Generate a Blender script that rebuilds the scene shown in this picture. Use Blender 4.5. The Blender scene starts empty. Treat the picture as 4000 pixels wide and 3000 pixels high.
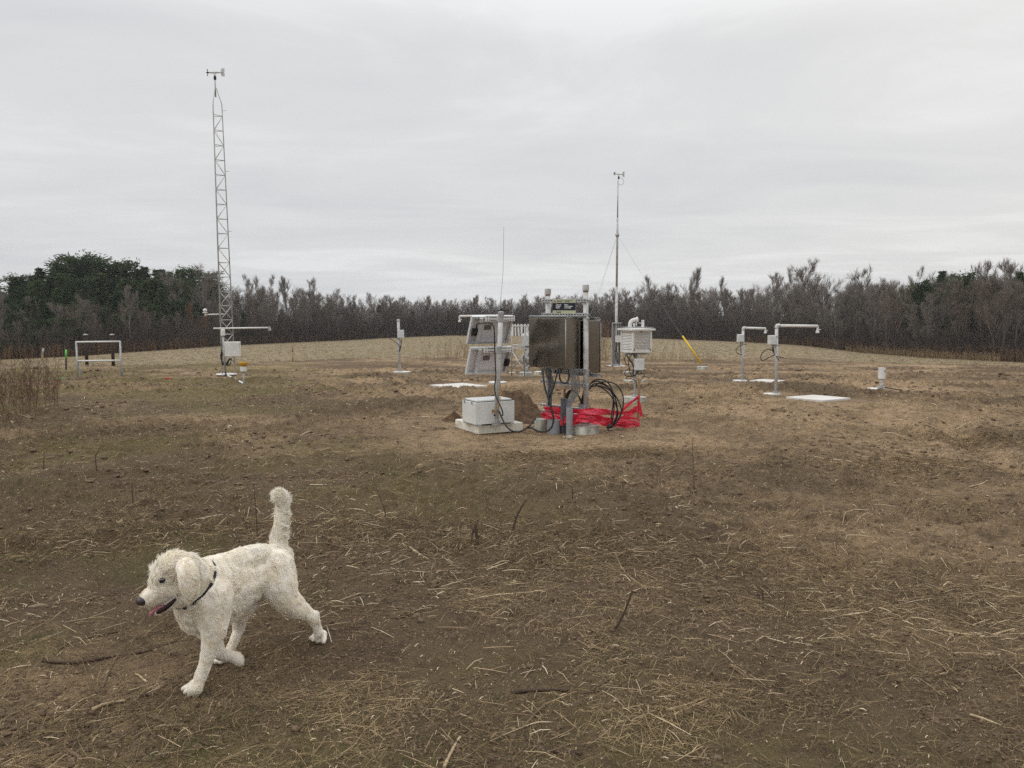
import bpy, bmesh, math, random
import numpy as np
from mathutils import Vector, Matrix, kdtree
from mathutils.bvhtree import BVHTree

rnd = random.Random(11)
rng = np.random.default_rng(7)
R = math.radians
SC = bpy.context.scene
COL = SC.collection

# ---------------------------------------------------------------- camera
F = 3110.0                    # focal length in pixels of the 4000 px wide photograph
EYE = 1.6
PITCH = R(5.4)
cam = bpy.data.cameras.new("camera")
cam_o = bpy.data.objects.new("camera", cam)
COL.objects.link(cam_o)
cam.sensor_width = 36.0
cam.lens = 36.0 * F / 4000.0
cam.clip_start = 0.05
cam.clip_end = 6000
cam_o.location = (0, 0, EYE)
cam_o.rotation_euler = (R(90) - PITCH, 0, 0)
SC.camera = cam_o

# ---------------------------------------------------------------- world: high thin overcast
SUN_EL, SUN_AZ = R(38), R(35)
w = bpy.data.worlds.new("World")
SC.world = w
w.use_nodes = True
nt = w.node_tree
nt.nodes.clear()
N = nt.nodes.new
L = nt.links.new
out = N("ShaderNodeOutputWorld")
add = N("ShaderNodeAddShader")
bg_sky = N("ShaderNodeBackground")
bg_cl = N("ShaderNodeBackground")
sky = N("ShaderNodeTexSky")
sky.sky_type = 'NISHITA'
sky.sun_disc = False
sky.sun_elevation = SUN_EL
sky.sun_rotation = SUN_AZ
sky.dust_density = 4.0
L(sky.outputs[0], bg_sky.inputs[0])
bg_sky.inputs[1].default_value = 0.004
geo = N("ShaderNodeNewGeometry")      # Incoming = view direction for the world
tc = N("ShaderNodeTexCoord")
sep = N("ShaderNodeSeparateXYZ")
L(tc.outputs["Generated"], sep.inputs[0])
# cloud deck projected on a flat layer: xy / (z + c)
zc = N("ShaderNodeMath"); zc.operation = 'MAXIMUM'; L(sep.outputs[2], zc.inputs[0]); zc.inputs[1].default_value = 0.0
za = N("ShaderNodeMath"); za.operation = 'ADD'; L(zc.outputs[0], za.inputs[0]); za.inputs[1].default_value = 0.06
dx = N("ShaderNodeMath"); dx.operation = 'DIVIDE'; L(sep.outputs[0], dx.inputs[0]); L(za.outputs[0], dx.inputs[1])
dy = N("ShaderNodeMath"); dy.operation = 'DIVIDE'; L(sep.outputs[1], dy.inputs[0]); L(za.outputs[0], dy.inputs[1])
cmb = N("ShaderNodeCombineXYZ"); L(dx.outputs[0], cmb.inputs[0]); L(dy.outputs[0], cmb.inputs[1])
mp = N("ShaderNodeMapping"); L(cmb.outputs[0], mp.inputs[0])
mp.inputs["Rotation"].default_value = (0, 0, R(-12))
mp.inputs["Scale"].default_value = (0.55, 0.72, 1)
mp.inputs["Location"].default_value = (3.1, 1.7, 0)
n1 = N("ShaderNodeTexNoise"); L(mp.outputs[0], n1.inputs["Vector"])
n1.inputs["Scale"].default_value = 1.0; n1.inputs["Detail"].default_value = 6; n1.inputs["Roughness"].default_value = 0.62
n1.inputs["Distortion"].default_value = 0.6
n2 = N("ShaderNodeTexNoise"); L(mp.outputs[0], n2.inputs["Vector"])
n2.inputs["Scale"].default_value = 0.27; n2.inputs["Detail"].default_value = 3
mixn = N("ShaderNodeMath"); mixn.operation = 'MULTIPLY_ADD'
L(n2.outputs[0], mixn.inputs[0]); mixn.inputs[1].default_value = 1.0; 
hf = N("ShaderNodeMath"); hf.operation = 'MULTIPLY'; L(n1.outputs[0], hf.inputs[0]); hf.inputs[1].default_value = 0.8
L(hf.outputs[0], mixn.inputs[2])
cr = N("ShaderNodeValToRGB"); L(mixn.outputs[0], cr.inputs[0])
cr.color_ramp.elements[0].position = 0.62; cr.color_ramp.elements[0].color = (0.61, 0.622, 0.645, 1)
cr.color_ramp.elements[1].position = 1.20; cr.color_ramp.elements[1].color = (0.765, 0.773, 0.78, 1)
e = cr.color_ramp.elements.new(0.90); e.color = (0.70, 0.708, 0.714, 1)
# overcast deck is brighter overhead
ele = N("ShaderNodeMapRange"); L(sep.outputs[2], ele.inputs[0])
ele.inputs[1].default_value = 0.30; ele.inputs[2].default_value = 0.95; ele.inputs[3].default_value = 1.0; ele.inputs[4].default_value = 2.5
L(cr.outputs[0], bg_cl.inputs[0])
L(ele.outputs[0], bg_cl.inputs[1])
L(bg_sky.outputs[0], add.inputs[0]); L(bg_cl.outputs[0], add.inputs[1])
L(add.outputs[0], out.inputs[0])

sun = bpy.data.lights.new("sun", 'SUN')
sun.energy = 0.7
sun.angle = R(28)
sun.color = (1.0, 0.96, 0.9)
sun_o = bpy.data.objects.new("sun", sun)
COL.objects.link(sun_o)
sun_o.rotation_euler = (R(90) - SUN_EL, 0, R(180) - SUN_AZ + R(150))

SC.view_settings.view_transform = 'Standard'
SC.view_settings.look = 'None'
SC.view_settings.exposure = 0.0
SC.view_settings.gamma = 1.0
SC.view_settings.use_curve_mapping = False
SC.cycles.use_denoising = False
SC.cycles.max_bounces = 5
SC.cycles.diffuse_bounces = 3
SC.cycles.transparent_max_bounces = 8

# ---------------------------------------------------------------- helpers
def tag(o, label=None, cat=None, group=None, kind=None):
    if label: o["label"] = label
    if cat: o["category"] = cat
    if group: o["group"] = group
    if kind: o["kind"] = kind
    return o

def empty(name, loc=(0, 0, 0), rz=0, label=None, cat=None, group=None):
    o = bpy.data.objects.new(name, None)
    COL.objects.link(o)
    o.location = loc
    o.rotation_euler = (0, 0, rz)
    o.empty_display_size = 0.1
    return tag(o, label, cat, group)

def copy_tree(o, parent=None):
    c = o.copy()
    COL.objects.link(c)
    if parent is not None: c.parent = parent
    for ch in list(o.children): copy_tree(ch, c)
    return c

def ray(px, py):
    u, v = (px - 2000) / F, (1500 - py) / F
    return Vector((u, math.cos(PITCH) + v * math.sin(PITCH), -math.sin(PITCH) + v * math.cos(PITCH)))

def at(px, py, Y):
    d = ray(px, py)
    return Vector((0, 0, EYE)) + d * (Y / d.y)

def new_mesh(name, V, Fq, tris=None, smooth=False):
    """V (n,3), Fq (m,4) int arrays, tris (k,3)"""
    me = bpy.data.meshes.new(name)
    V = np.asarray(V, dtype=np.float32)
    Fq = np.asarray(Fq, dtype=np.int32).reshape(-1, 4)
    nt_ = 0 if tris is None else len(tris)
    me.vertices.add(len(V)); me.vertices.foreach_set("co", V.ravel())
    nl = Fq.size + nt_ * 3
    me.loops.add(nl)
    idx = Fq.ravel() if nt_ == 0 else np.concatenate([Fq.ravel(), np.asarray(tris, dtype=np.int32).ravel()])
    me.loops.foreach_set("vertex_index", idx)
    me.polygons.add(len(Fq) + nt_)
    st = np.arange(len(Fq)) * 4
    if nt_: st = np.concatenate([st, Fq.size + np.arange(nt_) * 3])
    me.polygons.foreach_set("loop_start", st.astype(np.int32))
    if smooth: me.polygons.foreach_set("use_smooth", np.ones(len(st), dtype=bool))
    me.update(calc_edges=True)
    me.validate()
    return me

def link(name, me, mat=None, parent=None):
    o = bpy.data.objects.new(name, me)
    COL.objects.link(o)
    if mat is not None:
        me.materials.clear()
        me.materials.append(mat)
    if parent is not None: o.parent = parent
    return o

def tubes(P0, P1, r0, r1, sides=3, PM=None, rm=None):
    """vectorised straight (or once bent) tapered tubes -> V, quads"""
    P0 = np.asarray(P0, float); P1 = np.asarray(P1, float)
    n = len(P0)
    r0 = np.broadcast_to(np.asarray(r0, float), (n,)); r1 = np.broadcast_to(np.asarray(r1, float), (n,))
    d = P1 - P0
    d /= np.linalg.norm(d, axis=1, keepdims=True) + 1e-9
    up = np.where(np.abs(d[:, 2:3]) > 0.9, np.array([[1.0, 0, 0]]), np.array([[0, 0, 1.0]]))
    a = np.cross(d, up); a /= np.linalg.norm(a, axis=1, keepdims=True) + 1e-9
    b = np.cross(d, a)
    secs = [(P0, r0)]
    if PM is not None: secs.append((np.asarray(PM, float), (r0 + r1) / 2 if rm is None else rm))
    secs.append((P1, r1))
    ang = np.arange(sides) * 2 * np.pi / sides
    V = []
    for P, r in secs:
        V.append(P[:, None, :] + r[:, None, None] * (np.cos(ang)[None, :, None] * a[:, None, :] + np.sin(ang)[None, :, None] * b[:, None, :]))
    k = len(secs)
    V = np.stack(V, axis=1).reshape(n, k * sides, 3)
    q = []
    for s in range(k - 1):
        for i in range(sides):
            j = (i + 1) % sides
            q.append([s * sides + i, s * sides + j, (s + 1) * sides + j, (s + 1) * sides + i])
    q = np.array(q)
    Q = (q[None] + (np.arange(n) * k * sides)[:, None, None]).reshape(-1, 4)
    return V.reshape(-1, 3), Q

def joinVQ(parts):
    Vs, Qs, o = [], [], 0
    for V, Q in parts:
        Vs.append(V); Qs.append(Q + o); o += len(V)
    return np.concatenate(Vs), np.concatenate(Qs)

class MB:
    """collects simple shaped solids into one mesh"""
    def __init__(s): s.bm = bmesh.new()
    def box(s, c, size, rot=None, bev=0.0):
        m = Matrix.Translation(Vector(c))
        if rot is not None: m = m @ (rot if isinstance(rot, Matrix) else Matrix.Rotation(rot, 4, 'Z'))
        m = m @ Matrix.Diagonal((size[0], size[1], size[2], 1))
        r = bmesh.ops.create_cube(s.bm, size=1.0, matrix=m)
        if bev > 0:
            vs = set(r['verts'])
            ed = [e for e in s.bm.edges if e.verts[0] in vs and e.verts[1] in vs]
            bmesh.ops.bevel(s.bm, geom=ed, offset=bev, segments=2, affect='EDGES', profile=0.6)
        return s
    def tube(s, pts, r, sides=8, caps=True):
        pts = [Vector(p) for p in pts]
        rs = r if isinstance(r, (list, tuple)) else [r] * len(pts)
        rings = []
        prev = None
        for i, p in enumerate(pts):
            if i == 0: d = pts[1] - pts[0]
            elif i == len(pts) - 1: d = pts[-1] - pts[-2]
            else: d = pts[i + 1] - pts[i - 1]
            d = d.normalized() if d.length > 1e-9 else Vector((0, 0, 1))
            if prev is None:
                a = d.orthogonal().normalized()
            else:
                a = (prev - d * prev.dot(d))
                a = a.normalized() if a.length > 1e-6 else d.orthogonal().normalized()
            prev = a
            b = d.cross(a)
            rings.append([s.bm.verts.new(p + (a * math.cos(t) + b * math.sin(t)) * rs[i]) for t in [2 * math.pi * k / sides for k in range(sides)]])
        for i in range(len(rings) - 1):
            for k in range(sides):
                f = s.bm.faces.new((rings[i][k], rings[i][(k + 1) % sides], rings[i + 1][(k + 1) % sides], rings[i + 1][k]))
                f.smooth = True
        if caps:
            try:
                s.bm.faces.new(list(reversed(rings[0]))); s.bm.faces.new(rings[-1])
            except ValueError: pass
        return s
    def lathe(s, c, prof, sides=24, axis=None):
        """prof = [(r, z)...] about a vertical axis through c"""
        c = Vector(c)
        rot = axis if axis is not None else Matrix.Identity(4)
        rings = []
        for r, z in prof:
            rings.append([s.bm.verts.new(c + (rot @ Vector((r * math.cos(t), r * math.sin(t), z)))) for t in [2 * math.pi * k / sides for k in range(sides)]])
        for i in range(len(rings) - 1):
            for k in range(sides):
                f = s.bm.faces.new((rings[i][k], rings[i][(k + 1) % sides], rings[i + 1][(k + 1) % sides], rings[i + 1][k]))
                f.smooth = False
        try:
            s.bm.faces.new(list(reversed(rings[0]))); s.bm.faces.new(rings[-1])
        except ValueError: pass
        return s
    def ball(s, c, r, sub=2, sc=(1, 1, 1), rot=None):
        m = Matrix.Translation(Vector(c))
        if rot is not None: m = m @ rot
        m = m @ Matrix.Diagonal((sc[0], sc[1], sc[2], 1))
        rr = bmesh.ops.create_icosphere(s.bm, subdivisions=sub, radius=r, matrix=m)
        for f in {f for v in rr['verts'] for f in v.link_faces}: f.smooth = True
        return s
    def poly(s, top, thick):
        """slab from 4+ top corners, extruded straight down"""
        t = [s.bm.verts.new(Vector(p)) for p in top]
        b = [s.bm.verts.new(Vector(p) - Vector((0, 0, thick))) for p in top]
        n = len(t)
        s.bm.faces.new(t); s.bm.faces.new(list(reversed(b)))
        for i in range(n): s.bm.faces.new((t[i], b[i], b[(i + 1) % n], t[(i + 1) % n]))
        return s
    def build(s, name, mat, parent=None, bev=0.0):
        bmesh.ops.recalc_face_normals(s.bm, faces=s.bm.faces)
        me = bpy.data.meshes.new(name)
        s.bm.to_mesh(me); s.bm.free()
        o = link(name, me, mat, parent)
        if parent is not None and parent.type == 'EMPTY' or parent is not None:
            # points were given in world space: bring them into the parent's space
            m = Matrix.Identity(4)
            p = parent
            chain = []
            while p is not None:
                chain.append(p); p = p.parent
            for q in reversed(chain):
                m = m @ Matrix.LocRotScale(q.location, q.rotation_euler, q.scale)
            me.transform(m.inverted())
        if bev > 0:
            b = o.modifiers.new("bevel", 'BEVEL'); b.width = bev; b.segments = 2; b.limit_method = 'ANGLE'
        return o

# ---------------------------------------------------------------- materials
def lin(r, g, b):
    f = lambda c: (c / 255 / 12.92) if c / 255 <= 0.04045 else ((c / 255 + 0.055) / 1.055) ** 2.4
    return (f(r), f(g), f(b), 1)

def mat(name, c1, c2=None, scale=8.0, rough=0.8, metal=0.0, bump=0.0, bscale=None, detail=5, island=0.0, spec=0.3, lo=0.35, hi=0.65, stretch=None, dirt=None, dscale=2.0):
    m = bpy.data.materials.new(name)
    m.use_nodes = True
    t = m.node_tree
    N = t.nodes.new; L = t.links.new
    p = t.nodes["Principled BSDF"]
    p.inputs["Roughness"].default_value = rough
    p.inputs["Metallic"].default_value = metal
    p.inputs["Specular IOR Level"].default_value = spec
    tc = N("ShaderNodeTexCoord")
    vec = tc.outputs["Object"]
    if stretch:
        mp = N("ShaderNodeMapping"); L(vec, mp.inputs[0]); mp.inputs["Scale"].default_value = stretch; vec = mp.outputs[0]
    c2 = c2 or tuple([x * 0.8 for x in c1[:3]] + [1])
    n = N("ShaderNodeTexNoise"); n.inputs["Scale"].default_value = scale; n.inputs["Detail"].default_value = detail
    L(vec, n.inputs["Vector"])
    mr = N("ShaderNodeMapRange"); L(n.outputs[0], mr.inputs[0]); mr.inputs[1].default_value = lo; mr.inputs[2].default_value = hi
    fac = mr.outputs[0]
    if island > 0:
        g = N("ShaderNodeNewGeometry")
        a = N("ShaderNodeMix"); a.data_type = 'FLOAT'
        a.inputs[0].default_value = island
        L(fac, a.inputs[2]); L(g.outputs["Random Per Island"], a.inputs[3]); fac = a.outputs[0]
    mx = N("ShaderNodeMix"); mx.data_type = 'RGBA'
    mx.inputs[6].default_value = c1; mx.inputs[7].default_value = c2
    L(fac, mx.inputs[0])
    col = mx.outputs[2]
    if dirt:
        n3 = N("ShaderNodeTexNoise"); n3.inputs["Scale"].default_value = dscale; n3.inputs["Detail"].default_value = 8; n3.inputs["Roughness"].default_value = 0.7
        L(tc.outputs["Object"], n3.inputs["Vector"])
        m3 = N("ShaderNodeMapRange"); L(n3.outputs[0], m3.inputs[0]); m3.inputs[1].default_value = 0.5; m3.inputs[2].default_value = 0.72
        mx3 = N("ShaderNodeMix"); mx3.data_type = 'RGBA'; L(m3.outputs[0], mx3.inputs[0]); L(col, mx3.inputs[6]); mx3.inputs[7].default_value = dirt
        col = mx3.outputs[2]
    L(col, p.inputs["Base Color"])
    if bump > 0:
        nb = N("ShaderNodeTexNoise"); nb.inputs["Scale"].default_value = bscale or scale * 3; nb.inputs["Detail"].default_value = 6
        L(vec, nb.inputs["Vector"])
        b = N("ShaderNodeBump"); b.inputs["Strength"].default_value = 1.0; b.inputs["Distance"].default_value = bump
        L(nb.outputs[0], b.inputs["Height"]); L(b.outputs[0], p.inputs["Normal"])
    return m

M = {}
M['galv'] = mat("galvanised_steel", (0.40, 0.40, 0.395, 1), (0.30, 0.30, 0.30, 1), 14, 0.5, 0.35, spec=0.5)
M['galvpale'] = mat("pale_galvanised_steel", (0.52, 0.515, 0.50, 1), (0.42, 0.415, 0.40, 1), 10, 0.5, 0.15, dirt=(0.30, 0.27, 0.22, 1), dscale=5)
M['rail'] = mat("rail_steel", (0.55, 0.56, 0.57, 1), (0.38, 0.39, 0.40, 1), 20, 0.35, 0.7, spec=0.5)
M['steel'] = mat("stainless_steel", (0.31, 0.285, 0.245, 1), (0.22, 0.20, 0.17, 1), 3, 0.21, 1.0, bump=0.0001, bscale=60, stretch=(1, 1, 0.15))
M['white'] = mat("white_paint", (0.68, 0.67, 0.64, 1), (0.62, 0.61, 0.585, 1), 6, 0.45, dirt=(0.55, 0.52, 0.46, 1), dscale=4)
M['greybox'] = mat("light_grey_enclosure", (0.60, 0.61, 0.60, 1), (0.55, 0.56, 0.55, 1), 5, 0.5, dirt=(0.47, 0.46, 0.43, 1), dscale=5)
M['whitebox'] = mat("battery_box_paint", (0.63, 0.635, 0.615, 1), (0.57, 0.575, 0.555, 1), 5, 0.42, dirt=(0.50, 0.48, 0.44, 1), dscale=3, bump=0.0006, bscale=90)
M['black'] = mat("black_rubber", (0.012, 0.012, 0.013, 1), (0.03, 0.03, 0.03, 1), 20, 0.5)
M['dark'] = mat("dark_gasket", (0.02, 0.02, 0.02, 1), None, 10, 0.6)
M['conduit'] = mat("grey_conduit", (0.16, 0.165, 0.17, 1), (0.11, 0.11, 0.115, 1), 20, 0.5)
M['pvc'] = mat("grey_pvc", (0.27, 0.28, 0.30, 1), (0.22, 0.23, 0.24, 1), 9, 0.55, dirt=(0.2, 0.17, 0.13, 1), dscale=6)
M['pvcdark'] = mat("dark_pvc", (0.10, 0.105, 0.12, 1), (0.07, 0.07, 0.08, 1), 9, 0.55, dirt=(0.16, 0.11, 0.08, 1), dscale=6)
M['concrete'] = mat("concrete", (0.46, 0.44, 0.40, 1), (0.36, 0.345, 0.31, 1), 12, 0.9, bump=0.003, bscale=40, dirt=(0.27, 0.23, 0.18, 1), dscale=4)
M['slab'] = mat("painted_slab", (0.72, 0.70, 0.61, 1), (0.62, 0.60, 0.51, 1), 9, 0.85, bump=0.002, bscale=40, dirt=(0.33, 0.28, 0.21, 1), dscale=3.5)
M['formtube'] = mat("footing_form_paper", (0.58, 0.58, 0.50, 1), (0.30, 0.29, 0.25, 1), 10, 0.9, bump=0.003, bscale=30, stretch=(1, 1, 0.3), dirt=(0.16, 0.15, 0.13, 1), dscale=8)
M['board'] = mat("white_board", (0.62, 0.60, 0.565, 1), (0.55, 0.53, 0.50, 1), 3, 0.7, dirt=(0.47, 0.41, 0.33, 1), dscale=2.5)
M['yellow'] = mat("yellow_guard", (0.75, 0.50, 0.02, 1), (0.66, 0.43, 0.02, 1), 5, 0.45)
M['amber'] = mat("amber_funnel", (0.50, 0.27, 0.02, 1), (0.42, 0.22, 0.02, 1), 5, 0.5)
M['wood'] = mat("stake_wood", (0.36, 0.24, 0.13, 1), (0.27, 0.18, 0.10, 1), 12, 0.85, stretch=(1, 1, 0.1))
M['darkwood'] = mat("dark_wood", (0.045, 0.028, 0.02, 1), (0.03, 0.02, 0.015, 1), 8, 0.85)
M['green'] = mat("green_paint", (0.12, 0.55, 0.10, 1), None, 8, 0.6)
M['pink'] = mat("pink_ribbon", (0.60, 0.06, 0.06, 1), None, 8, 0.5)
M['panelback'] = mat("solar_backsheet", (0.50, 0.47, 0.46, 1), (0.44, 0.41, 0.41, 1), 4, 0.5)
M['cell'] = mat("solar_cells", (0.012, 0.016, 0.04, 1), None, 4, 0.15)
M['alu'] = mat("aluminium_frame", (0.66, 0.67, 0.67, 1), (0.58, 0.59, 0.59, 1), 6, 0.4, 0.3)
M['labelgrey'] = mat("grey_label", (0.20, 0.18, 0.17, 1), (0.12, 0.11, 0.11, 1), 90, 0.6)
M['navy'] = mat("navy_sign", (0.006, 0.008, 0.022, 1), (0.008, 0.010, 0.026, 1), 5, 0.5)
M['cream'] = mat("cream_sign", (0.42, 0.43, 0.30, 1), (0.39, 0.40, 0.28, 1), 5, 0.6)
M['ink'] = mat("sign_ink", (0.05, 0.05, 0.04, 1), None, 5, 0.7)
M['signwhite'] = mat("sign_white", (0.70, 0.70, 0.68, 1), None, 5, 0.6)
M['flagred'] = mat("flag_red", (0.42, 0.02, 0.02, 1), None, 5, 0.6)
M['rust'] = mat("rusty_steel", (0.25, 0.13, 0.08, 1), (0.16, 0.09, 0.06, 1), 20, 0.8)
M['stone'] = mat("field_stone", (0.42, 0.37, 0.29, 1), (0.30, 0.25, 0.19, 1), 25, 0.9, bump=0.004, bscale=50)
M['pinkstone'] = mat("pink_stone", (0.46, 0.30, 0.24, 1), (0.34, 0.22, 0.18, 1), 25, 0.9, bump=0.003, bscale=60)
M['redplastic'] = mat("red_plastic", (0.40, 0.02, 0.02, 1), None, 10, 0.4)

# ---------------------------------------------------------------- terrain
def _hash(ix, iy, seed):
    h = (ix.astype(np.int64) * 374761393 + iy.astype(np.int64) * 668265263 + seed * 2147483647) & 0xFFFFFFFF
    h = ((h ^ (h >> 13)) * 1274126177) & 0xFFFFFFFF
    return ((h ^ (h >> 16)) & 0xFFFF) / 65535.0

def vnoise(x, y, seed=0):
    ix = np.floor(x); iy = np.floor(y)
    fx = x - ix; fy = y - iy
    fx = fx * fx * fx * (fx * (fx * 6 - 15) + 10); fy = fy * fy * fy * (fy * (fy * 6 - 15) + 10)
    a = _hash(ix, iy, seed); b = _hash(ix + 1, iy, seed); c = _hash(ix, iy + 1, seed); d = _hash(ix + 1, iy + 1, seed)
    return (a * (1 - fx) + b * fx) * (1 - fy) + (c * (1 - fx) + d * fx) * fy

def fbm(x, y, sc, octv=4, seed=0, gain=0.5):
    s = 0; a = 1; t = 0
    c_, s_ = math.cos(0.7), math.sin(0.7)
    for k in range(octv):
        s = s + a * vnoise(x / sc + 13.7 * k, y / sc - 7.3 * k, seed + k)
        t += a; a *= gain
        x, y = (x * c_ - y * s_) * 2.03, (x * s_ + y * c_) * 2.03
    return s / t

# far edge of the stubble field, by bearing: photo column -> (photo row, distance)
EX = np.array([-1500, 0, 300, 700, 1333, 1750, 2100, 2400, 2700, 3100, 3350, 3600, 4000, 5500], float)
EP = np.array([1440, 1412, 1398, 1368, 1333, 1312, 1314, 1320, 1330, 1350, 1381, 1402, 1424, 1440], float)
ED = np.array([60, 75, 80, 92, 140, 180, 190, 175, 150, 112, 96, 84, 74, 60], float)
_v = (1500 - EP) / F
ET = (-math.sin(PITCH) + _v * math.cos(PITCH)) / (math.cos(PITCH) + _v * math.sin(PITCH))
EZ = EYE + ED * ET

def col_of(x, y):
    yy = np.maximum(y, 0.05)
    return np.clip(2000 + F * 0.9965 * np.clip(x / yy, -1.4, 1.4), -1500, 5500)

def edge_dist(x, y): return np.interp(col_of(x, y), EX, ED)

def _base(Y, D, Z):
    z = np.interp(Y, [-1e3, 10, 17, 27, 42], [0, 0.0, -0.20, -0.70, -1.40])
    t = np.clip((Y - 42) / np.maximum(D - 42, 1), 0, 1)
    z = np.where(Y > 42, -1.40 + (Z + 1.40) * t, z)
    z = np.where(Y > D, Z - 0.012 * np.minimum(Y - D, 300), z)
    return z

def H0(x, y):
    x = np.asarray(x, float); y = np.asarray(y, float)
    c = col_of(x, y)
    D = np.interp(c, EX, ED); Z = np.interp(c, EX, EZ)
    z = 0
    for k in (0.90, 0.95, 1.0, 1.05, 1.10): z = z + _base(y * k, D, Z)
    return z / 5 + 0.0

def rough_mask(x, y):
    m = fbm(x, y, 2.6, 3, 31)
    return np.clip((m - 0.40) / 0.22, 0, 1)

def ruts(x, y):
    """wheel tracks curving across the right side of the plot"""
    z = 0
    for (cx, cy, r0) in ((9.0, 24.0, 14.2), (9.0, 24.0, 12.3), (16.0, 5.5, 9.3), (16.0, 5.5, 11.2)):
        d = np.abs(np.hypot(x - cx, y - cy) - r0 + 0.3 * (fbm(x, y, 3.0, 2, 77) - 0.5))
        z = z - np.exp(-(d / 0.16) ** 2) + 0.55 * np.exp(-((d - 0.34) / 0.14) ** 2)
    return z

def near_station(x, y):
    # trodden smooth soil round the equipment
    return np.exp(-(((x - 0.4) / 3.2) ** 2 + ((y - 10.2) / 2.4) ** 2))

FLAT = []
def flat_mask(x, y):
    k = np.ones_like(np.asarray(x, float))
    for (cx, cy, r) in FLAT:
        k = k * np.clip((np.hypot(x - cx, y - cy) - r) / 0.5, 0, 1)
    return k

def bump_height(x, y):
    r = rough_mask(x, y)
    st = near_station(x, y)
    am = (0.35 + 0.9 * r) * (1 - 0.7 * st)
    h = 0.055 * (fbm(x, y, 1.7, 3, 3) - 0.5)
    h = h + 0.060 * am * (fbm(x, y, 0.42, 3, 5) - 0.5)
    c = fbm(x, y, 0.13, 3, 9)
    h = h + 0.085 * am * np.clip(c - 0.50, 0, 1) * 1.6
    h = h + 0.022 * am * (fbm(x, y, 0.045, 2, 15) - 0.5)
    # footprints and dents
    q = fbm(x, y, 0.30, 2, 21)
    h = h - 0.16 * am * np.clip(q - 0.60, 0, 1)
    h = h + 0.06 * ruts(x, y) * np.clip((y - 4) / 4, 0, 1)
    fade = np.clip(1.0 + (y - 8) / 14.0, 1, 2.0) * np.clip(1.6 - y / 50.0, 0.12, 1)
    return h * fade * flat_mask(x, y)

def HH(x, y):
    """full ground height at points"""
    return H0(x, y) + bump_height(np.asarray(x, float), np.asarray(y, float))

def gz(x, y): return float(H0(np.array([x]), np.array([y]))[0])
def gzf(x, y): return float(HH(np.array([x]), np.array([y]))[0])

def gp(px, py):
    """ground point seen at a photo pixel"""
    d = ray(px, py)
    t = np.arange(1.5, 260, 0.02)
    X = d.x / d.y * t
    Z = EYE + d.z / d.y * t
    G = H0(X, t)
    i = np.argmax(Z < G)
    return Vector((X[i], t[i], G[i]))

def stub_start(c):
    """distance at which the stubble field begins, by photo column"""
    return np.interp(c, [-1500, 0, 500, 1000, 1400, 1900, 2300, 2700, 3100, 3600, 4000, 5500],
                     [33, 34, 38, 46, 50, 52, 50, 48, 50, 45, 40, 36])

for _px, _py, _r in ((1790, 1510, 0.95), (3194, 1565, 0.85), (3003, 1490, 0.85), (3028, 1540, 0.25), (2900, 1490, 0.3), (3437, 1525, 0.35), (1565, 1460, 0.4), (1943, 1498, 0.4), (2055, 1468, 1.0), (2484, 1570, 0.35), (2405, 1434, 0.8), (2750, 1443, 0.3), (885, 1472, 0.5), (2454, 1457, 0.3), (2465, 1493, 0.35), (2512, 1492, 0.2)):
    _g = gp(_px, _py); FLAT.append((_g.x, _g.y, _r))

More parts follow.
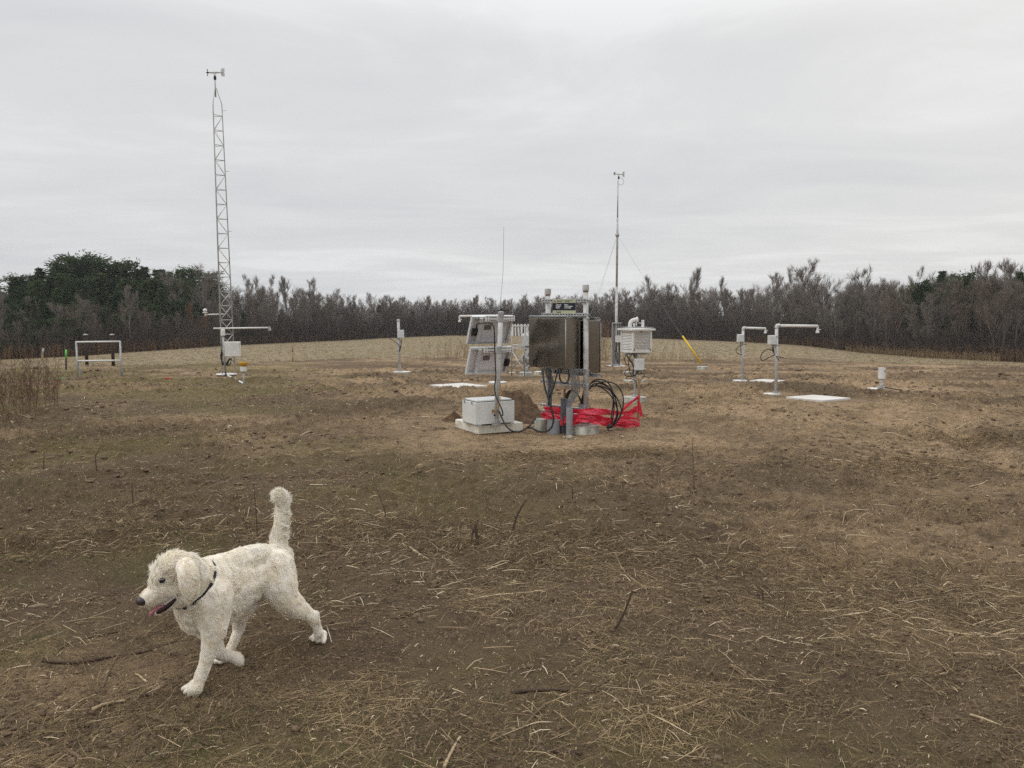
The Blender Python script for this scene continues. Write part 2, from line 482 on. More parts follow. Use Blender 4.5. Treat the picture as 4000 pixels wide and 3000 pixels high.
def build_ground():
    th = np.concatenate([np.linspace(-180, -44, 60)[:-1], np.linspace(-44, -37, 40)[:-1], np.linspace(-37, 37, 1050), np.linspace(37, 44, 40)[1:], np.linspace(44, 180, 60)[1:]])
    th = np.radians(th)
    r = np.concatenate([[0.3, 0.8, 1.3, 1.7], 2.0 * np.exp(np.arange(0, 1000) * 0.0036), 2.0 * math.exp(3.6) * np.exp(np.arange(1, 60) * 0.03), [450, 560, 700]])
    nr, ntn = len(r), len(th)
    TT, RR = np.meshgrid(th, r)
    X = RR * np.sin(TT); Y = RR * np.cos(TT)
    Z = H0(X, Y) + np.where((RR < 130) & (Y > 0.5), bump_height(X, Y), 0)
    # stubble rows as low ridges
    V = np.stack([X, Y, Z], -1).reshape(-1, 3)
    i = np.arange(nr - 1)[:, None] * ntn + np.arange(ntn - 1)[None]
    Q = np.stack([i, i + 1, i + ntn + 1, i + ntn], -1).reshape(-1, 4)[:, ::-1]
    me = new_mesh("ground", V, Q, smooth=True)
    x, y = V[:, 0], V[:, 1]
    c = col_of(x, y)
    stub = np.clip((y - stub_start(c) + 12 * (fbm(x, y, 5.0, 4, 41) - 0.5)) / 5.0, 0, 1) * (y > 5)
    stub = stub * np.clip(1 - (y - np.interp(c, EX, ED) - 1.0) / 1.5, 0, 1)
    a = me.attributes.new("stub", 'FLOAT', 'POINT'); a.data.foreach_set("value", stub.astype(np.float32))
    dry = (fbm(x, y, 2.4, 4, 51) - 0.5) * 1.25 + 0.35 + 0.30 * near_station(x, y) + 0.10 * np.clip((y - 5) / 6, 0, 1)
    dry = dry + 0.10 * np.exp(-((x - 2.6 - (y - 4) * 0.42) / 0.9) ** 2) * (y > 3)
    dry = dry + 0.22 * np.clip(ruts(x, y) * -1, 0, 1) - 0.16 * np.clip(ruts(x, y), 0, 1)
    a = me.attributes.new("dry", 'FLOAT', 'POINT'); a.data.foreach_set("value", dry.astype(np.float32))
    gr = np.clip((fbm(x, y, 2.2, 3, 61) - 0.42) / 0.2, 0, 1) * np.clip(1.15 - (x + 0.30 * y) / 3.2, 0.04, 1) * (1 - near_station(x, y))
    a = me.attributes.new("grassy", 'FLOAT', 'POINT'); a.data.foreach_set("value", gr.astype(np.float32))
    m = bpy.data.materials.new("soil"); m.use_nodes = True
    t = m.node_tree; N = t.nodes.new; L = t.links.new
    p = t.nodes["Principled BSDF"]; p.inputs["Roughness"].default_value = 0.92; p.inputs["Specular IOR Level"].default_value = 0.18
    tc = N("ShaderNodeTexCoord").outputs["Object"]
    def noise(s, d=6, ro=0.6, vec=tc):
        n = N("ShaderNodeTexNoise"); n.inputs["Scale"].default_value = s; n.inputs["Detail"].default_value = d; n.inputs["Roughness"].default_value = ro
        L(vec, n.inputs["Vector"]); return n.outputs[0]
    def rngm(v, a0, a1, b0=0, b1=1):
        n = N("ShaderNodeMapRange"); L(v, n.inputs[0]); n.inputs[1].default_value = a0; n.inputs[2].default_value = a1; n.inputs[3].default_value = b0; n.inputs[4].default_value = b1; return n.outputs[0]
    def math_(op, a, b):
        n = N("ShaderNodeMath"); n.operation = op
        for k, v in ((0, a), (1, b)):
            if isinstance(v, (int, float)): n.inputs[k].default_value = v
            else: L(v, n.inputs[k])
        return n.outputs[0]
    def mix(f, a, b):
        n = N("ShaderNodeMix"); n.data_type = 'RGBA'
        if isinstance(f, (int, float)): n.inputs[0].default_value = f
        else: L(f, n.inputs[0])
        for k, v in ((6, a), (7, b)):
            if isinstance(v, tuple): n.inputs[k].default_value = v
            else: L(v, n.inputs[k])
        return n.outputs[2]
    def attr(nm):
        n = N("ShaderNodeAttribute"); n.attribute_name = nm; return n.outputs["Fac"]
    dryf = math_('ADD', attr("dry"), math_('MULTIPLY', math_('SUBTRACT', noise(5.5, 8, 0.68), 0.5), 0.75))
    soil = mix(rngm(dryf, 0.34, 0.84), (0.155, 0.107, 0.063, 1), (0.425, 0.295, 0.172, 1))
    soil = mix(rngm(noise(2.3, 9, 0.74), 0.50, 0.62, 0, 0.62), soil, (0.095, 0.064, 0.040, 1))
    soil = mix(rngm(noise(10, 8, 0.85), 0.53, 0.60, 0, 0.75), soil, (0.062, 0.042, 0.028, 1))
    soil = mix(rngm(noise(38, 5, 0.7), 0.52, 0.70, 0, 0.45), soil, (0.070, 0.052, 0.034, 1))
    soil = mix(rngm(noise(55, 4, 0.8), 0.60, 0.68, 0, 0.75), soil, (0.50, 0.39, 0.265, 1))
    gf = math_('MULTIPLY', attr("grassy"), rngm(noise(9, 6, 0.7), 0.36, 0.58, 0, 0.85))
    soil = mix(gf, soil, (0.175, 0.150, 0.058, 1))
    # stubble field: rows running away from the camera
    mp = N("ShaderNodeMapping"); L(tc, mp.inputs[0]); mp.inputs["Rotation"].default_value = (0, 0, R(11.5))
    wv = N("ShaderNodeTexWave"); wv.wave_type = 'BANDS'; wv.bands_direction = 'X'; wv.inputs["Scale"].default_value = 0.42; wv.inputs["Distortion"].default_value = 1.2; wv.inputs["Detail"].default_value = 3; wv.inputs["Detail Scale"].default_value = 3
    L(mp.outputs[0], wv.inputs["Vector"])
    st = mix(rngm(noise(2.0, 6, 0.75), 0.36, 0.62), (0.17, 0.128, 0.076, 1), (0.315, 0.245, 0.152, 1))
    st = mix(rngm(wv.outputs[0], 0.3, 0.9, 0, 0.35), st, (0.36, 0.285, 0.18, 1))
    st = mix(rngm(noise(0.15, 6, 0.7), 0.46, 0.66, 0, 0.75), st, (0.19, 0.165, 0.085, 1))
    sf = math_('ADD', attr("stub"), math_('MULTIPLY', math_('SUBTRACT', noise(3, 5, 0.7), 0.5), 0.6))
    colr = mix(rngm(sf, 0.35, 0.65), soil, st)
    L(colr, p.inputs["Base Color"])
    b1 = N("ShaderNodeBump"); b1.inputs["Distance"].default_value = 0.035; L(noise(24, 8, 0.75), b1.inputs["Height"])
    b2 = N("ShaderNodeBump"); b2.inputs["Distance"].default_value = 0.09; L(noise(7, 6, 0.7), b2.inputs["Height"]); L(b1.outputs[0], b2.inputs["Normal"])
    L(b2.outputs[0], p.inputs["Normal"])
    o = link("ground", me, m)
    tag(o, "brown trampled soil sloping away into a pale stubble field", None, None, 'structure')
    return o
build_ground()

# ---------------------------------------------------------------- litter on the ground
def straw_mat(name, c1, c2, c3=None):
    m = bpy.data.materials.new(name); m.use_nodes = True
    t = m.node_tree; p = t.nodes["Principled BSDF"]; p.inputs["Roughness"].default_value = 0.8; p.inputs["Specular IOR Level"].default_value = 0.2
    g = t.nodes.new("ShaderNodeNewGeometry"); cr = t.nodes.new("ShaderNodeValToRGB")
    t.links.new(g.outputs["Random Per Island"], cr.inputs[0]); t.links.new(cr.outputs[0], p.inputs["Base Color"])
    cr.color_ramp.elements[0].color = c1; cr.color_ramp.elements[1].color = c2
    if c3: e = cr.color_ramp.elements.new(0.5); e.color = c3
    return m

def litter_points(n, ymax, pw=1.0, clump=None, lo=0.45, seed=0, ymin=2.2):
    """points in the viewed wedge; more per square metre close by"""
    g = np.random.default_rng(seed)
    out = []
    tot = 0
    while tot < n:
        k = n * 2
        t = g.random(k)
        y = ymin * (ymax / ymin) ** (t ** pw)
        x = (g.random(k) * 2 - 1) * y * 0.72
        keep = np.ones(k, bool)
        if clump:
            keep = g.random(k) < np.clip((fbm(x, y, clump, 3, seed + 5) - lo) / 0.22, 0.03, 1)
        keep &= g.random(k) > near_station(x, y) * 0.9
        out.append(np.stack([x, y], -1)[keep]); tot += keep.sum()
    return np.concatenate(out)[:n]

def lay(P, length, wid, lift, up=0.15, seed=0, curve=0.12, base_dir=None, spread=np.pi, flat=1.0):
    g = np.random.default_rng(seed + 100)
    n = len(P)
    a = g.random(n) * 2 * np.pi if base_dir is None else base_dir + g.normal(0, spread, n)
    ln = length[0] + (length[1] - length[0]) * g.random(n) ** 2.2
    tilt = np.abs(g.normal(0, up, n))
    z0 = HH(P[:, 0], P[:, 1]) + 0.003
    dx = np.cos(a) * np.cos(tilt) * ln / 2; dy = np.sin(a) * np.cos(tilt) * ln / 2
    z1 = HH(P[:, 0] + dx, P[:, 1] + dy); zb = HH(P[:, 0] - dx, P[:, 1] - dy)
    zb = np.maximum(zb, z0 - 0.03); z1 = np.maximum(z1, z0 - 0.03)
    lf = lift * g.random(n)
    P0 = np.stack([P[:, 0] - dx, P[:, 1] - dy, zb + lf], -1)
    P1 = np.stack([P[:, 0] + dx, P[:, 1] + dy, z1 + lf + np.sin(tilt) * ln], -1)
    pr = np.stack([-np.sin(a), np.cos(a), np.zeros(n)], -1) * (g.normal(0, curve, n) * ln * 0.3)[:, None]
    PM = (P0 + P1) / 2 + pr
    PM[:, 2] = np.maximum(PM[:, 2], z0 + lf) + 0.002
    w = wid[0] + (wid[1] - wid[0]) * g.random(n)
    w = w * np.clip(P[:, 1] / 8.0, 0.55, 2.2)
    return tubes(P0, P1, w * 0.9, w * 0.7, 3, PM, w)

def clods(seed, n, ymax, size, cl, lo, pw, sub=1, ymin=2.2, P=None):
    g = np.random.default_rng(seed + 300)
    bm = bmesh.new(); bmesh.ops.create_icosphere(bm, subdivisions=1 + sub, radius=1)
    bv = np.array([v.co[:] for v in bm.verts]); bf = np.array([[v.index for v in f.verts] for f in bm.faces]); bm.free()
    if P is None: P = litter_points(n, ymax, pw, cl, lo, seed + 40, ymin)
    P = P[flat_mask(P[:, 0], P[:, 1]) > 0.5]
    n = len(P); k = len(bv)
    s = size[0] + (size[1] - size[0]) * g.random(n) ** 2.5
    s = s * np.clip(P[:, 1] / 12.0, 1, 2.2) if ymin > 5 else s
    sc = np.stack([s * g.uniform(0.8, 1.5, n), s * g.uniform(0.8, 1.5, n), s * g.uniform(0.45, 0.8, n)], -1)
    V = bv[None] * (1 + g.normal(0, 0.24, (n, k, 1)) * np.array([1, 1, 1])) * sc[:, None, :]
    a = g.random(n) * 6.28; ca, sa = np.cos(a)[:, None], np.sin(a)[:, None]
    X = V[:, :, 0] * ca - V[:, :, 1] * sa + P[:, 0:1]; Y = V[:, :, 0] * sa + V[:, :, 1] * ca + P[:, 1:2]
    Z = V[:, :, 2] + (HH(P[:, 0], P[:, 1]) + sc[:, 2] * 0.25)[:, None]
    T = (bf[None] + (np.arange(n) * k)[:, None, None]).reshape(-1, 3)
    me = new_mesh("soil_clods", np.stack([X, Y, Z], -1).reshape(-1, 3), np.zeros((0, 4), int), T, smooth=False)
    m = mat("clod_soil", (0.19, 0.130, 0.082, 1), (0.085, 0.058, 0.038, 1), 14, 0.95, bump=0.006, bscale=120, island=0.5)
    tag(link("soil_clods", me, m), "small dark clods and crumbs of soil scattered on the ground", None, None, 'stuff')

CLUMPS = [(1500, 2110, 1.0, .30), (1330, 2060, .8, .22), (760, 2075, .8, .25), (250, 2140, .7, .25), (1930, 2120, .8, .25), (2350, 2110, .9, .22), (2680, 2170, 1.1, .30), (3150, 2260, 1.0, .30),
          (3350, 2370, .8, .25), (3800, 2360, .8, .30), (1750, 2260, .5, .15), (2150, 2210, .6, .16), (220, 2860, .45, .18), (600, 2900, .4, .12), (1000, 2820, .35, .10), (2620, 2790, .30, .10), (3700, 2640, .5, .20), (2480, 1780, .8, .25),
          (3600, 1830, 1.0, .4), (3850, 1720, .9, .4), (2080, 1790, .7, .2), (1900, 2900, .35, .12), (420, 2760, .22, .08), (3050, 2730, .25, .10), (1150, 2350, .4, .1)]
def clumps():
    g = np.random.default_rng(77)
    A, B, C = [], [], []
    for (px, py, rx, ry) in CLUMPS:
        c = gp(px, py)
        k = rx * ry * 4.0
        def pts(n): return np.stack([c.x + g.normal(0, rx * 0.5, n), c.y + g.normal(0, ry * 0.9, n)], -1)
        A.append(pts(int(1500 * k))); B.append(pts(int((150 if c.y < 7 else 30) * k))); C.append(pts(int(420 * k)))
    A, B, C = (np.concatenate(v) for v in (A, B, C))
    VA = lay(A, (0.02, 0.13), (0.0009, 0.0022), 0.035, 0.22, 70, 0.4)
    tag(link("matted_weeds", new_mesh("matted_weeds", *VA), straw_mat("matted_weed", (0.060, 0.042, 0.026, 1), (0.38, 0.275, 0.145, 1), (0.15, 0.106, 0.060, 1))), "dark matted clumps of flattened weeds on the soil", None, None, 'stuff')
    VB = lay(B, (0.02, 0.15), (0.0012, 0.0040), 0.035, 0.10, 71, 0.07)
    tag(link("pale_trash", new_mesh("pale_trash", *VB), straw_mat("pale_trash", (0.24, 0.165, 0.095, 1), (0.66, 0.52, 0.34, 1))), "pale stalk pieces lying in the matted clumps", None, None, 'stuff')
    clods(9, len(C), 9, (0.003, 0.016), None, 0, 1, 0, 2.2, C)

def litter():
    m_s = straw_mat("dry_straw", (0.13, 0.088, 0.050, 1), (0.62, 0.47, 0.27, 1), (0.32, 0.225, 0.125, 1))
    m_d = straw_mat("dead_grass", (0.085, 0.058, 0.034, 1), (0.42, 0.31, 0.165, 1), (0.19, 0.138, 0.075, 1))
    m_c = straw_mat("bleached_stalk", (0.26, 0.18, 0.105, 1), (0.78, 0.66, 0.47, 1), (0.44, 0.32, 0.19, 1))
    m_g = straw_mat("live_grass", (0.075, 0.085, 0.025, 1), (0.20, 0.20, 0.07, 1))
    parts = []
    P = litter_points(32000, 20, 1.15, 0.6, 0.52, 1)
    parts.append(lay(P, (0.010, 0.12), (0.0007, 0.0018), 0.014, 0.10, 1))
    V, Q = joinVQ(parts)
    tag(link("dry_straw", new_mesh("dry_straw", V, Q), m_s), "fine dry straw strewn over the soil", None, None, 'stuff')
    P = litter_points(25000, 17, 1.1, 0.5, 0.55, 2)
    A = lay(P, (0.015, 0.09), (0.0006, 0.0014), 0.01, 0.25, 2, 0.25)
    P = litter_points(16000, 30, 0.8, 1.6, 0.52, 12)
    B = lay(P, (0.03, 0.12), (0.0010, 0.0020), 0.02, 0.5, 3, 0.5)
    V, Q = joinVQ([A, B])
    tag(link("dead_grass", new_mesh("dead_grass", V, Q), m_d), "matted dead brown grass on the soil", None, None, 'stuff')
    P = litter_points(1300, 16, 1.0, 0.8, 0.50, 3)
    A = lay(P, (0.03, 0.20), (0.0016, 0.0042), 0.012, 0.05, 4, 0.06)
    P = litter_points(15000, 34, 0.72, None, 0, 4)
    B = lay(P, (0.006, 0.030), (0.0016, 0.0046), 0.008, 0.3, 5, 0.1)
    P = litter_points(2600, 9, 0.9, 0.7, 0.50, 33)
    band = np.abs(P[:, 1] - 4.6 + 0.10 * P[:, 0]) < 0.75 + 0.3 * rng.random(len(P))
    P = P[(P[:, 0] > -1.4) & band]
    C = lay(P, (0.02, 0.17), (0.0010, 0.0042), 0.02, 0.06, 6, 0.07, R(-10), 0.95)
    V, Q = joinVQ([A, B, C])
    tag(link("corn_litter", new_mesh("corn_litter", V, Q), m_c), "bleached broken corn stalks and chips on the soil", None, None, 'stuff')
    P = litter_points(26000, 14, 0.9, 0.6, 0.56, 8)
    P = P[(P[:, 0] + 0.25 * P[:, 1] < 0.9 + 1.6 * rng.random(len(P)) ** 3)]
    V, Q = lay(P, (0.02, 0.07), (0.0007, 0.0014), 0.005, 0.9, 9, 0.5)
    tag(link("green_grass", new_mesh("green_grass", V, Q), m_g), "sparse green grass sprouting from the soil", None, None, 'stuff')
    clods(1, 30000, 9.5, (0.0018, 0.0085), 0.35, 0.47, 1.0, 0)
    clods(3, 2600, 8.0, (0.006, 0.016), 0.6, 0.52, 0.9, 1)
    clods(2, 5200, 36.0, (0.007, 0.030), 1.2, 0.50, 0.85, 1, 7.0)
    clumps()
    # stubble in rows
    g = np.random.default_rng(5)
    th = R(11.5)
    d = np.array([math.sin(th), math.cos(th)]); nrm = np.array([math.cos(th), -math.sin(th)])
    k = 90000
    row = np.round(g.uniform(-130, 130, k) / 0.9) * 0.9
    s = g.uniform(20, 215, k)
    P = nrm[None] * (row + g.normal(0, 0.07, k))[:, None] + d[None] * s[:, None]
    c = col_of(P[:, 0], P[:, 1])
    ok = (P[:, 1] > stub_start(c) + 0.5) & (P[:, 1] < np.interp(c, EX, ED) + 1) & (np.abs(P[:, 0]) < P[:, 1] * 0.72)
    P = P[ok]
    z = H0(P[:, 0], P[:, 1])
    h = g.uniform(0.06, 0.22, len(P)) 
    P0 = np.stack([P[:, 0], P[:, 1], z - 0.03], -1)
    P1 = P0 + np.stack([g.normal(0, 0.05, len(P)), g.normal(0, 0.05, len(P)), h], -1)
    r = np.full(len(P), 0.009)
    V1 = tubes(P0, P1, r, r * 0.8, 3)
    # loose trash between rows
    k = 30000
    y = g.uniform(34, 190, k); x = g.uniform(-0.72, 0.72, k) * y
    c = col_of(x, y); ok = (y > stub_start(c)) & (y < np.interp(c, EX, ED)); x, y = x[ok], y[ok]
    V2 = lay(np.stack([x, y], -1), (0.15, 0.5), (0.004, 0.009), 0.03, 0.1, 11)
    V, Q = joinVQ([V1, V2])
    tag(link("corn_stubble", new_mesh("corn_stubble", V, Q), straw_mat("stubble", (0.19, 0.14, 0.085, 1), (0.42, 0.33, 0.21, 1))), "pale corn stubble in rows across the field", None, None, 'stuff')
litter()

def weeds(name, label, pts, hgt, n_side, m, seed, r0=0.003):
    """dry upright stems with short side twigs, one stuff object"""
    g = np.random.default_rng(seed)
    n = len(pts)
    z = HH(pts[:, 0], pts[:, 1])
    h = g.uniform(*hgt, n)
    P0 = np.stack([pts[:, 0], pts[:, 1], z - 0.02], -1)
    lean = g.normal(0, 0.13, (n, 2)) * h[:, None]
    P1 = P0 + np.stack([lean[:, 0], lean[:, 1], h], -1)
    PM = (P0 + P1) / 2 + np.stack([g.normal(0, 0.02, n), g.normal(0, 0.02, n), np.zeros(n)], -1)
    parts = [tubes(P0, P1, r0, r0 * 0.4, 3, PM)]
    for k in range(n_side):
        t = g.uniform(0.25, 0.98, n)[:, None]
        A = P0 * (1 - t) + P1 * t
        a = g.random(n) * 6.28
        ln = (h * g.uniform(0.08, 0.30, n))[:, None]
        B = A + ln * np.stack([np.cos(a) * 0.6, np.sin(a) * 0.6, np.full(n, 0.75)], -1)
        parts.append(tubes(A, B, r0 * 0.55, r0 * 0.5, 3))
    V, Q = joinVQ(parts)
    return tag(link(name, new_mesh(name, V, Q), m), label, None, None, 'stuff')

def pxpts(g, n, x0, x1, y0, y1):
    """ground points whose photo position lies in a box (rows given as distances)"""
    y = g.uniform(y0, y1, n)
    px = g.uniform(x0, x1, n)
    return np.stack([(px - 2000) / (F * 0.9965) * y, y], -1)

def all_weeds():
    g = np.random.default_rng(3)
    mw = straw_mat("dry_weed", (0.065, 0.036, 0.024, 1), (0.17, 0.095, 0.058, 1))
    mr = straw_mat("rusty_weed", (0.14, 0.08, 0.045, 1), (0.30, 0.19, 0.10, 1))
    mb = straw_mat("pale_weed", (0.20, 0.14, 0.075, 1), (0.36, 0.27, 0.15, 1))
    P = np.concatenate([pxpts(g, 330, -700, 130, 12.0, 17.5), pxpts(g, 60, 90, 225, 13.0, 17.5), pxpts(g, 80, -600, 70, 9.5, 12.5)])
    weeds("tall_dry_weeds", "tall brown weeds standing at the left edge of the plot", P, (0.35, 1.0), 9, mw, 1, 0.0035)
    P = np.concatenate([pxpts(g, 26, 1650, 1760, 50, 53), pxpts(g, 70, 1740, 1900, 49, 53), pxpts(g, 60, 1900, 2010, 48, 52)])
    weeds("field_edge_weeds", "brown weeds along the near edge of the stubble behind the solar panels", P, (0.2, 1.5), 9, mr, 2, 0.006)
    P = np.concatenate([pxpts(g, 230, 2330, 2800, 45, 50)])
    weeds("pale_field_weeds", "pale dry weeds along the stubble behind the louvred box", P, (0.15, 0.75), 6, mb, 4, 0.006)
    P = pxpts(g, 12, 2345, 2375, 45, 47)
    weeds("tall_brown_weeds", "few tall brown weeds left of the guyed mast foot", P, (1.4, 2.6), 14, mr, 14, 0.009)
    y = 3.8 * (13 / 3.8) ** g.random(110); x = g.uniform(-0.6, 0.6, 110) * y
    weeds("upright_weed_stems", "thin dead weed stems standing here and there in the soil", np.stack([x, y], -1), (0.05, 0.22), 3, mw, 22, 0.0016)
    # rusty ferns along the foot of the woods
    px = np.concatenate([g.uniform(-500, 1500, 2600), g.uniform(1500, 3000, 1500), g.uniform(2900, 4400, 3000)])
    D = np.interp(px, EX, ED) + g.uniform(0.2, 6, len(px))
    P = np.stack([(px - 2000) / (F * 0.9965) * D, D], -1)
    weeds("wood_edge_brush", "rusty brush along the foot of the woods", P, (0.35, 1.5), 9, mr, 6, 0.012)
    px = g.uniform(3300, 3900, 900)
    D = np.interp(px, EX, ED) + g.uniform(-1.5, 2, len(px))
    P = np.stack([(px - 2000) / (F * 0.9965) * D, D], -1)
    weeds("pale_edge_grass", "pale yellow grass at the foot of the woods on the right", P, (0.3, 0.9), 6, mb, 8, 0.012)
all_weeds()

# ---------------------------------------------------------------- trees
def bark(name, c1, c2):
    m = mat(name, c1, c2, 3.0, 0.9, spec=0.15, island=0.6)
    return m
BARK = [bark("grey_bark", (0.19, 0.165, 0.148, 1), (0.11, 0.094, 0.083, 1)),
        bark("brown_bark", (0.175, 0.140, 0.118, 1), (0.10, 0.079, 0.066, 1)),
        bark("birch_bark", (0.42, 0.39, 0.36, 1), (0.24, 0.21, 0.19, 1))]
TWIG = [bark("grey_twigs", (0.25, 0.214, 0.182, 1), (0.135, 0.115, 0.097, 1)),
        bark("brown_twigs", (0.215, 0.172, 0.138, 1), (0.115, 0.092, 0.074, 1)),
        bark("pale_twigs", (0.36, 0.325, 0.29, 1), (0.21, 0.185, 0.165, 1)),
        bark("russet_twigs", (0.28, 0.155, 0.09, 1), (0.15, 0.095, 0.065, 1))]
NEEDLE = [mat("dark_needles", (0.040, 0.070, 0.018, 1), (0.018, 0.036, 0.010, 1), 2.0, 0.8, spec=0.2, island=0.5),
          mat("green_needles", (0.062, 0.092, 0.026, 1), (0.030, 0.050, 0.016, 1), 2.0, 0.8, spec=0.2, island=0.5)]

def rot_about(v, k, a):
    return v * math.cos(a) + k.cross(v) * math.sin(a) + k * k.dot(v) * (1 - math.cos(a))

def bare_tree(seed, spread=0.9, crown0=0.25, limbs=15, levels=3, fine=True, fork=False, thick=1.0):
    """unit-height leafless tree -> (trunk segs, twig segs)"""
    q = random.Random(seed)
    trunk, twig = [], []
    def branch(p, d, ln, r, lev):
        nseg = (8, 5, 3, 2, 1)[lev]
        pts = [p]
        for s in range(nseg):
            wob = 0.07 if lev == 0 else 0.15
            d = (d + Vector((q.gauss(0, wob), q.gauss(0, wob), q.gauss(0, wob * 0.6) + (0.17 if lev > 0 else 0.04)))).normalized()
            p = p + d * (ln / nseg); pts.append(p)
        for s in range(nseg):
            ra = r * (1 - 0.82 * s / nseg); rb = r * (1 - 0.82 * (s + 1) / nseg)
            (trunk if lev <= 1 else twig).append((pts[s], pts[s + 1], ra, rb))
        if lev >= levels: return
        n = (limbs, 6, 5, 3)[lev]
        for i in range(n):
            t = (crown0 + (1 - crown0) * (i + q.random()) / n) if lev == 0 else (0.2 + 0.8 * (i + q.random()) / n)
            t = min(t, 0.999)
            k = int(t * nseg); fr = t * nseg - k
            base = pts[k].lerp(pts[k + 1], fr)
            dd = (pts[k + 1] - pts[k]).normalized()
            ax = dd.orthogonal().normalized()
            ax = rot_about(ax, dd, q.random() * 6.283)
            an = R(q.uniform(24, 52)) * spread
            nd = rot_about(dd, ax, an)
            L2 = ln * ((0.46 * (1.12 - t * 0.75)) if lev == 0 else 0.52 * (1.1 - 0.5 * t)) * q.uniform(0.7, 1.2)
            branch(base, nd, L2, max(r * (1 - 0.8 * t) * 0.5, 0.0011), lev + 1)
    if fork:
        for k in range(3):
            a = k * 2.1 + q.random()
            branch(Vector((0.01 * math.cos(a), 0.01 * math.sin(a), 0)), Vector((0.28 * math.cos(a), 0.28 * math.sin(a), 1)).normalized(), 0.92, 0.010 * thick, 0)
    else:
        branch(Vector((0, 0, 0)), Vector((q.gauss(0, 0.03), q.gauss(0, 0.03), 1)), 0.95, 0.0135 * thick, 0)
    return trunk, twig

def segs_mesh(segs, s=3, rmin=0.0):
    P0 = np.array([a[0][:] for a in segs]); P1 = np.array([a[1][:] for a in segs])
    r0 = np.maximum(np.array([a[2] for a in segs]), rmin); r1 = np.maximum(np.array([a[3] for a in segs]), rmin)
    return tubes(P0, P1, r0, r1, s)

def conifer(seed, pine=False):
    q = np.random.default_rng(seed)
    A, B, W = [], [], []
    TA, TB = [[0, 0, 0]], [[0, 0, 0.97]]
    n = 34 if not pine else 26
    for i in range(n):
        h = 0.10 + 0.90 * i / n + q.uniform(-0.01, 0.01)
        if pine:
            rr = 0.26 * math.sin(math.pi * min(1, max(0.08, 1.08 - h)) ** 0.75) ** 0.6 * q.uniform(0.6, 1.15) + 0.02
        else:
            rr = 0.21 * (1.03 - h) ** 0.85 * q.uniform(0.75, 1.15) + 0.008
        for k in range(7):
            a = q.random() * 6.28
            L_ = rr * q.uniform(0.65, 1.12)
            sl = q.uniform(-0.25, 0.2) if not pine else q.uniform(0.0, 0.5)
            m = int(16 + 80 * L_)
            TA.append([0, 0, h]); TB.append([math.cos(a) * L_, math.sin(a) * L_, h + sl * L_])
            for j in range(m):
                t = q.uniform(0.12, 1.0)
                c = np.array([math.cos(a) * L_ * t, math.sin(a) * L_ * t, h + sl * L_ * t])
                c = c + q.normal(0, 0.007 + 0.010 * pine, 3)
                d = np.array([math.cos(a) + q.normal(0, 0.6), math.sin(a) + q.normal(0, 0.6), q.normal(0.15, 0.35)])
                d /= np.linalg.norm(d)
                A.append(c); B.append(c + d * q.uniform(0.016, 0.036)); W.append(q.uniform(0.0035, 0.0075))
    rad = np.full(len(TA), 0.0022); rad[0] = 0.013
    return tubes(TA, TB, rad, rad * 0.4, 4), tubes(A, B, np.array(W), np.array(W) * 0.35, 3)

BT = []
def make_templates():
    specs = [(1, 0.9, 0.25, 15, False), (2, 0.75, 0.35, 14, False), (3, 1.05, 0.2, 15, False), (4, 0.8, 0.3, 16, True), (5, 0.65, 0.4, 14, False), (6, 0.95, 0.15, 14, True), (7, 0.7, 0.25, 16, False)]
    for sd, sp, c0, li, fk in specs:
        a, b = bare_tree(sd, sp, c0, li if not fk else 8, 3 if fk else 3, True, fk)
        # one more twig generation by short side shoots
        q = random.Random(sd + 50)
        extra = []
        for (p0, p1, ra, rb) in b:
            for k in range(2):
                s = p0.lerp(p1, q.random())
                d = ((p1 - p0).normalized() + Vector((q.gauss(0, .35), q.gauss(0, .35), q.gauss(0.35, .3)))).normalized()
                extra.append((s, s + d * q.uniform(0.03, 0.075), 0.0008, 0.0004))
        b = b + extra
        zmax = max(max(s[1].z for s in a), max(s[1].z for s in b))
        f = 1 / zmax
        a = [(p * f, q_ * f, ra, rb) for p, q_, ra, rb in a]; b = [(p * f, q_ * f, ra, rb) for p, q_, ra, rb in b]
        BT.append((segs_mesh(a, 5, 0.0009), segs_mesh(b, 3, 0.0006)))
make_templates()
CT = [conifer(21), conifer(22), conifer(23, True), conifer(24, True)]
_mc = {}
def tree_mesh(kind, i, part, m):
    key = (kind, i, part, m.name)
    if key not in _mc:
        V, Q = (BT if kind == 'b' else CT)[i][part]
        me = new_mesh(("trunk", "crown")[part], V, Q)
        me.materials.append(m)
        _mc[key] = me
    return _mc[key]

TREES = []
def put_tree(name, x, y, h, kind, i, bm_, tm, label, cat, group, wd=1.0, lean=0.0):
    e = empty(name, (x, y, gz(x, y) - 0.1), rnd.random() * 6.28, label, cat, group)
    e.scale = (h * wd, h * wd, h)
    e.rotation_euler = (rnd.gauss(0, 0.05), rnd.gauss(0, 0.05), e.rotation_euler.z)
    for part, pn, m in ((0, "trunk", bm_), (1, "crown", tm)):
        o = bpy.data.objects.new(pn, tree_mesh(kind, i, part, m))
        COL.objects.link(o); o.parent = e
    return e

# top of the tree line in the photo
TX = [-400, 0, 60, 130, 250, 350, 500, 620, 760, 900, 1050, 1200, 1333, 1600, 1800, 2000, 2200, 2400, 2600, 2800, 2950, 3100, 3350, 3500, 3650, 3800, 4000, 4500]
TY = [1090, 1085, 1075, 1050, 1030, 1018, 1030, 1045, 1070, 1085, 1105, 1118, 1125, 1148, 1146, 1145, 1138, 1118, 1095, 1108, 1112, 1085, 1075, 1080, 1065, 1060, 1040, 1030]

def height_for(px, Y, row):
    p = at(px, row, Y)
    return max(2.0, p.z - gz(p.x, p.y) + 0.1)

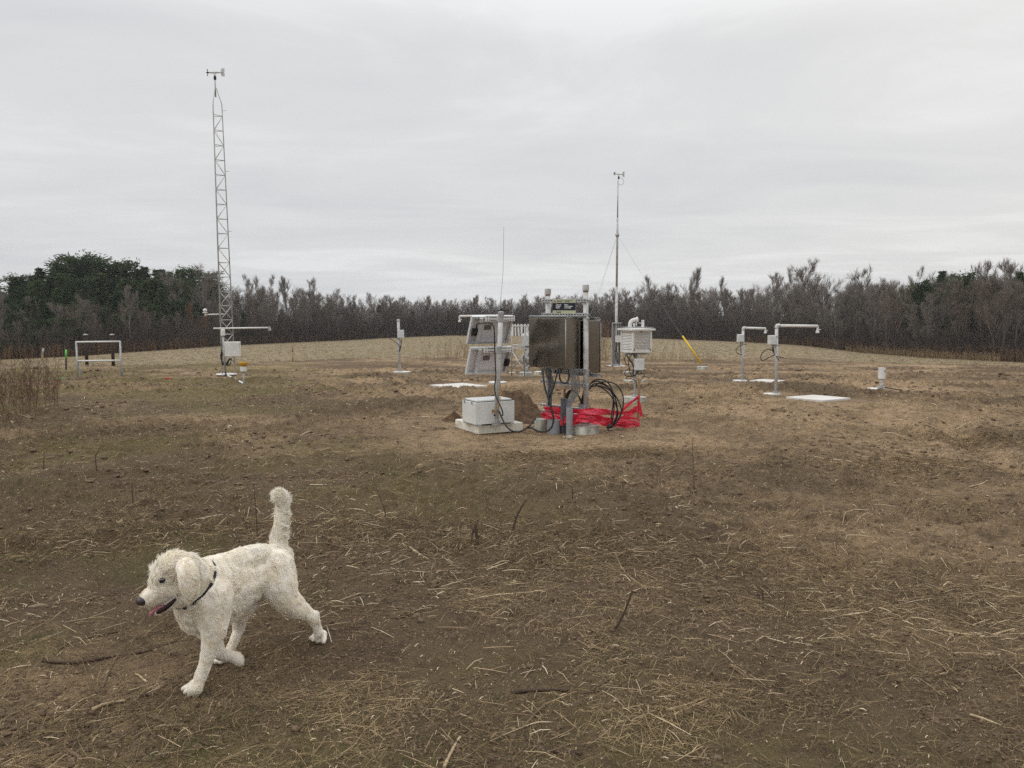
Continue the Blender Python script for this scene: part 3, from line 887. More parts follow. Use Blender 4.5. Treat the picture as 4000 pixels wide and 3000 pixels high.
def plant_wood():
    g = random.Random(77)
    # row of individual bare trees
    n = 0
    px = -260.0
    while px < 4260 and n < 235:
        D = float(np.interp(px, EX, ED))
        Y = D + g.uniform(2.0, 16)
        top = float(np.interp(px, TX, TY))
        left = px < 950
        row = top + (g.uniform(70, 210) if left else g.choice([g.uniform(0, 60), g.uniform(20, 130)]))
        h = height_for(px, Y, row)
        x = (px - 2000) / (F * 0.9965) * Y
        centre = 1150 < px < 2500
        if px < 900 and g.random() < (0.8 if px < 300 else 0.5): px += g.uniform(8, 26); continue
        birch = centre and g.random() < 0.30
        rus = (640 < px < 860 and g.random() < 0.5)
        if birch: bi, ti, lab = 2, 2, "pale barked bare tree among the darker trees beyond the field"
        elif rus: bi, ti, lab = 1, 3, "tree with russet leaves still on it left of the lattice tower"
        elif g.random() < 0.45: bi, ti, lab = 1, 1, "brown leafless tree at the edge of the woods"
        else: bi, ti, lab = 0, 0, "grey leafless tree at the edge of the woods"
        nm = {2: "birch_tree"}.get(ti, "bare_tree")
        put_tree(nm, x, Y, h, 'b', g.randrange(7), BARK[bi], TWIG[ti], lab, "tree", {2: "birches beyond the stubble field", 3: "trees with russet leaves"}.get(ti, "brown bare trees along the woods" if bi == 1 else "grey bare trees along the woods"), g.uniform(0.75, 1.15))
        n += 1
        px += g.uniform(0.5, 1.5) * (17.5)
    # conifer hill on the left
    px = -150.0
    k = 0
    while px < 860:
        D = float(np.interp(px, EX, ED))
        top = float(np.interp(px, [-150, 60, 130, 350, 620, 760, 860], [1180, 1130, 1050, 1018, 1045, 1070, 1095]))
        for lay_ in range(5):
            if (lay_ == 3 and px > 700) or (lay_ == 4 and px > 330): continue
            Y = D + (g.uniform(24, 34), g.uniform(16, 24), g.uniform(9, 16), g.uniform(5, 9), g.uniform(2, 5))[lay_]
            pp = px + g.uniform(-14, 14)
            row = top + (g.uniform(-14, 34), g.uniform(30, 90), g.uniform(95, 190), g.uniform(190, 260), g.uniform(235, 300))[lay_]
            if lay_ >= 2 and px > 480 and g.random() < 0.35: continue
            h = height_for(pp, Y, row)
            x = (pp - 2000) / (F * 0.9965) * Y
            pine = g.random() < 0.3
            put_tree("pine_tree" if pine else "spruce_tree", x, Y, h, 'c', (2 + g.randrange(2)) if pine else g.randrange(2), BARK[1], NEEDLE[g.random() < 0.4],
                     "dark green bushy pine in the evergreen stand on the left" if pine else "dark green pointed spruce in the evergreen stand on the left", "conifer",
                     "pines on the wooded rise" if pine else "spruces on the wooded rise", g.uniform(0.95, 1.35))
            k += 1
        px += g.uniform(17, 28)
    # few low evergreens in the middle and on the right
    for (pp, row, Yo, sp, lab) in ((1483, 1190, 6, 0, "slim dark spruce in front of the birches left of the small post"), (1600, 1215, 5, 0, "small spruce beyond the field above the grey post box"),
                                   (1612, 1222, 7, 1, "short spruce right of the small post box"), (1745, 1212, 6, 1, "low spruce beyond the field left of the solar panels"), (2290, 1195, 6, 2, "green pine visible between the sign and the right post"),
                                   (2305, 1205, 8, 1, "dark spruce directly behind the right post top"), (2190, 1205, 5, 0, "small spruce behind the sign"), (3668, 1057, 12, 0, "dark pointed spruce on the right rising above the bare trees"),
                                   (3640, 1090, 12, 1, "shorter spruce beside the tall dark one on the right"), (3790, 1070, 10, 3, "green pine near the right edge"), (3985, 1062, 8, 0, "dark spruce at the right edge of the view"),
                                   (3585, 1110, 9, 2, "low dark pine left of the tall spruce on the right"), (3740, 1110, 9, 2, "broad dark pine right of the tall spruce on the right"), (3860, 1098, 12, 0, "dark spruce between the green pine and the right edge"),
                                   (950, 1220, 3, 0, "dark spruce at the field edge right of the lattice tower"), (965, 1240, 4, 1, "lower spruce beside the one right of the lattice tower"), (1700, 1230, 5, 3, "low pine in the middle of the far woods")):
        D = float(np.interp(pp, EX, ED)); Y = D + Yo
        x = (pp - 2000) / (F * 0.9965) * Y
        put_tree("spruce_tree" if sp < 2 else "pine_tree", x, Y, height_for(pp, Y, row), 'c', sp, BARK[1], NEEDLE[sp % 2], lab, "conifer", None, 0.95)
    # tall single bare trees standing out against the sky
    for (pp, row, ti, lab, wd, Yo) in ((3215, 1003, 2, "wide spreading bare tree standing highest against the sky on the right", 1.25, 6), (3020, 1056, 6, "rounded bare tree above the right sensor post arm", 1.0, 6), (3105, 1040, 3, "bare tree between the rounded one and the highest one", 0.8, 7),
                                       (3350, 1026, 0, "tall upright bare tree right of the highest spreading one", 0.9, 8), (2672, 1036, 4, "slim tall bare tree above the yellow guy guard", 0.75, 9), (2798, 1075, 1, "tall narrow bare tree left of the sensor posts", 0.8, 9),
                                       (2560, 1068, 1, "tall thin bare tree right of the guyed mast", 0.8, 9), (775, 1022, 5, "spreading bare tree above the pines left of the tower", 1.2, 14), (1020, 1062, 3, "bare tree right of the tower top braces", 0.9, 14),
                                       (1130, 1075, 4, "pale bare tree right of the tower against the sky", 0.9, 20), (1230, 1078, 1, "second pale bare tree right of the tower", 0.8, 20), (3820, 1008, 6, "tall bare tree above the green pine on the right", 0.9, 12),
                                       (3930, 995, 0, "tallest bare tree near the right edge", 0.9, 12), (3990, 1000, 3, "bare tree cut by the right edge of the view", 0.9, 10), (3620, 1028, 5, "bare tree just left of the tall dark spruce", 0.9, 12), (50, 1062, 2, "bare tree at the left edge beside the pines", 1.1, 12)):
        D = float(np.interp(pp, EX, ED)); Y = D + Yo
        x = (pp - 2000) / (F * 0.9965) * Y
        put_tree("bare_tree", x, Y, height_for(pp, Y, row), 'b', ti, BARK[0], TWIG[0], lab, "tree", None, wd)
    # the mass of the wood behind: one body of trunks and twigs
    gg = np.random.default_rng(9)
    for nm, lab, tm, idx, cnt in (("far_woods", "dense grey leafless woods behind the first trees", TWIG[0], 0, 430), ("brown_woods", "dense brown leafless thicket inside the woods", TWIG[1], 1, 340)):
        parts = []
        for k in range(cnt):
            px = gg.uniform(-1400, 5400)
            D = float(np.interp(px, EX, ED))
            Y = D + (gg.uniform(12, 55) if idx == 0 else gg.uniform(4, 26))
            if px < 700:
                if idx == 1 and gg.random() < 0.8: continue
                if idx == 0: Y = D + gg.uniform(36, 60)
            top = float(np.interp(px, TX, TY))
            row = top + (gg.uniform(-4, 60) if idx == 0 else gg.uniform(70, 180))
            if px < 900: row += 60
            h = height_for(px, Y, row)
            x = (px - 2000) / (F * 0.9965) * Y
            bt = BT[gg.integers(7)]
            a = gg.random() * 6.28; ca, sa = math.cos(a), math.sin(a)
            wd = gg.uniform(0.9, 1.5)
            for part in (0, 1):
                V, Q = bt[part]
                if part == 1:
                    Q = Q.reshape(-1, 3, 4)
                    sel = gg.random(len(Q)) < (0.40 if idx == 0 else 0.32)
                    Q = Q[sel].reshape(-1, 4)
                    u, inv = np.unique(Q, return_inverse=True)
                    V = V[u]; Q = inv.reshape(-1, 4)
                    V = V.copy()
                W = np.stack([(V[:, 0] * ca - V[:, 1] * sa) * h * wd + x, (V[:, 0] * sa + V[:, 1] * ca) * h * wd + Y, V[:, 2] * h + gz(x, Y) - 0.1], -1)
                parts.append((W, Q))
        V, Q = joinVQ(parts)
        tag(link(nm, new_mesh(nm, V, Q), tm), lab, None, None, 'stuff')
    # undergrowth: tangled stems along and inside the edge
    k = 32000
    px = gg.uniform(-1400, 5400, k)
    D = np.interp(px, EX, ED); Y = D + 1.5 + gg.random(k) ** 1.5 * 28
    x = (px - 2000) / (F * 0.9965) * Y
    z = H0(x, Y)
    sc_ = D / 100
    P0 = np.stack([x, Y, z - 0.1], -1)
    hgt = gg.uniform(1.2, 4.6, k) * sc_
    P1 = P0 + np.stack([gg.normal(0, 0.45, k), gg.normal(0, 0.45, k), np.ones(k)], -1) * hgt[:, None]
    PM = (P0 + P1) / 2 + gg.normal(0, 0.2, (k, 3)) * sc_[:, None]
    r = gg.uniform(0.012, 0.035, k) * sc_
    parts = [tubes(P0, P1, r, r * 0.4, 3, PM)]
    for j in range(5):
        t = gg.uniform(0.15, 0.95, k)[:, None]
        A = P0 * (1 - t) + P1 * t
        B = A + gg.normal(0, 1, (k, 3)) * np.array([0.55, 0.55, 0.4]) * sc_[:, None] + np.array([0, 0, 0.3])
        parts.append(tubes(A, B, r * 0.6, r * 0.45, 3))
    V, Q = joinVQ(parts)
    tag(link("undergrowth", new_mesh("undergrowth", V, Q), bark("undergrowth", (0.100, 0.078, 0.064, 1), (0.052, 0.040, 0.033, 1))), "tangled dark brown undergrowth along the foot of the woods", None, None, 'stuff')
plant_wood()

# ---------------------------------------------------------------- equipment
def mpp(Y): return Y / (F * 0.9965)         # metres per photo pixel at a distance
def V3(*a): return Vector(a)
def ztop(px, py, Y): return at(px, py, Y).z
def rzv(v): return math.atan2(v.y, v.x)
def cabl(pts, n=8):
    """smooth curve through points (Catmull-Rom)"""
    P = [Vector(p) for p in pts]
    P = [P[0] * 2 - P[1]] + P + [P[-1] * 2 - P[-2]]
    o = []
    for i in range(1, len(P) - 2):
        for k in range(n):
            t = k / n
            a, b, c, d = P[i - 1], P[i], P[i + 1], P[i + 2]
            o.append(0.5 * ((2 * b) + (c - a) * t + (2 * a - 5 * b + 4 * c - d) * t * t + (3 * b - a - 3 * c + d) * t ** 3))
    o.append(P[-2])
    return o

def footing(px, py, wpx, hgt=0.07, label="", mt='concrete', body='formtube', square=False, parent=None, group=None):
    """round concrete footing in a cardboard form; (px,py) = its nearest point on the ground"""
    g = gp(px, py)
    r = wpx * mpp(g.y) / 2
    c = V3(g.x, g.y + r, gz(g.x, g.y + r))
    e = empty("concrete_footing", c, 0, label, "footing", group)
    n = 26
    m = MB()
    q = random.Random(int(px))
    m.lathe(c, [(r * 1.0, -0.15), (r * 1.0, hgt * 0.5), (r * 0.995, hgt - 0.004)], n)
    m.build("form_tube", M[body], e)
    m = MB(); m.lathe(c, [(r * 0.93, hgt - 0.02), (r * 0.985, hgt + 0.004), (r * 0.6, hgt + 0.010), (0.01, hgt + 0.011)], n)
    m.build("concrete_top", M[mt], e)
    return e, c + V3(0, 0, hgt + 0.011), r

# ---- wind monitor (vane with propeller), nose pointing along dirv
def wind_monitor(c, s, dirv, parent):
    d = Vector(dirv).normalized(); up = V3(0, 0, 1)
    m = MB()
    m.tube([c - V3(0, 0, 0.30 * s), c - V3(0, 0, 0.04 * s)], [0.045 * s, 0.055 * s], 10)
    m.tube([c - d * -0.30 * s, c, c - d * 0.16 * s, c - d * 0.42 * s], [0.030 * s, 0.055 * s, 0.040 * s, 0.022 * s], 10)
    b = m.build("wind_vane", M['greybox'], parent)
    m = MB(); m.tube([c - V3(0, 0, 0.34 * s), c - V3(0, 0, 0.18 * s)], [0.065 * s, 0.065 * s], 10); m.build("clamp", M['dark'], b)
    m = MB()
    t0 = c - d * 0.26 * s; t1 = c - d * 0.46 * s
    for k, (za, zb) in enumerate(((0.02, 0.19), (-0.19, -0.02))):
        m.bm.faces.new([m.bm.verts.new(v) for v in (t0 + up * (za if k == 0 else zb) * s, t1 + up * (za if k == 0 else zb) * s, t1 + up * (zb if k == 0 else za) * s, t0 - d * 0.06 * s + up * (zb if k == 0 else za) * s)])
    o = m.build("tail_fin", M['greybox'], b)
    sd = o.modifiers.new("thick", 'SOLIDIFY'); sd.thickness = 0.012 * s; sd.offset = 0
    m = MB()
    side = d.cross(up).normalized()
    hub = c + d * 0.34 * s
    m.tube([hub - d * 0.05 * s, hub + d * 0.07 * s], [0.04 * s, 0.012 * s], 8)
    for k in range(4):
        a = k * math.pi / 2 + 0.6
        r = side * math.cos(a) + up * math.sin(a); tt = d.cross(r)
        pts = [hub + r * 0.02 * s, hub + r * 0.16 * s + tt * 0.035 * s + d * 0.02 * s, hub + r * 0.17 * s - tt * 0.035 * s - d * 0.02 * s, hub + r * 0.03 * s - tt * 0.02 * s]
        m.bm.faces.new([m.bm.verts.new(v) for v in pts])
    o = m.build("propeller", M['dark'], b)
    sd = o.modifiers.new("thick", 'SOLIDIFY'); sd.thickness = 0.01 * s; sd.offset = 0

# ================= lattice tower
def lattice_tower():
    g = gp(885, 1470)
    Y = g.y + 0.2
    base = V3(at(885, 1470, Y).x, Y, gz(g.x, Y))
    s = mpp(Y)
    e = empty("lattice_tower", base, 0, "tall lattice tower with a wind vane on top and a white box near its foot", "tower")
    zt = at(829, 406, Y).z; za = at(841, 343, Y).z
    z0 = base.z + 0.12
    dz = at(885, 1418, Y).z - at(885, 1473, Y).z    # panel height
    R0, R1 = 31.5 * s, 21.0 * s
    xo = at(841, 343, Y).x - base.x
    angs = [R(-98.6), R(21.4), R(141.4)]
    def leg(k, z):
        t = (z - z0) / (zt - z0)
        r = R0 + (R1 - R0) * min(1, t)
        if z > zt: r = R1 * (1 - (z - zt) / (za - zt)) + 0.03
        return V3(base.x + xo * (z - z0) / (za - z0) + r * math.cos(angs[k]), base.y + r * math.sin(angs[k]), z)
    for k in range(3):
        m = MB(); m.tube([leg(k, base.z - 0.1), leg(k, zt), leg(k, za)], [0.021, 0.017, 0.014], 8); m.build("leg", M['galvpale'], e)
    n = int((zt - z0) / dz)
    for i in range(n + 1):
        z = z0 + 0.35 + i * dz
        if z > zt: break
        m = MB()
        for k in range(3):
            a, b = leg(k, z), leg((k + 1) % 3, z)
            m.tube([a, b], 0.011, 5)
            z2 = z + dz
            if z2 < zt:
                b2 = leg((k + 1) % 3, z2); a2 = leg(k, z2)
                low = i < 7
                if low or (i + k) % 2 == 0: m.tube([a, b2], 0.011 if low else 0.007, 5)
                if low or (i + k) % 2 == 1: m.tube([b, a2], 0.011 if low else 0.007, 5)
        m.build("brace", M['galvpale'], e)
    # climbing pegs
    for i in range(5):
        z = zt - 0.2 - i * 2.0
        m = MB(); a = leg(1, z); m.tube([a, a + V3(0.14, 0, 0)], 0.008, 5); m.build("peg", M['galvpale'], e)
    c = at(843, 283, Y); c.x = base.x + xo
    m = MB(); m.tube([V3(base.x + xo * 0.98, Y, za - 0.3), V3(c.x, Y, c.z - 0.17)], 0.026, 8); m.build("top_tube", M['galvpale'], e)
    wind_monitor(V3(c.x, Y, c.z), 0.68, (-1, -0.35, -0.12), e)
    # base flange and short stub legs
    m = MB(); m.lathe(base + V3(0, 0, 0.05), [(38 * s, 0), (40 * s, 0.015), (38 * s, 0.035), (0.02, 0.04)], 24); m.build("base_plate", M['white'], e)
    # side arm with globe sensor
    m = MB(); p0 = at(803, 1229, Y); p1 = at(875, 1227, Y); m.tube([p0, p1], 0.022, 8); m.tube([p0 - V3(0, 0, 0.06), p0 + V3(0, 0, 0.07)], 0.035, 8)
    a = m.build("side_arm", M['white'], e)
    m = MB(); m.ball(at(801, 1212, Y), 0.075, 2, (1, 1, 0.8)); m.lathe(at(801, 1222, Y), [(0.06, -0.02), (0.085, 0.0), (0.085, 0.02), (0.03, 0.03)], 14); m.build("globe_sensor", M['white'], a)
    # long boom
    m = MB(); p0 = at(834, 1283, Y - 0.3); p1 = at(1050, 1280, Y - 0.3); m.tube([p0, p1], 0.028, 8); a = m.build("boom", M['white'], e)
    m = MB(); q = at(1054, 1283, Y - 0.3); m.lathe(q - V3(0, 0, 0.07), [(0.05, 0), (0.05, 0.05), (0.035, 0.06), (0.035, 0.13), (0.05, 0.14)], 12); m.build("boom_sensor", M['galv'], a)
    # white cylinder on a side pole
    q = at(871, 1311, Y - 0.35)
    m = MB(); m.lathe(q, [(0.068, 0), (0.072, 0.02), (0.072, 0.19), (0.05, 0.215), (0.01, 0.22)], 18); m.build("white_canister", M['white'], e)
    m = MB(); m.tube([V3(q.x + 0.05, q.y, base.z + 0.05), q], 0.035, 8); m.build("side_pole", M['galv'], e)
    # enclosure
    c = at(909, 1364, Y - 0.55)
    rz = Matrix.Rotation(R(12), 4, 'Z')
    m = MB(); m.box(c, (56 * s, 0.24, 57 * s), rz, 0.012); o = m.build("enclosure", M['white'], e)
    m = MB(); m.box(c + V3(0.02, -0.135, 0), (52 * s, 0.02, 53 * s), rz, 0.006); m.build("door", M['white'], o)
    # cables behind the box
    q = random.Random(3)
    for k in range(5):
        x0 = 862 + q.uniform(-5, 28)
        pts = [at(x0, 1372 + q.uniform(-8, 8), Y - 0.3), at(858 + q.uniform(0, 10), 1395, Y - 0.3), at(866 + q.uniform(-4, 10), 1416 + q.uniform(-4, 8), Y - 0.35), at(885 + q.uniform(-5, 12), 1424 + q.uniform(-5, 5), Y - 0.35), at(898 + q.uniform(-4, 8), 1400, Y - 0.35)]
        m = MB(); m.tube(cabl(pts, 5), 0.016, 6); m.build("cable", M['black'], e)
    # buried conduit running to the gauge
    a = gp(890, 1474); b = gp(953, 1503)
    m = MB(); m.tube([a + V3(0, 0, 0.06), (a + b) / 2 + V3(0, 0, 0.045), b + V3(0, 0, 0.03)], 0.028, 8)
    tag(m.build("ground_conduit", M['white']), "white conduit pipe lying on the soil from the lattice tower to the amber topped gauge", "pipe")
    # amber topped gauge
    g2 = gp(953, 1503)
    e2 = empty("snow_gauge", g2, 0, "small white gauge with an amber rim on a stake right of the lattice tower", "gauge")
    s2 = mpp(g2.y)
    m = MB(); m.tube([g2 - V3(0, 0, 0.2), V3(g2.x, g2.y, ztop(952, 1440, g2.y))], 0.022, 8); m.build("pole", M['galv'], e2)
    c = at(951, 1451, g2.y)
    m = MB(); m.lathe(c, [(11 * s2, 0), (11.5 * s2, 0.01), (11.5 * s2, 19 * s2), (10 * s2, 19.5 * s2)], 18); m.build("gauge_body", M['white'], e2)
    c = at(951, 1432, g2.y)
    m = MB(); m.lathe(c, [(10 * s2, 0), (11 * s2, 5 * s2), (16 * s2, 8 * s2), (17 * s2, 17 * s2), (15 * s2, 18 * s2), (12 * s2, 12 * s2)], 18); m.build("rim", M['amber'], e2)
lattice_tower()

# ================= guyed mast
def guyed_mast():
    g = gp(2405, 1434)
    Y = g.y
    s = mpp(Y)
    base = V3(g.x, Y, g.z)
    e = empty("guyed_mast", base, 0, "tall thin guyed mast with a wind vane on top behind the louvred box", "mast")
    zt = ztop(2414, 705, Y); zm = ztop(2410, 1120, Y)
    x = at(2408, 1200, Y).x
    m = MB(); m.tube([V3(x, Y, base.z + 0.1), V3(x, Y, zm)], [0.066, 0.062], 12); m.tube([V3(x, Y, zm), V3(x, Y, ztop(2410, 915, Y)), V3(x, Y, ztop(2413, 850, Y))], [0.052, 0.052, 0.045], 12)
    m.tube([V3(x, Y, ztop(2413, 850, Y)), V3(x, Y, zt)], [0.034, 0.028], 10)
    m.build("mast_pole", M['galvpale'], e)
    m = MB(); zz = ztop(2410, 918, Y); m.lathe(V3(x, Y, zz), [(0.07, -0.08), (0.11, 0), (0.07, 0.09)], 10); m.build("guy_collar", M['galv'], e)
    wind_monitor(at(2417, 680, Y), 0.66, (-1, -0.3, 0), e)
    m = MB(); c = at(2425, 709, Y)
    m.tube([c + V3(0.14 * math.cos(a), 0, 0.17 * math.sin(a)) for a in [k * 6.283 / 20 for k in range(21)]], 0.010, 5); m.build("cable_loop", M['galv'], e)
    # channel frame round the foot
    zf = ztop(2405, 1262, Y)
    for xo, w in ((-10, 11), (13, 7)):
        m = MB(); xx = x + xo * s; ww = w * s
        m.box((xx, Y + 0.05, (base.z + zf) / 2), (ww, 0.02, zf - base.z)); m.box((xx - ww / 2, Y, (base.z + zf) / 2), (0.02, 0.16, zf - base.z)); m.box((xx + ww / 2, Y, (base.z + zf) / 2), (0.02, 0.16, zf - base.z))
        m.build("channel_post", M['galv'], e)
    m = MB(); m.box((x + 1 * s, Y - 0.05, zf), (35 * s, 0.24, 0.05)); m.box((x + 1 * s, Y - 0.10, base.z + 0.15), (42 * s, 0.3, 0.03)); m.build("cross_plate", M['galv'], e)
    m = MB(); c = at(2414, 1324, Y - 0.25); m.box(c, (20 * s, 0.14, 26 * s), None, 0.01); m.build("junction_box", M['greybox'], e)
    q = random.Random(4)
    for k in range(4):
        m = MB(); pts = [at(2408 + 3 * k, 1337, Y - 0.2), at(2404 + q.uniform(0, 16), 1360, Y - 0.2), at(2407 + q.uniform(-3, 14), 1390, Y - 0.2), at(2410 + q.uniform(0, 8), 1422, Y - 0.2)]
        m.tube(cabl(pts, 4), 0.014, 5); m.build("cable", M['black'], e)
    m = MB(); m.box((x + 0.0, Y - 0.05, base.z + 0.02), (62 * s, 0.7, 0.14), 0.2, 0.02); tag(m.build("concrete_footing", M['white']), "flat white concrete pad under the guyed mast", "footing")
    # guys
    top = V3(x, Y, zz)
    def guy(end, mname, r=0.0042):
        m = MB(); pts = []
        for k in range(9):
            t = k / 8; p = top.lerp(end, t); p.z -= 0.10 * math.sin(math.pi * t); pts.append(p)
        m.tube(pts, r, 5); return m.build("guy_wire", M[mname], e)
    ge = gp(2745, 1437)
    guy(ge + V3(0, 0, 0.1), 'galv')
    # left guys go down behind the cabinets (two, almost in line)
    def aim(px, py, Yd): return at(px, py, Yd)
    for (px, py, Yd) in ((2345, 1110, Y - 1.8), (2350, 1110, Y + 1.8)):
        p = at(px, py, Yd); d = p - top
        k = (gz(p.x, p.y) - 0.2 - top.z) / d.z
        guy(top + d * k, 'galv')
    a = at(2656, 1308, 0.0 + (top.lerp(ge, 0.80)).y); 
    d = (ge - top)
    m = MB(); p0 = top.lerp(ge + V3(0, 0, 0.1), 0.765); p1 = top.lerp(ge + V3(0, 0, 0.1), 0.985)
    m.tube([p0 - V3(0, 0, 0.06), p1 - V3(0, 0, 0.0)], 0.042, 8); m.build("yellow_guard", M['yellow'], e)
    footing(2750, 1445, 46, 0.14, "round concrete footing at the foot of the yellow guy guard", 'concrete')
    for (px, py, wpx, lb) in ((2454, 1457, 34, "small concrete footing just left of the louvred box post, far one"), (2465, 1493, 52, "concrete footing left of the louvred box post, near one"), (2512, 1492, 22, "small concrete footing right of the louvred box post")):
        footing(px, py, wpx, 0.05, lb)
guyed_mast()

# ================= small poles
def cable_set(e, Y, px, lists, r=0.012, mt='black'):
    for pts in lists:
        m = MB(); m.tube(cabl([at(x, y, Y - d) for x, y, d in pts], 6), r, 6); m.build("cable", M[mt], e)

def box_pole():
    fe, top, r = footing(1565, 1464, 68, 0.10, "round white footing under the pole with a grey box left of the solar panels", 'white')
    Y = top.y; s = mpp(Y)
    e = empty("sensor_pole", top, 0, "grey pole with a cap and small grey box left of the solar panels", "pole")
    x0 = at(1561, 1445, Y).x; x1 = at(1556, 1252, Y).x
    zt = ztop(1556, 1250, Y)
    m = MB(); m.tube([V3(x0, Y, top.z), V3(x1, Y, zt)], 5.2 * s, 12); m.build("pole_tube", M['galvpale'], e)
    m = MB(); m.lathe(V3(x1, Y, zt - 0.02), [(6.5 * s, -0.02), (6.5 * s, 0.04), (3 * s, 0.05)], 14); m.build("cap", M['galvpale'], e)
    m = MB(); m.lathe(V3(x0, Y, top.z), [(11 * s, 0), (11 * s, 0.02), (7 * s, 0.03), (7 * s, 0.05)], 14); m.build("flange", M['galv'], e)
    m = MB(); m.box(at(1566, 1304, Y - 0.14), (24.5 * s, 0.12, 30 * s), 0.12, 0.012); b = m.build("junction_box", M['greybox'], e)
    cable_set(e, Y, 0, [[(1568, 1320, .14), (1568, 1340, .14), (1562, 1360, .1), (1561, 1375, .08)], [(1558, 1346, .1), (1535, 1330, .1), (1523, 1322, .1), (1540, 1318, .1), (1560, 1325, .1), (1567, 1345, .1), (1562, 1372, .1)]], 0.011)
    m = MB(); m.box(at(1560, 1348, Y - 0.06), (13 * s, 0.1, 0.02)); m.build("clamp", M['galv'], e)
box_pole()

def snow_sensor(base, topxy, armx, sens, box, ft, label, blab, flab, loops, rpx=6.5, arm_dY=0.0):
    fe, top, r = footing(ft[0], ft[1], ft[2], ft[3], flab, 'white')
    Y = top.y; s = mpp(Y)
    e = empty("snow_depth_sensor", top, 0, label, "snow sensor")
    x0 = at(base[0], base[1], Y).x; xt = at(topxy[0], topxy[1], Y).x; zt = ztop(topxy[0], topxy[1], Y)
    rr = rpx * s
    m = MB(); m.tube([V3(x0, Y, top.z), V3(xt, Y, zt - 1.5 * rr)], rr, 14); m.build("pole_tube", M['galvpale'], e)
    m = MB(); m.lathe(V3(x0, Y, top.z), [(rr * 2.1, 0), (rr * 2.1, 0.015), (rr * 1.3, 0.02), (rr * 1.3, 0.05)], 16); m.build("flange", M['galv'], e)
    pe = at(armx, topxy[1] + 2, Y + arm_dY)
    m = MB(); sg = 1 if armx > topxy[0] else -1
    el = [V3(xt, Y, zt - 1.6 * rr), V3(xt, Y, zt - 0.6 * rr), V3(xt + sg * 0.5 * rr, Y, zt), V3(xt + sg * 1.8 * rr, Y, zt + 0.1 * rr)]
    m.tube(cabl(el, 4), rr * 1.12, 14); m.build("elbow", M['galvpale'], e)
    m = MB(); m.tube([V3(xt + sg * 1.4 * rr, Y, zt), pe], rr * 0.86, 14); a = m.build("arm", M['white'], e)
    sp = at(sens[0], sens[1], Y + arm_dY)
    m = MB(); m.tube(cabl([pe - V3(sg * 0.3 * rr, 0, 0), pe + V3(0, 0, -0.4 * rr), V3(pe.x, pe.y, sp.z)], 4), rr * 0.62, 12); m.build("drop_tube", M['white'], a)
    m = MB(); m.lathe(V3(pe.x, pe.y, sp.z - 1.3 * rr), [(0.7 * rr, 0), (1.05 * rr, 0.15 * rr), (1.05 * rr, 1.1 * rr), (0.6 * rr, 1.6 * rr)], 14); m.box(V3(pe.x + rr, pe.y, sp.z + 0.9 * rr), (rr * 1.6, rr * 0.6, rr * 0.5)); m.build("sensor_head", M['white'], a)
    if box:
        m = MB(); c = at((box[0] + box[2]) / 2, (box[1] + box[3]) / 2, Y - 0.02); m.box(c, ((box[2] - box[0]) * s, 0.14, (box[3] - box[1]) * s), 0.15, 0.010); bo = m.build("junction_box", M['greybox'], e)
        m = MB(); m.box(c + V3(0, -0.078, 0), ((box[2] - box[0] - 3) * s, 0.012, (box[3] - box[1] - 3) * s), 0.15, 0.004); m.build("box_lid", M['greybox'], bo)
    for yy in ((box[1] + 4, box[3] + 2) if box else ()):
        m = MB(); m.lathe(V3(xt * 0.7 + x0 * 0.3, Y, ztop(topxy[0], yy, Y)), [(rr * 1.14, -0.012), (rr * 1.14, 0.012)], 14); m.build("clamp", M['galv'], e)
    cable_set(e, Y, 0, loops, 0.0095)
    return e, Y

snow_sensor((3031, 1532), (3034, 1272), 3194, (3195, 1293), (3003, 1310, 3028, 1346), (3026, 1544, 66, 0.02),
            "near snow depth sensor, tall white tube pole with a long arm, right of centre", "", "flat white footing under the near right sensor pole",
            [[(3023, 1347, .1), (3022, 1365, .1), (3024, 1380, .1), (3026, 1388, .12)], [(3018, 1347, .1), (3016, 1358, .1), (3022, 1378, .1)],
             [(3022, 1372, .1), (3003, 1364, .1), (2985, 1372, .1), (2972, 1390, .1), (2976, 1408, .1), (2998, 1400, .1), (3024, 1386, .1)],
             [(3030, 1390, .12), (3036, 1398, .12), (3044, 1408, .12)], [(3036, 1392, .12), (3052, 1396, .12), (3062, 1397, .12)]])
snow_sensor((2900, 1478), (2903, 1281), 2990, (2989, 1296), (2881, 1306, 2903, 1336), (2899, 1494, 58, 0.05),
            "farther snow depth sensor on a shorter pole behind and left of the near one", "", "white rubble footing under the farther right sensor pole",
            [[(2893, 1336, .1), (2894, 1360, .1), (2896, 1388, .1)], [(2918, 1344, .1), (2895, 1348, .1), (2877, 1362, .1), (2878, 1378, .1), (2896, 1388, .1)]], 5.2)
snow_sensor((1942, 1490), (1946, 1233), 1795, (1794, 1252), None, (1943, 1501, 74, 0.05),
            "snow depth sensor whose arm reaches out left above the solar panels", "", "round white footing behind the solar panel post", [], 5.0)

def board(corn, label):
    P = [gp(*c) for c in corn]
    # square it up: rebuild from centre and mean half diagonals
    c = sum(P, Vector()) / 4
    d1 = (P[2] - P[0]) / 2; d2 = (P[3] - P[1]) / 2
    Q = [c - d1, c - d2, c + d1, c + d2]
    n = d1.cross(d2).normalized()
    m = MB()
    top = [q + V3(0, 0, 0.036) for q in Q]
    m.poly(top, 0.07)
    return tag(m.build("ground_board", M['board'], None, 0.004), label, "board", "white snow boards on the ground")
board([(1680, 1509), (1768, 1520), (1905, 1512), (1808, 1500)], "white square board on the ground left of the solar panels")
board([(3068, 1558), (3215, 1571), (3322, 1562), (3178, 1548)], "large white square board on the ground under the near right sensor")
board([(2931, 1491), (3015, 1496), (3074, 1491), (2975, 1484)], "white board on the ground behind the near right sensor pole")

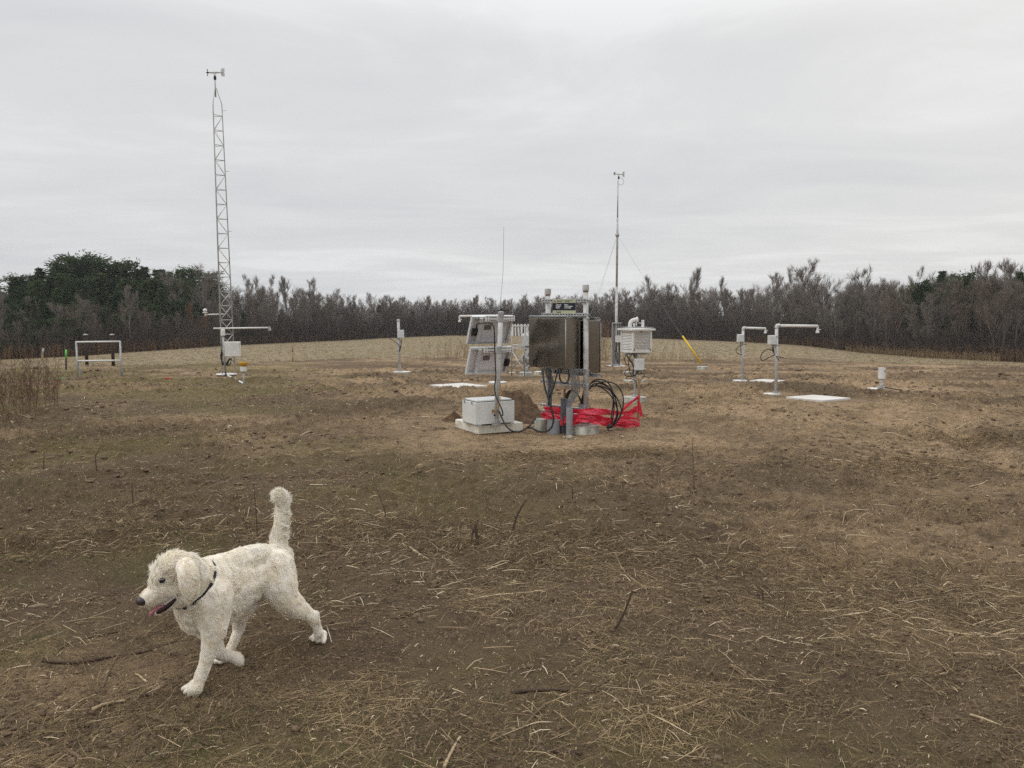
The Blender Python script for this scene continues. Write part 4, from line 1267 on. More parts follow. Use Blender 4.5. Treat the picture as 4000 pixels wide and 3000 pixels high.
def right_gauge():
    fe, top, r = footing(3437, 1530, 66, 0.06, "rough round footing under the white rain gauge on the right", 'white')
    Y = top.y; s = mpp(Y); x = at(3444, 1480, Y).x
    e = empty("rain_gauge", top, 0, "short white cylinder rain gauge standing alone on the right", "gauge")
    z = lambda py: ztop(3444, py, Y)
    m = MB(); m.lathe(V3(x, Y, 0), [(6 * s, top.z), (6 * s, z(1508)), (7 * s, z(1506)), (7 * s, z(1500)), (5 * s, z(1498)), (5 * s, z(1482)), (7 * s, z(1480))], 16); m.build("stem", M['galvpale'], e)
    m = MB(); m.lathe(V3(x, Y, 0), [(14 * s, top.z), (14 * s, top.z + 0.03), (7 * s, top.z + 0.04)], 16); m.build("flange", M['galv'], e)
    m = MB(); m.lathe(V3(x, Y, 0), [(10 * s, z(1480)), (13.4 * s, z(1478)), (13.4 * s, z(1440)), (14 * s, z(1439)), (14 * s, z(1437)), (12 * s, z(1436.5)), (10 * s, z(1444))], 24); m.build("gauge_body", M['white'], e)
    m = MB(); c = V3(x + 6 * s, Y - 12.6 * s, z(1449)); m.box(c, (6 * s, 0.012, 4 * s), R(25)); m.build("name_plate", M['labelgrey'], e)
    m = MB(); m.tube(cabl([V3(x + 8 * s, Y, top.z + 0.02), V3(x + 30 * s, Y - 0.1, top.z + 0.0), V3(x + 72 * s, Y - 0.1, gz(x + 1, Y) + 0.03)], 5), 0.012, 5); m.build("cable", M['black'], e)
right_gauge()

# ================= precipitation gauge in a slatted wind shield
def shielded_gauge():
    fe, top, r = footing(2055, 1471, 56, 0.14, "white footing under the slat shielded gauge", 'white')
    Y = top.y; s = mpp(Y)
    cx = at(2058, 1440, Y).x
    e = empty("shielded_gauge", V3(cx, Y, top.z), 0, "precipitation gauge inside a ring of hanging white slats behind the solar panels", "gauge")
    z = lambda py: ztop(2058, py, Y)
    m = MB(); m.tube([V3(cx, Y, top.z), V3(cx, Y, z(1352))], 7.5 * s, 14); m.build("pedestal", M['galvpale'], e)
    m = MB(); m.lathe(V3(cx, Y, 0), [(19 * s, z(1349)), (20.5 * s, z(1348)), (20.5 * s, z(1311)), (17 * s, z(1305)), (11 * s, z(1300)), (9 * s, z(1280)), (9.5 * s, z(1278))], 24); m.build("gauge_body", M['greybox'], e)
    Rr = 68 * s; zr = z(1274)
    m = MB(); m.tube([V3(cx + Rr * math.cos(a), Y + Rr * math.sin(a), zr) for a in [k * 6.28318 / 32 for k in range(33)]], 0.016, 6); m.build("ring", M['galv'], e)
    for k in range(30):
        a = k * 6.28318 / 30
        m = MB(); q = random.Random(k)
        ct, st_ = math.cos(a), math.sin(a)
        tilt = q.uniform(-0.02, 0.05)
        p = lambda u, h, o=0: V3(cx + (Rr + o) * ct - u * st_, Y + (Rr + o) * st_ + u * ct, h)
        h0, h1 = z(1267), z(1312)
        vs = [m.bm.verts.new(v) for v in (p(-0.035, h0), p(0.035, h0), p(0.026, h1, -tilt), p(-0.026, h1, -tilt))]
        m.bm.faces.new(vs)
        o = m.build("slat", M['white'], e); sd = o.modifiers.new("thick", 'SOLIDIFY'); sd.thickness = 0.006
    # four corner posts with rails and x braces
    C4 = [V3(cx + a_ * s, Y + b_, 0) for a_, b_ in ((-59, -0.15), (-10, -0.62), (59, 0.15), (10, 0.62))]
    zg = top.z - 0.12
    for c in C4:
        m = MB(); m.tube([V3(c.x, c.y, zg), V3(c.x, c.y, zr)], 0.018, 8); m.build("shield_post", M['galv'], e)
    for i in range(4):
        a, b = C4[i], C4[(i + 1) % 4]
        m = MB()
        for py in (1347, 1359): m.tube([V3(a.x, a.y, z(py)), V3(b.x, b.y, z(py))], 0.018, 6)
        m.tube([V3(a.x, a.y, z(1370)), V3(b.x, b.y, z(1444))], 0.020, 6); m.tube([V3(a.x, a.y, z(1440)), V3(b.x, b.y, z(1378))], 0.020, 6)
        m.build("frame_brace", M['galvpale'], e)
    m = MB(); m.box(at(2067, 1383, Y - 0.35), (20 * s, 0.14, 36 * s), 0.1, 0.01); b = m.build("junction_box", M['greybox'], e)
    m = MB(); m.box(at(2077, 1392, Y - 0.43), (5 * s, 0.05, 8 * s)); m.build("switch", M['redplastic'], b)
    cable_set(e, Y, 0, [[(2055, 1400, .35), (2054, 1412, .35), (2060, 1422, .35), (2068, 1412, .35), (2068, 1401, .35)], [(2060, 1362, .35), (2050, 1372, .35), (2045, 1400, .3), (2047, 1420, .3)]], 0.014)
    footing(2002, 1460, 26, 0.05, "small round footing left of the shielded gauge footing", 'white')
    footing(2106, 1465, 36, 0.12, "footing right of the shielded gauge, seen under the steel cabinet", 'white')
shielded_gauge()

# ================= louvred instrument shelter
def louvred_shelter():
    fe, top, r = footing(2484, 1574, 96, 0.09, "wide round footing under the louvred white shelter", 'concrete')
    Y = top.y; s = mpp(Y)
    e = empty("instrument_shelter", top, 0, "white louvred instrument shelter on a post with a small fan housing on its roof", "shelter")
    x = at(2482, 1500, Y).x
    z = lambda py: ztop(2482, py, Y)
    m = MB(); m.tube([V3(x, Y, top.z), V3(x, Y, z(1378))], 6.5 * s, 14); m.build("post", M['galvpale'], e)
    m = MB(); m.lathe(V3(x, Y, top.z), [(14 * s, 0), (14 * s, 0.02), (9 * s, 0.03), (9 * s, 0.05)], 16); m.build("flange", M['galv'], e)
    m = MB(); m.box((x + 3 * s, Y, z(1382)), (100 * s, 0.06, 0.03), R(8)); m.box((x, Y, z(1382) - 0.012), (0.06, 0.4, 0.03), R(8)); m.build("support_bar", M['galv'], e)
    # body: yaw so that the left face shows narrow, right face wide
    yaw = R(24)
    cb = V3(at(2485, 1333, Y).x, Y, z(1332))
    wx, wy, hh = 86 * s, 86 * s, 85 * s
    Rz = Matrix.Rotation(yaw, 4, 'Z')
    def P(u, v, h): return cb + (Rz @ V3(u, v, h))
    m = MB(); m.box(cb, (wx - 0.05, wy - 0.05, hh - 0.02), yaw); m.build("inner_box", M['white'], e)
    m = MB()
    for su in (-1, 1):
        for sv in (-1, 1): m.box(P(su * (wx / 2 - 0.015), sv * (wy / 2 - 0.015), 0), (0.034, 0.034, hh), yaw)
    for hz in (-hh / 2 + 0.02, hh / 2 - 0.02):
        for sv in (-1, 1): m.box(P(0, sv * (wy / 2 - 0.014), hz), (wx - 0.064, 0.026, 0.044), yaw)
        for su in (-1, 1): m.box(P(su * (wx / 2 - 0.014), 0, hz), (0.026, wy - 0.064, 0.044), yaw)
    m.build("corner_frame", M['white'], e)
    n = 10
    for face in range(4):
        m = MB()
        for k in range(n):
            h = -hh / 2 + 0.06 + (hh - 0.12) * (k + 0.5) / n
            if face % 2 == 0:
                sv = -1 if face == 0 else 1
                rot = Rz @ Matrix.Rotation(R(-38) * -sv * -1, 4, 'X')
                m.box(P(0, sv * (wy / 2 - 0.012), h), (wx - 0.07, 0.006, 0.037), rot)
            else:
                su = -1 if face == 1 else 1
                rot = Rz @ Matrix.Rotation(R(38) * -su, 4, 'Y')
                m.box(P(su * (wx / 2 - 0.012), 0, h), (0.006, wy - 0.07, 0.037), rot)
        m.build("louvre_panel", M['white'], e)
    m = MB(); m.box(P(0, 0, hh / 2 + 0.012), (wx + 0.10, wy + 0.10, 0.034), yaw, 0.006); ro = m.build("roof", M['white'], e)
    m = MB(); m.tube([P(-wx / 2, -wy / 2, hh / 2 + 0.05), P(wx / 2 + 0.03, -wy / 2, hh / 2 + 0.05), P(wx / 2 + 0.03, wy / 2, hh / 2 + 0.05), P(-wx / 2, wy / 2, hh / 2 + 0.05), P(-wx / 2, -wy / 2, hh / 2 + 0.05)], 0.007, 5)
    m.build("roof_rail", M['galv'], ro)
    # fan housing: bent pipe, mouth to the right
    pts = [at(2461, 1282, Y), at(2461, 1266, Y), at(2466, 1255, Y), at(2476, 1250, Y), at(2487, 1248, Y)]
    m = MB(); m.tube(cabl(pts, 5), [8 * s] * 0 or 7.5 * s, 14); m.tube([at(2484, 1249, Y), at(2492, 1248, Y)], [9.5 * s, 11 * s], 16); m.tube([at(2476, 1262, Y), at(2477, 1277, Y)], 4 * s, 8); m.tube([at(2485, 1258, Y), at(2486, 1272, Y)], 3 * s, 8)
    m.build("fan_housing", M['white'], ro)
    m = MB(); m.box(at(2511, 1264, Y), (11 * s, 0.02, 28 * s), R(6), 0.003); m.tube([at(2494, 1262, Y), at(2512, 1262, Y)], 0.008, 6); m.build("vane_plate", M['white'], ro)
    m = MB(); m.box(P(-0.02, -wy / 2 - 0.012, hh / 2 - 0.025), (0.012, 0.01, 0.035), yaw); m.box(P(-wx / 2 + 0.03, -wy / 2 - 0.012, -hh / 2 + 0.05), (0.014, 0.01, 0.04), yaw); m.box(P(wx / 2 - 0.03, -wy / 2 - 0.012, -hh / 2 + 0.05), (0.014, 0.01, 0.04), yaw); m.build("latches", M['rust'], e)
    m = MB(); c = at(2496, 1423, Y - 0.14); m.box(c, (36 * s, 0.14, 44 * s), R(6), 0.012); b = m.build("junction_box", M['greybox'], e)
    cable_set(e, Y, 0, [[(2447, 1383, .1), (2455, 1400, .12), (2470, 1420, .12), (2476, 1440, .1), (2473, 1460, .1), (2478, 1468, .1), (2488, 1455, .1), (2490, 1446, .1)]], 0.013)
    cable_set(e, Y, 0, [[(2445, 1384, .1), (2440, 1402, .1), (2446, 1422, .1), (2458, 1424, .1)], [(2470, 1381, .1), (2458, 1400, .1), (2456, 1425, .1), (2460, 1450, .1), (2466, 1468, .1)],
                        [(2472, 1383, .1), (2480, 1400, .1), (2476, 1420, .1)], [(2462, 1437, .1), (2445, 1447, .1), (2440, 1462, .1), (2452, 1470, .1), (2472, 1468, .1)],
                        [(2478, 1474, .1), (2460, 1471, .1), (2446, 1474, .1), (2450, 1481, .1), (2465, 1480, .1), (2482, 1488, .1), (2486, 1500, .1), (2485, 1518, .1)],
                        [(2504, 1446, .1), (2504, 1458, .1), (2494, 1462, .1)], [(2498, 1446, .1), (2491, 1462, .1), (2502, 1459, .1), (2520, 1458, .1)], [(2519, 1463, .1), (2510, 1478, .1), (2500, 1490, .1)]], 0.0075)
louvred_shelter()

# ================= pipe frame and stakes on the left
def left_things():
    g1, g2 = gp(301, 1478), gp(472, 1472)
    Y = (g1.y + g2.y) / 2
    e = empty("pipe_frame", (g1 + g2) / 2, 0, "goal shaped galvanised pipe frame with two white crossbars on the left", "frame")
    s = mpp(Y)
    xl, xr = at(301, 1400, Y).x, at(472, 1400, Y).x
    for x, px in ((xl, 301), (xr, 472)):
        zt = ztop(px, 1332, Y)
        m = MB(); m.tube([V3(x, Y, gz(x, Y) - 0.3), V3(x, Y, zt)], 0.030, 8); m.tube([V3(x + (0.045 if px < 400 else -0.045), Y + 0.25, gz(x, Y) - 0.3), V3(x + (0.02 if px < 400 else -0.02), Y + 0.02, ztop(px, 1411, Y))], 0.022, 8); m.build("post", M['galv'], e)
    for py in (1336, 1410):
        m = MB(); m.tube([V3(xl, Y, ztop(301, py, Y)), V3(xr, Y, ztop(472, py - 2, Y))], 0.027, 8); m.build("crossbar", M['white'], e)
    for (px, lb) in ((340, "left dark wooden post seen through the pipe frame"), (443, "right dark wooden post seen through the pipe frame")):
        g = gp(px, 1430); Yp = g.y
        e2 = empty("wooden_post", g, 0, lb, "post", "two dark posts behind the pipe frame")
        m = MB(); m.tube([g - V3(0, 0, 0.3), V3(g.x, g.y, ztop(px, 1309, Yp))], [0.085, 0.08], 10); m.build("post_shaft", M['darkwood'], e2)
        m = MB(); c = V3(g.x, g.y, ztop(px, 1308, Yp)); m.lathe(c, [(0.11, -0.02), (0.12, 0.0), (0.12, 0.02), (0.02, 0.05)], 12); m.build("cap", M['concrete'], e2)
    def stake(px, y0, y1, lb, c_low, c_top, w=0.05, lean=0.0, split=0.45):
        g = gp(px, y1); Ys = g.y
        t = at(px + lean, y0, Ys)
        e3 = empty("survey_stake", g, 0, lb, "stake")
        mid = g.lerp(t, 1 - split)
        m = MB(); m.tube([g - V3(0, 0, 0.2), mid], w / 2, 4); m.build("stake_shaft", M[c_low], e3)
        m = MB(); m.tube([mid, t], w / 2 + 0.003, 4); m.build("painted_end", M[c_top], e3)
    stake(258, 1366, 1447, "thin stake with a bright green painted top left of the pipe frame", 'darkwood', 'green', 0.07)
    stake(163, 1361, 1412, "short grey leaning stake near the left woods", 'wood', 'concrete', 0.15, 6)
    stake(1143, 1343, 1412, "pale thin stake in the stubble right of the tower", 'wood', 'wood', 0.09, 0)
    stake(1096, 1346, 1356, "tiny stake at the field edge right of the tower", 'wood', 'wood', 0.12, 0)
    for (px, py, mt, lb) in ((660, 1483, 'pink', "crumpled red marker ribbon on the soil left of the tower"), (240, 1484, 'green', "bright green marker ribbon on the soil in front of the pipe frame")):
        g = gp(px, py); m = MB()
        q = random.Random(px)
        for k in range(7):
            m.tube([g + V3(q.uniform(-.12, .12), q.uniform(-.05, .05), q.uniform(0.01, .05)) for _ in range(3)], 0.018, 4)
        tag(m.build("marker_ribbon", M[mt]), lb, "ribbon")
left_things()

# ================= solar power unit, slab and battery box
A = gp(1869, 1695); Bc = gp(1763, 1672); Cc = gp(2043, 1682)
dA = (Cc - A); dA.z = 0; lenA = dA.length; dA.normalize()
dB = V3(-dA.y, dA.x, 0)
lenB = (Bc - A).dot(dB)
YAW = math.atan2(dA.y, dA.x)
SLAB_T = 0.115
def slab():
    P = [A, A + dA * lenA, A + dA * lenA + dB * lenB, A + dB * lenB]
    z = gz(A.x, A.y)
    m = MB(); c = (P[0] + P[2]) / 2; c.z = z + SLAB_T / 2 - 0.01
    m.box(c, (lenA, lenB, SLAB_T), YAW, 0.012)
    return tag(m.build("equipment_slab", M['slab']), "pale square slab carrying the battery box and the solar panel post", "slab")
slab()
ZS = gz(A.x, A.y) + SLAB_T - 0.01

def battery_box():
    fc = at(1858, 1658, A.y + 0.14)
    k = (ZS + 0.03 - EYE) / (fc.z - EYE); fc = V3(0, 0, EYE) + (fc - V3(0, 0, EYE)) * k
    Yb = fc.y
    wA = 0.57; wB = 0.40; h = 0.285
    c = V3(fc.x, fc.y, ZS) + dA * wA / 2 + dB * wB / 2
    e = empty("battery_box", c, 0, "light grey battery box with a flat lid standing on the slab", "box")
    m = MB(); m.box(c + V3(0, 0, 0.022 + h / 2), (wA, wB, h), YAW, 0.006); m.build("box_body", M['whitebox'], e)
    m = MB(); m.box(c + V3(0, 0, 0.022 + h + 0.016) , (wA - 0.06, wB - 0.05, 0.022), YAW, 0.005); lid = m.build("lid", M['whitebox'], e)
    m = MB(); m.box(c + V3(0, 0, 0.022 + h + 0.003), (wA - 0.05, wB - 0.04, 0.008), YAW); m.build("gasket", M['dark'], lid)
    for t in (0.25, 0.80):
        m = MB(); m.box(c - dA * (wA / 2 + 0.006) + dB * (wB * (t - 0.5)) + V3(0, 0, 0.022 + h - 0.005), (0.012, 0.02, 0.045), YAW); m.build("latch", M['galv'], e)
    for u in (-1, 1):
        for v in (-1, 1):
            m = MB(); m.box(c + dA * u * (wA / 2 - 0.05) + dB * v * (wB / 2 + 0.008) + V3(0, 0, 0.012), (0.04, 0.05, 0.02), YAW); m.build("foot_bracket", M['galv'], e)
    fr = c - dB * (wB / 2 + 0.003)
    m = MB(); m.box(fr + dA * (-0.02) + V3(0, 0, 0.19), (0.060, 0.006, 0.032), YAW); m.build("label_plate", M['labelgrey'], e)
    m = MB(); m.ball(fr + dA * (-0.015) + V3(0, 0, 0.135), 0.013, 2, (1, 1, 1)); m.build("cable_gland", M['black'], e)
battery_box()

def solar_unit():
    pc = at(1937, 1660, A.y + 0.10)
    k = (ZS - EYE) / (pc.z - EYE); pc = V3(0, 0, EYE) + (pc - V3(0, 0, EYE)) * k
    Y = pc.y; s = mpp(Y)
    e = empty("solar_post", pc, 0, "leaning grey post carrying two tilted solar panels and a whip antenna on the slab", "solar panels")
    top = at(1957, 1224, Y)
    r = 10.2 * s
    m = MB(); m.tube([pc, pc.lerp(top, 0.5), top], [r, r * 0.98, r * 0.96], 20); m.build("pole_tube", M['galvpale'], e)
    m = MB(); m.lathe(pc, [(r * 1.9, 0), (r * 1.9, 0.018), (r * 1.3, 0.02), (r * 1.3, 0.07), (r * 1.05, 0.075)], 18)
    for k in range(4):
        a = YAW + 0.78 + k * 1.571; m.tube([pc + V3(math.cos(a) * r * 1.65, math.sin(a) * r * 1.65, 0), pc + V3(math.cos(a) * r * 1.65, math.sin(a) * r * 1.65, 0.06)], 0.007, 6)
    m.build("base_flange", M['galv'], e)
    m = MB(); m.lathe(top, [(r * 1.1, -0.05), (r * 1.2, 0.0), (r * 1.15, 0.02), (r * 0.7, 0.03)], 18); m.build("post_cap", M['galv'], e)
    m = MB(); m.box(top + V3(0.03, 0, 0.035), (0.14, 0.03, 0.012), R(-6)); m.lathe(top + V3(0, 0, 0.03), [(0.02, 0), (0.02, 0.03)], 10); br = m.build("antenna_bracket", M['dark'], e)
    m = MB(); m.tube([at(1955, 1214, Y), at(1956, 1190, Y), at(1957, 1150, Y)], [0.007, 0.006, 0.0045], 6); m.tube(cabl([at(1957, 1150, Y), at(1960, 1128, Y), at(1965, 1060, Y), at(1967, 970, Y), at(1968, 885, Y)], 4), 0.0026, 5); m.build("whip_antenna", M['galv'], br)
    def panel(tl, tr, bl, jb_side, label=None):
        # top edge along dA, bottom edge set back away from the camera
        P0 = at(tl[0], tl[1], Y + 0.02)
        c0 = P0
        Wd = (tr[0] - tl[0]) * s / dA.x
        Ht = P0.z - ztop(bl[0], bl[1], Y + 0.12)
        back = dB.copy()
        slope = (back * 0.165 + V3(0, 0, -Ht))
        Ls = slope.length; sl = slope.normalized()
        nrm = dA.cross(sl).normalized()        # faces up and away or down and near
        if nrm.y > 0: nrm = -nrm               # nrm points to the near underside
        c = c0 + dA * Wd / 2 + slope / 2
        Mx = Matrix((( dA.x, sl.x, nrm.x, 0), (dA.y, sl.y, nrm.y, 0), (dA.z, sl.z, nrm.z, 0), (0, 0, 0, 1)))
        pe = empty("solar_panel", c, 0); pe.parent = e; pe.location = c - e.location
        # backsheet with faint grid, frame rim and lips, junction box
        m = MB(); m.box(c - nrm * 0.012, (Wd - 0.01, Ls - 0.01, 0.004), Mx); o = m.build("backsheet", M['backsheet'], pe)
        m = MB(); m.box(c - nrm * 0.017, (Wd - 0.01, Ls - 0.01, 0.003), Mx); m.build("glass", M['cell'], pe)
        m = MB()
        for v, L_ in ((-Ls / 2 + 0.006, 0), (Ls / 2 - 0.006, 0)): m.box(c + sl * v, (Wd, 0.010, 0.046), Mx)
        for u in (-Wd / 2 + 0.005, Wd / 2 - 0.005): m.box(c + dA * u, (0.010, Ls - 0.024, 0.046), Mx)
        for u in (-Wd / 2 + 0.020, Wd / 2 - 0.020): m.box(c + dA * u + nrm * 0.0215, (0.020, Ls - 0.024, 0.003), Mx)
        for v in (-Ls / 2 + 0.021, Ls / 2 - 0.021): m.box(c + sl * v + nrm * 0.0215, (Wd - 0.06, 0.018, 0.003), Mx)
        m.build("panel_frame", M['alu'], pe)
        for u in (-Wd * 0.29, Wd * 0.31):
            m = MB(); m.box(c + dA * u + nrm * 0.036, (0.045, Ls - 0.03, 0.025), Mx); m.build("mounting_rail", M['alu'], pe)
        # bracket bar across the top with slots
        bc = c0 + dA * Wd * 0.63 + V3(0, 0, -0.035) - V3(dB.x, dB.y, 0) * 0.055
        m = MB(); m.box(bc, (Wd * 0.72, 0.010, 0.074), YAW, 0.003); bb = m.build("bracket_bar", M['white'], pe)
        for t in (-0.30, -0.24, 0.24, 0.30):
            m = MB(); m.box(bc + dA * Wd * 0.72 * t * 1.45 - dB * 0.006 + V3(0, 0, 0.018), (0.012, 0.006, 0.012), YAW); m.box(bc + dA * Wd * 0.72 * t * 1.45 - dB * 0.006 - V3(0, 0, 0.018), (0.012, 0.006, 0.012), YAW); m.build("bolt", M['dark'], bb)
        m = MB()
        for hz in (0.018, -0.020):
            for t in (-0.22, 0.20): m.box(bc + dA * Wd * 0.72 * t - dB * 0.006 + V3(0, 0, hz), (0.085, 0.004, 0.007), YAW)
        m.build("slots", M['dark'], bb)
        m = MB(); m.box(c + dA * Wd * (-0.40 if jb_side < 0 else 0.42) + sl * (0.01 if jb_side < 0 else 0.02) + nrm * 0.045, (0.075, 0.10, 0.035), Mx, 0.006); m.build("junction_box", M['black'], pe)
        m = MB(); m.box(c - dA * Wd * 0.06 - sl * 0.03 + nrm * -0.004, (0.095, 0.065, 0.010), Mx); m.build("data_label", M['labelgrey'], pe)
        # clamp strap round the post
        zc = bc.z
        pp = pc.lerp(top, (zc - pc.z) / (top.z - pc.z))
        m = MB(); m.lathe(pp, [(r * 1.05, -0.045), (r * 1.05, -0.030), (r * 1.0, -0.029), (r * 1.0, 0.029), (r * 1.05, 0.030), (r * 1.05, 0.045)], 18); m.build("strap", M['galv'], pe)
    bs = mat("solar_back_grid", (0.50, 0.46, 0.46, 1), (0.45, 0.41, 0.42, 1), 3, 0.45)
    t = bs.node_tree; p = t.nodes["Principled BSDF"]; N = t.nodes.new; L = t.links.new
    br_ = N("ShaderNodeTexBrick"); br_.offset = 0; br_.inputs["Scale"].default_value = 28; br_.inputs["Mortar Size"].default_value = 0.03
    br_.inputs["Color1"].default_value = (0.60, 0.56, 0.57, 1); br_.inputs["Color2"].default_value = (0.65, 0.60, 0.61, 1); br_.inputs["Mortar"].default_value = (0.80, 0.78, 0.78, 1)
    tc = N("ShaderNodeTexCoord"); mp = N("ShaderNodeMapping"); mp.inputs["Rotation"].default_value = (R(90), 0, 0)
    sx = N("ShaderNodeSeparateXYZ"); cx = N("ShaderNodeCombineXYZ"); L(tc.outputs["Object"], sx.inputs[0])
    ad = N("ShaderNodeMath"); ad.operation = 'MULTIPLY_ADD'; L(sx.outputs[0], ad.inputs[0]); ad.inputs[1].default_value = 1.2; ad.inputs[2].default_value = 0
    L(ad.outputs[0], cx.inputs[0]); L(sx.outputs[2], cx.inputs[1]); L(cx.outputs[0], br_.inputs["Vector"]); L(br_.outputs[0], p.inputs["Base Color"])
    M['backsheet'] = bs
    panel((1843, 1234), (2004, 1236), (1817, 1342), -1)
    panel((1838, 1357), (1998, 1351), (1811, 1462), 1)
    # black lead from the upper panel down the post into the ground loop
    def lead(pts, r_, nm="panel_lead", mm='black'):
        m = MB(); m.tube(cabl([at(x, y, Y - d) for x, y, d in pts], 8), r_, 8); return m.build(nm, M[mm], e)
    lead([(1852, 1306, .03), (1862, 1290, .07), (1862, 1268, .09), (1880, 1263, .10), (1915, 1263, .10), (1927, 1272, .10), (1931, 1300, .10), (1932, 1340, .08), (1934, 1400, .06), (1937, 1470, .06), (1932, 1510, .07), (1938, 1550, .09), (1952, 1580, .12), (1963, 1608, .12), (1963, 1622, .12), (1955, 1620, .10), (1948, 1606, .06)], 0.0085)
    lead([(1908, 1621, -.02), (1925, 1612, .05), (1943, 1590, .09), (1955, 1555, .08), (1957, 1520, .03), (1955, 1500, .0)], 0.0045, "orange_lead", 'amber')
    lead([(1950, 1608, .04), (1960, 1632, .14), (1975, 1660, .2), (1998, 1682, .3), (2030, 1686, .3), (2062, 1668, .25), (2080, 1650, .2), (2092, 1634, .15)], 0.011, "ground_cable")
solar_unit()

# ================= dirt pile
def dirt_pile(px0, row, peak_row, wpx, nm, lb, seed, ex=0.0):
    g = gp(px0, row)
    r = wpx * mpp(g.y) / 2
    cy = g.y + r * 0.55
    hgt = ztop(px0, peak_row, cy) - gz(g.x, cy)
    n = 110
    u = np.linspace(-1.15, 1.15, n)
    U, V_ = np.meshgrid(u, u)
    X = g.x + U * r; Y = cy + V_ * r * 0.8
    d = np.hypot(U, V_) + 0.25 * (fbm(X + seed, Y, 0.5, 3, seed) - 0.5)
    prof = np.clip(1 - d, 0, 1) ** 0.85
    sk = 1 + ex * U
    nn = fbm(X, Y, 0.22, 3, seed + 3); n2 = fbm(X, Y, 0.07, 3, seed + 8)
    Z = H0(X, Y) - 0.04 + hgt * prof * 1.18 * sk + (0.11 * (nn - 0.5) + 0.10 * np.clip(n2 - 0.5, 0, 1)) * (prof > 0) * np.clip(prof * 4, 0, 1) 
    Z = np.where(d > 1, H0(X, Y) - 0.06, Z)
    P = np.stack([X, Y, Z], -1).reshape(-1, 3)
    i = np.arange(n - 1)[:, None] * n + np.arange(n - 1)[None]
    Q = np.stack([i, i + 1, i + n + 1, i + n], -1).reshape(-1, 4)
    o = link(nm, new_mesh(nm, P, Q, smooth=False), M['heap'])
    return tag(o, lb, "soil heap")
def ridge_pile():
    Yc = 12.0
    px = np.array([1850, 1881, 1911, 1953, 1995, 2029, 2040, 2059, 2080, 2105, 2130, 2150], float)
    py = np.array([1640, 1580, 1545, 1524, 1526, 1521, 1538, 1544, 1570, 1598, 1624, 1650], float)
    xs = np.array([at(a, 1600, Yc).x for a in px]); hs = np.array([max(0.0, ztop(a, b, Yc) - gz(at(a, b, Yc).x, Yc)) for a, b in zip(px, py)])
    hs[0] = 0; hs[-1] = 0
    nx, ny = 170, 150
    X, Yy = np.meshgrid(np.linspace(xs[0] - 0.12, xs[-1] + 0.12, nx), np.linspace(Yc - 0.95, Yc + 0.8, ny))
    v = (Yy - Yc)
    shift = 0.25 * (fbm(X, Yy, 0.4, 3, 12) - 0.5)
    h = np.interp(X + shift * 0.5, xs, hs, left=0, right=0)
    prof = np.clip(1 - np.abs(v + shift) / np.where(v < 0, 0.80, 0.7), 0, 1) ** 0.8
    k = np.clip(h / 0.15, 0, 1) * np.clip(prof * 4, 0, 1)
    Z = H0(X, Yy) - 0.03 + h * prof + k * (0.10 * (fbm(X, Yy, 0.20, 3, 61) - 0.5) + 0.16 * np.clip(fbm(X, Yy, 0.075, 3, 66) - 0.5, 0, 1) + 0.03 * (fbm(X, Yy, 0.03, 2, 67) - 0.5))
    P = np.stack([X, Yy, Z], -1).reshape(-1, 3)
    i = np.arange(ny - 1)[:, None] * nx + np.arange(nx - 1)[None]
    Q = np.stack([i, i + 1, i + nx + 1, i + nx], -1).reshape(-1, 4)
    tag(link("soil_heap", new_mesh("soil_heap", P, Q), M['heap']), "mound of dug brown soil behind the battery box", "soil heap")
M['heap'] = mat("loose_soil", (0.125, 0.075, 0.041, 1), (0.062, 0.038, 0.023, 1), 9, 0.95, bump=0.02, bscale=30, detail=8, lo=0.3, hi=0.7)
ridge_pile()
dirt_pile(1772, 1645, 1606, 110, "soil_heap", "small low soil heap left of the battery box", 9)

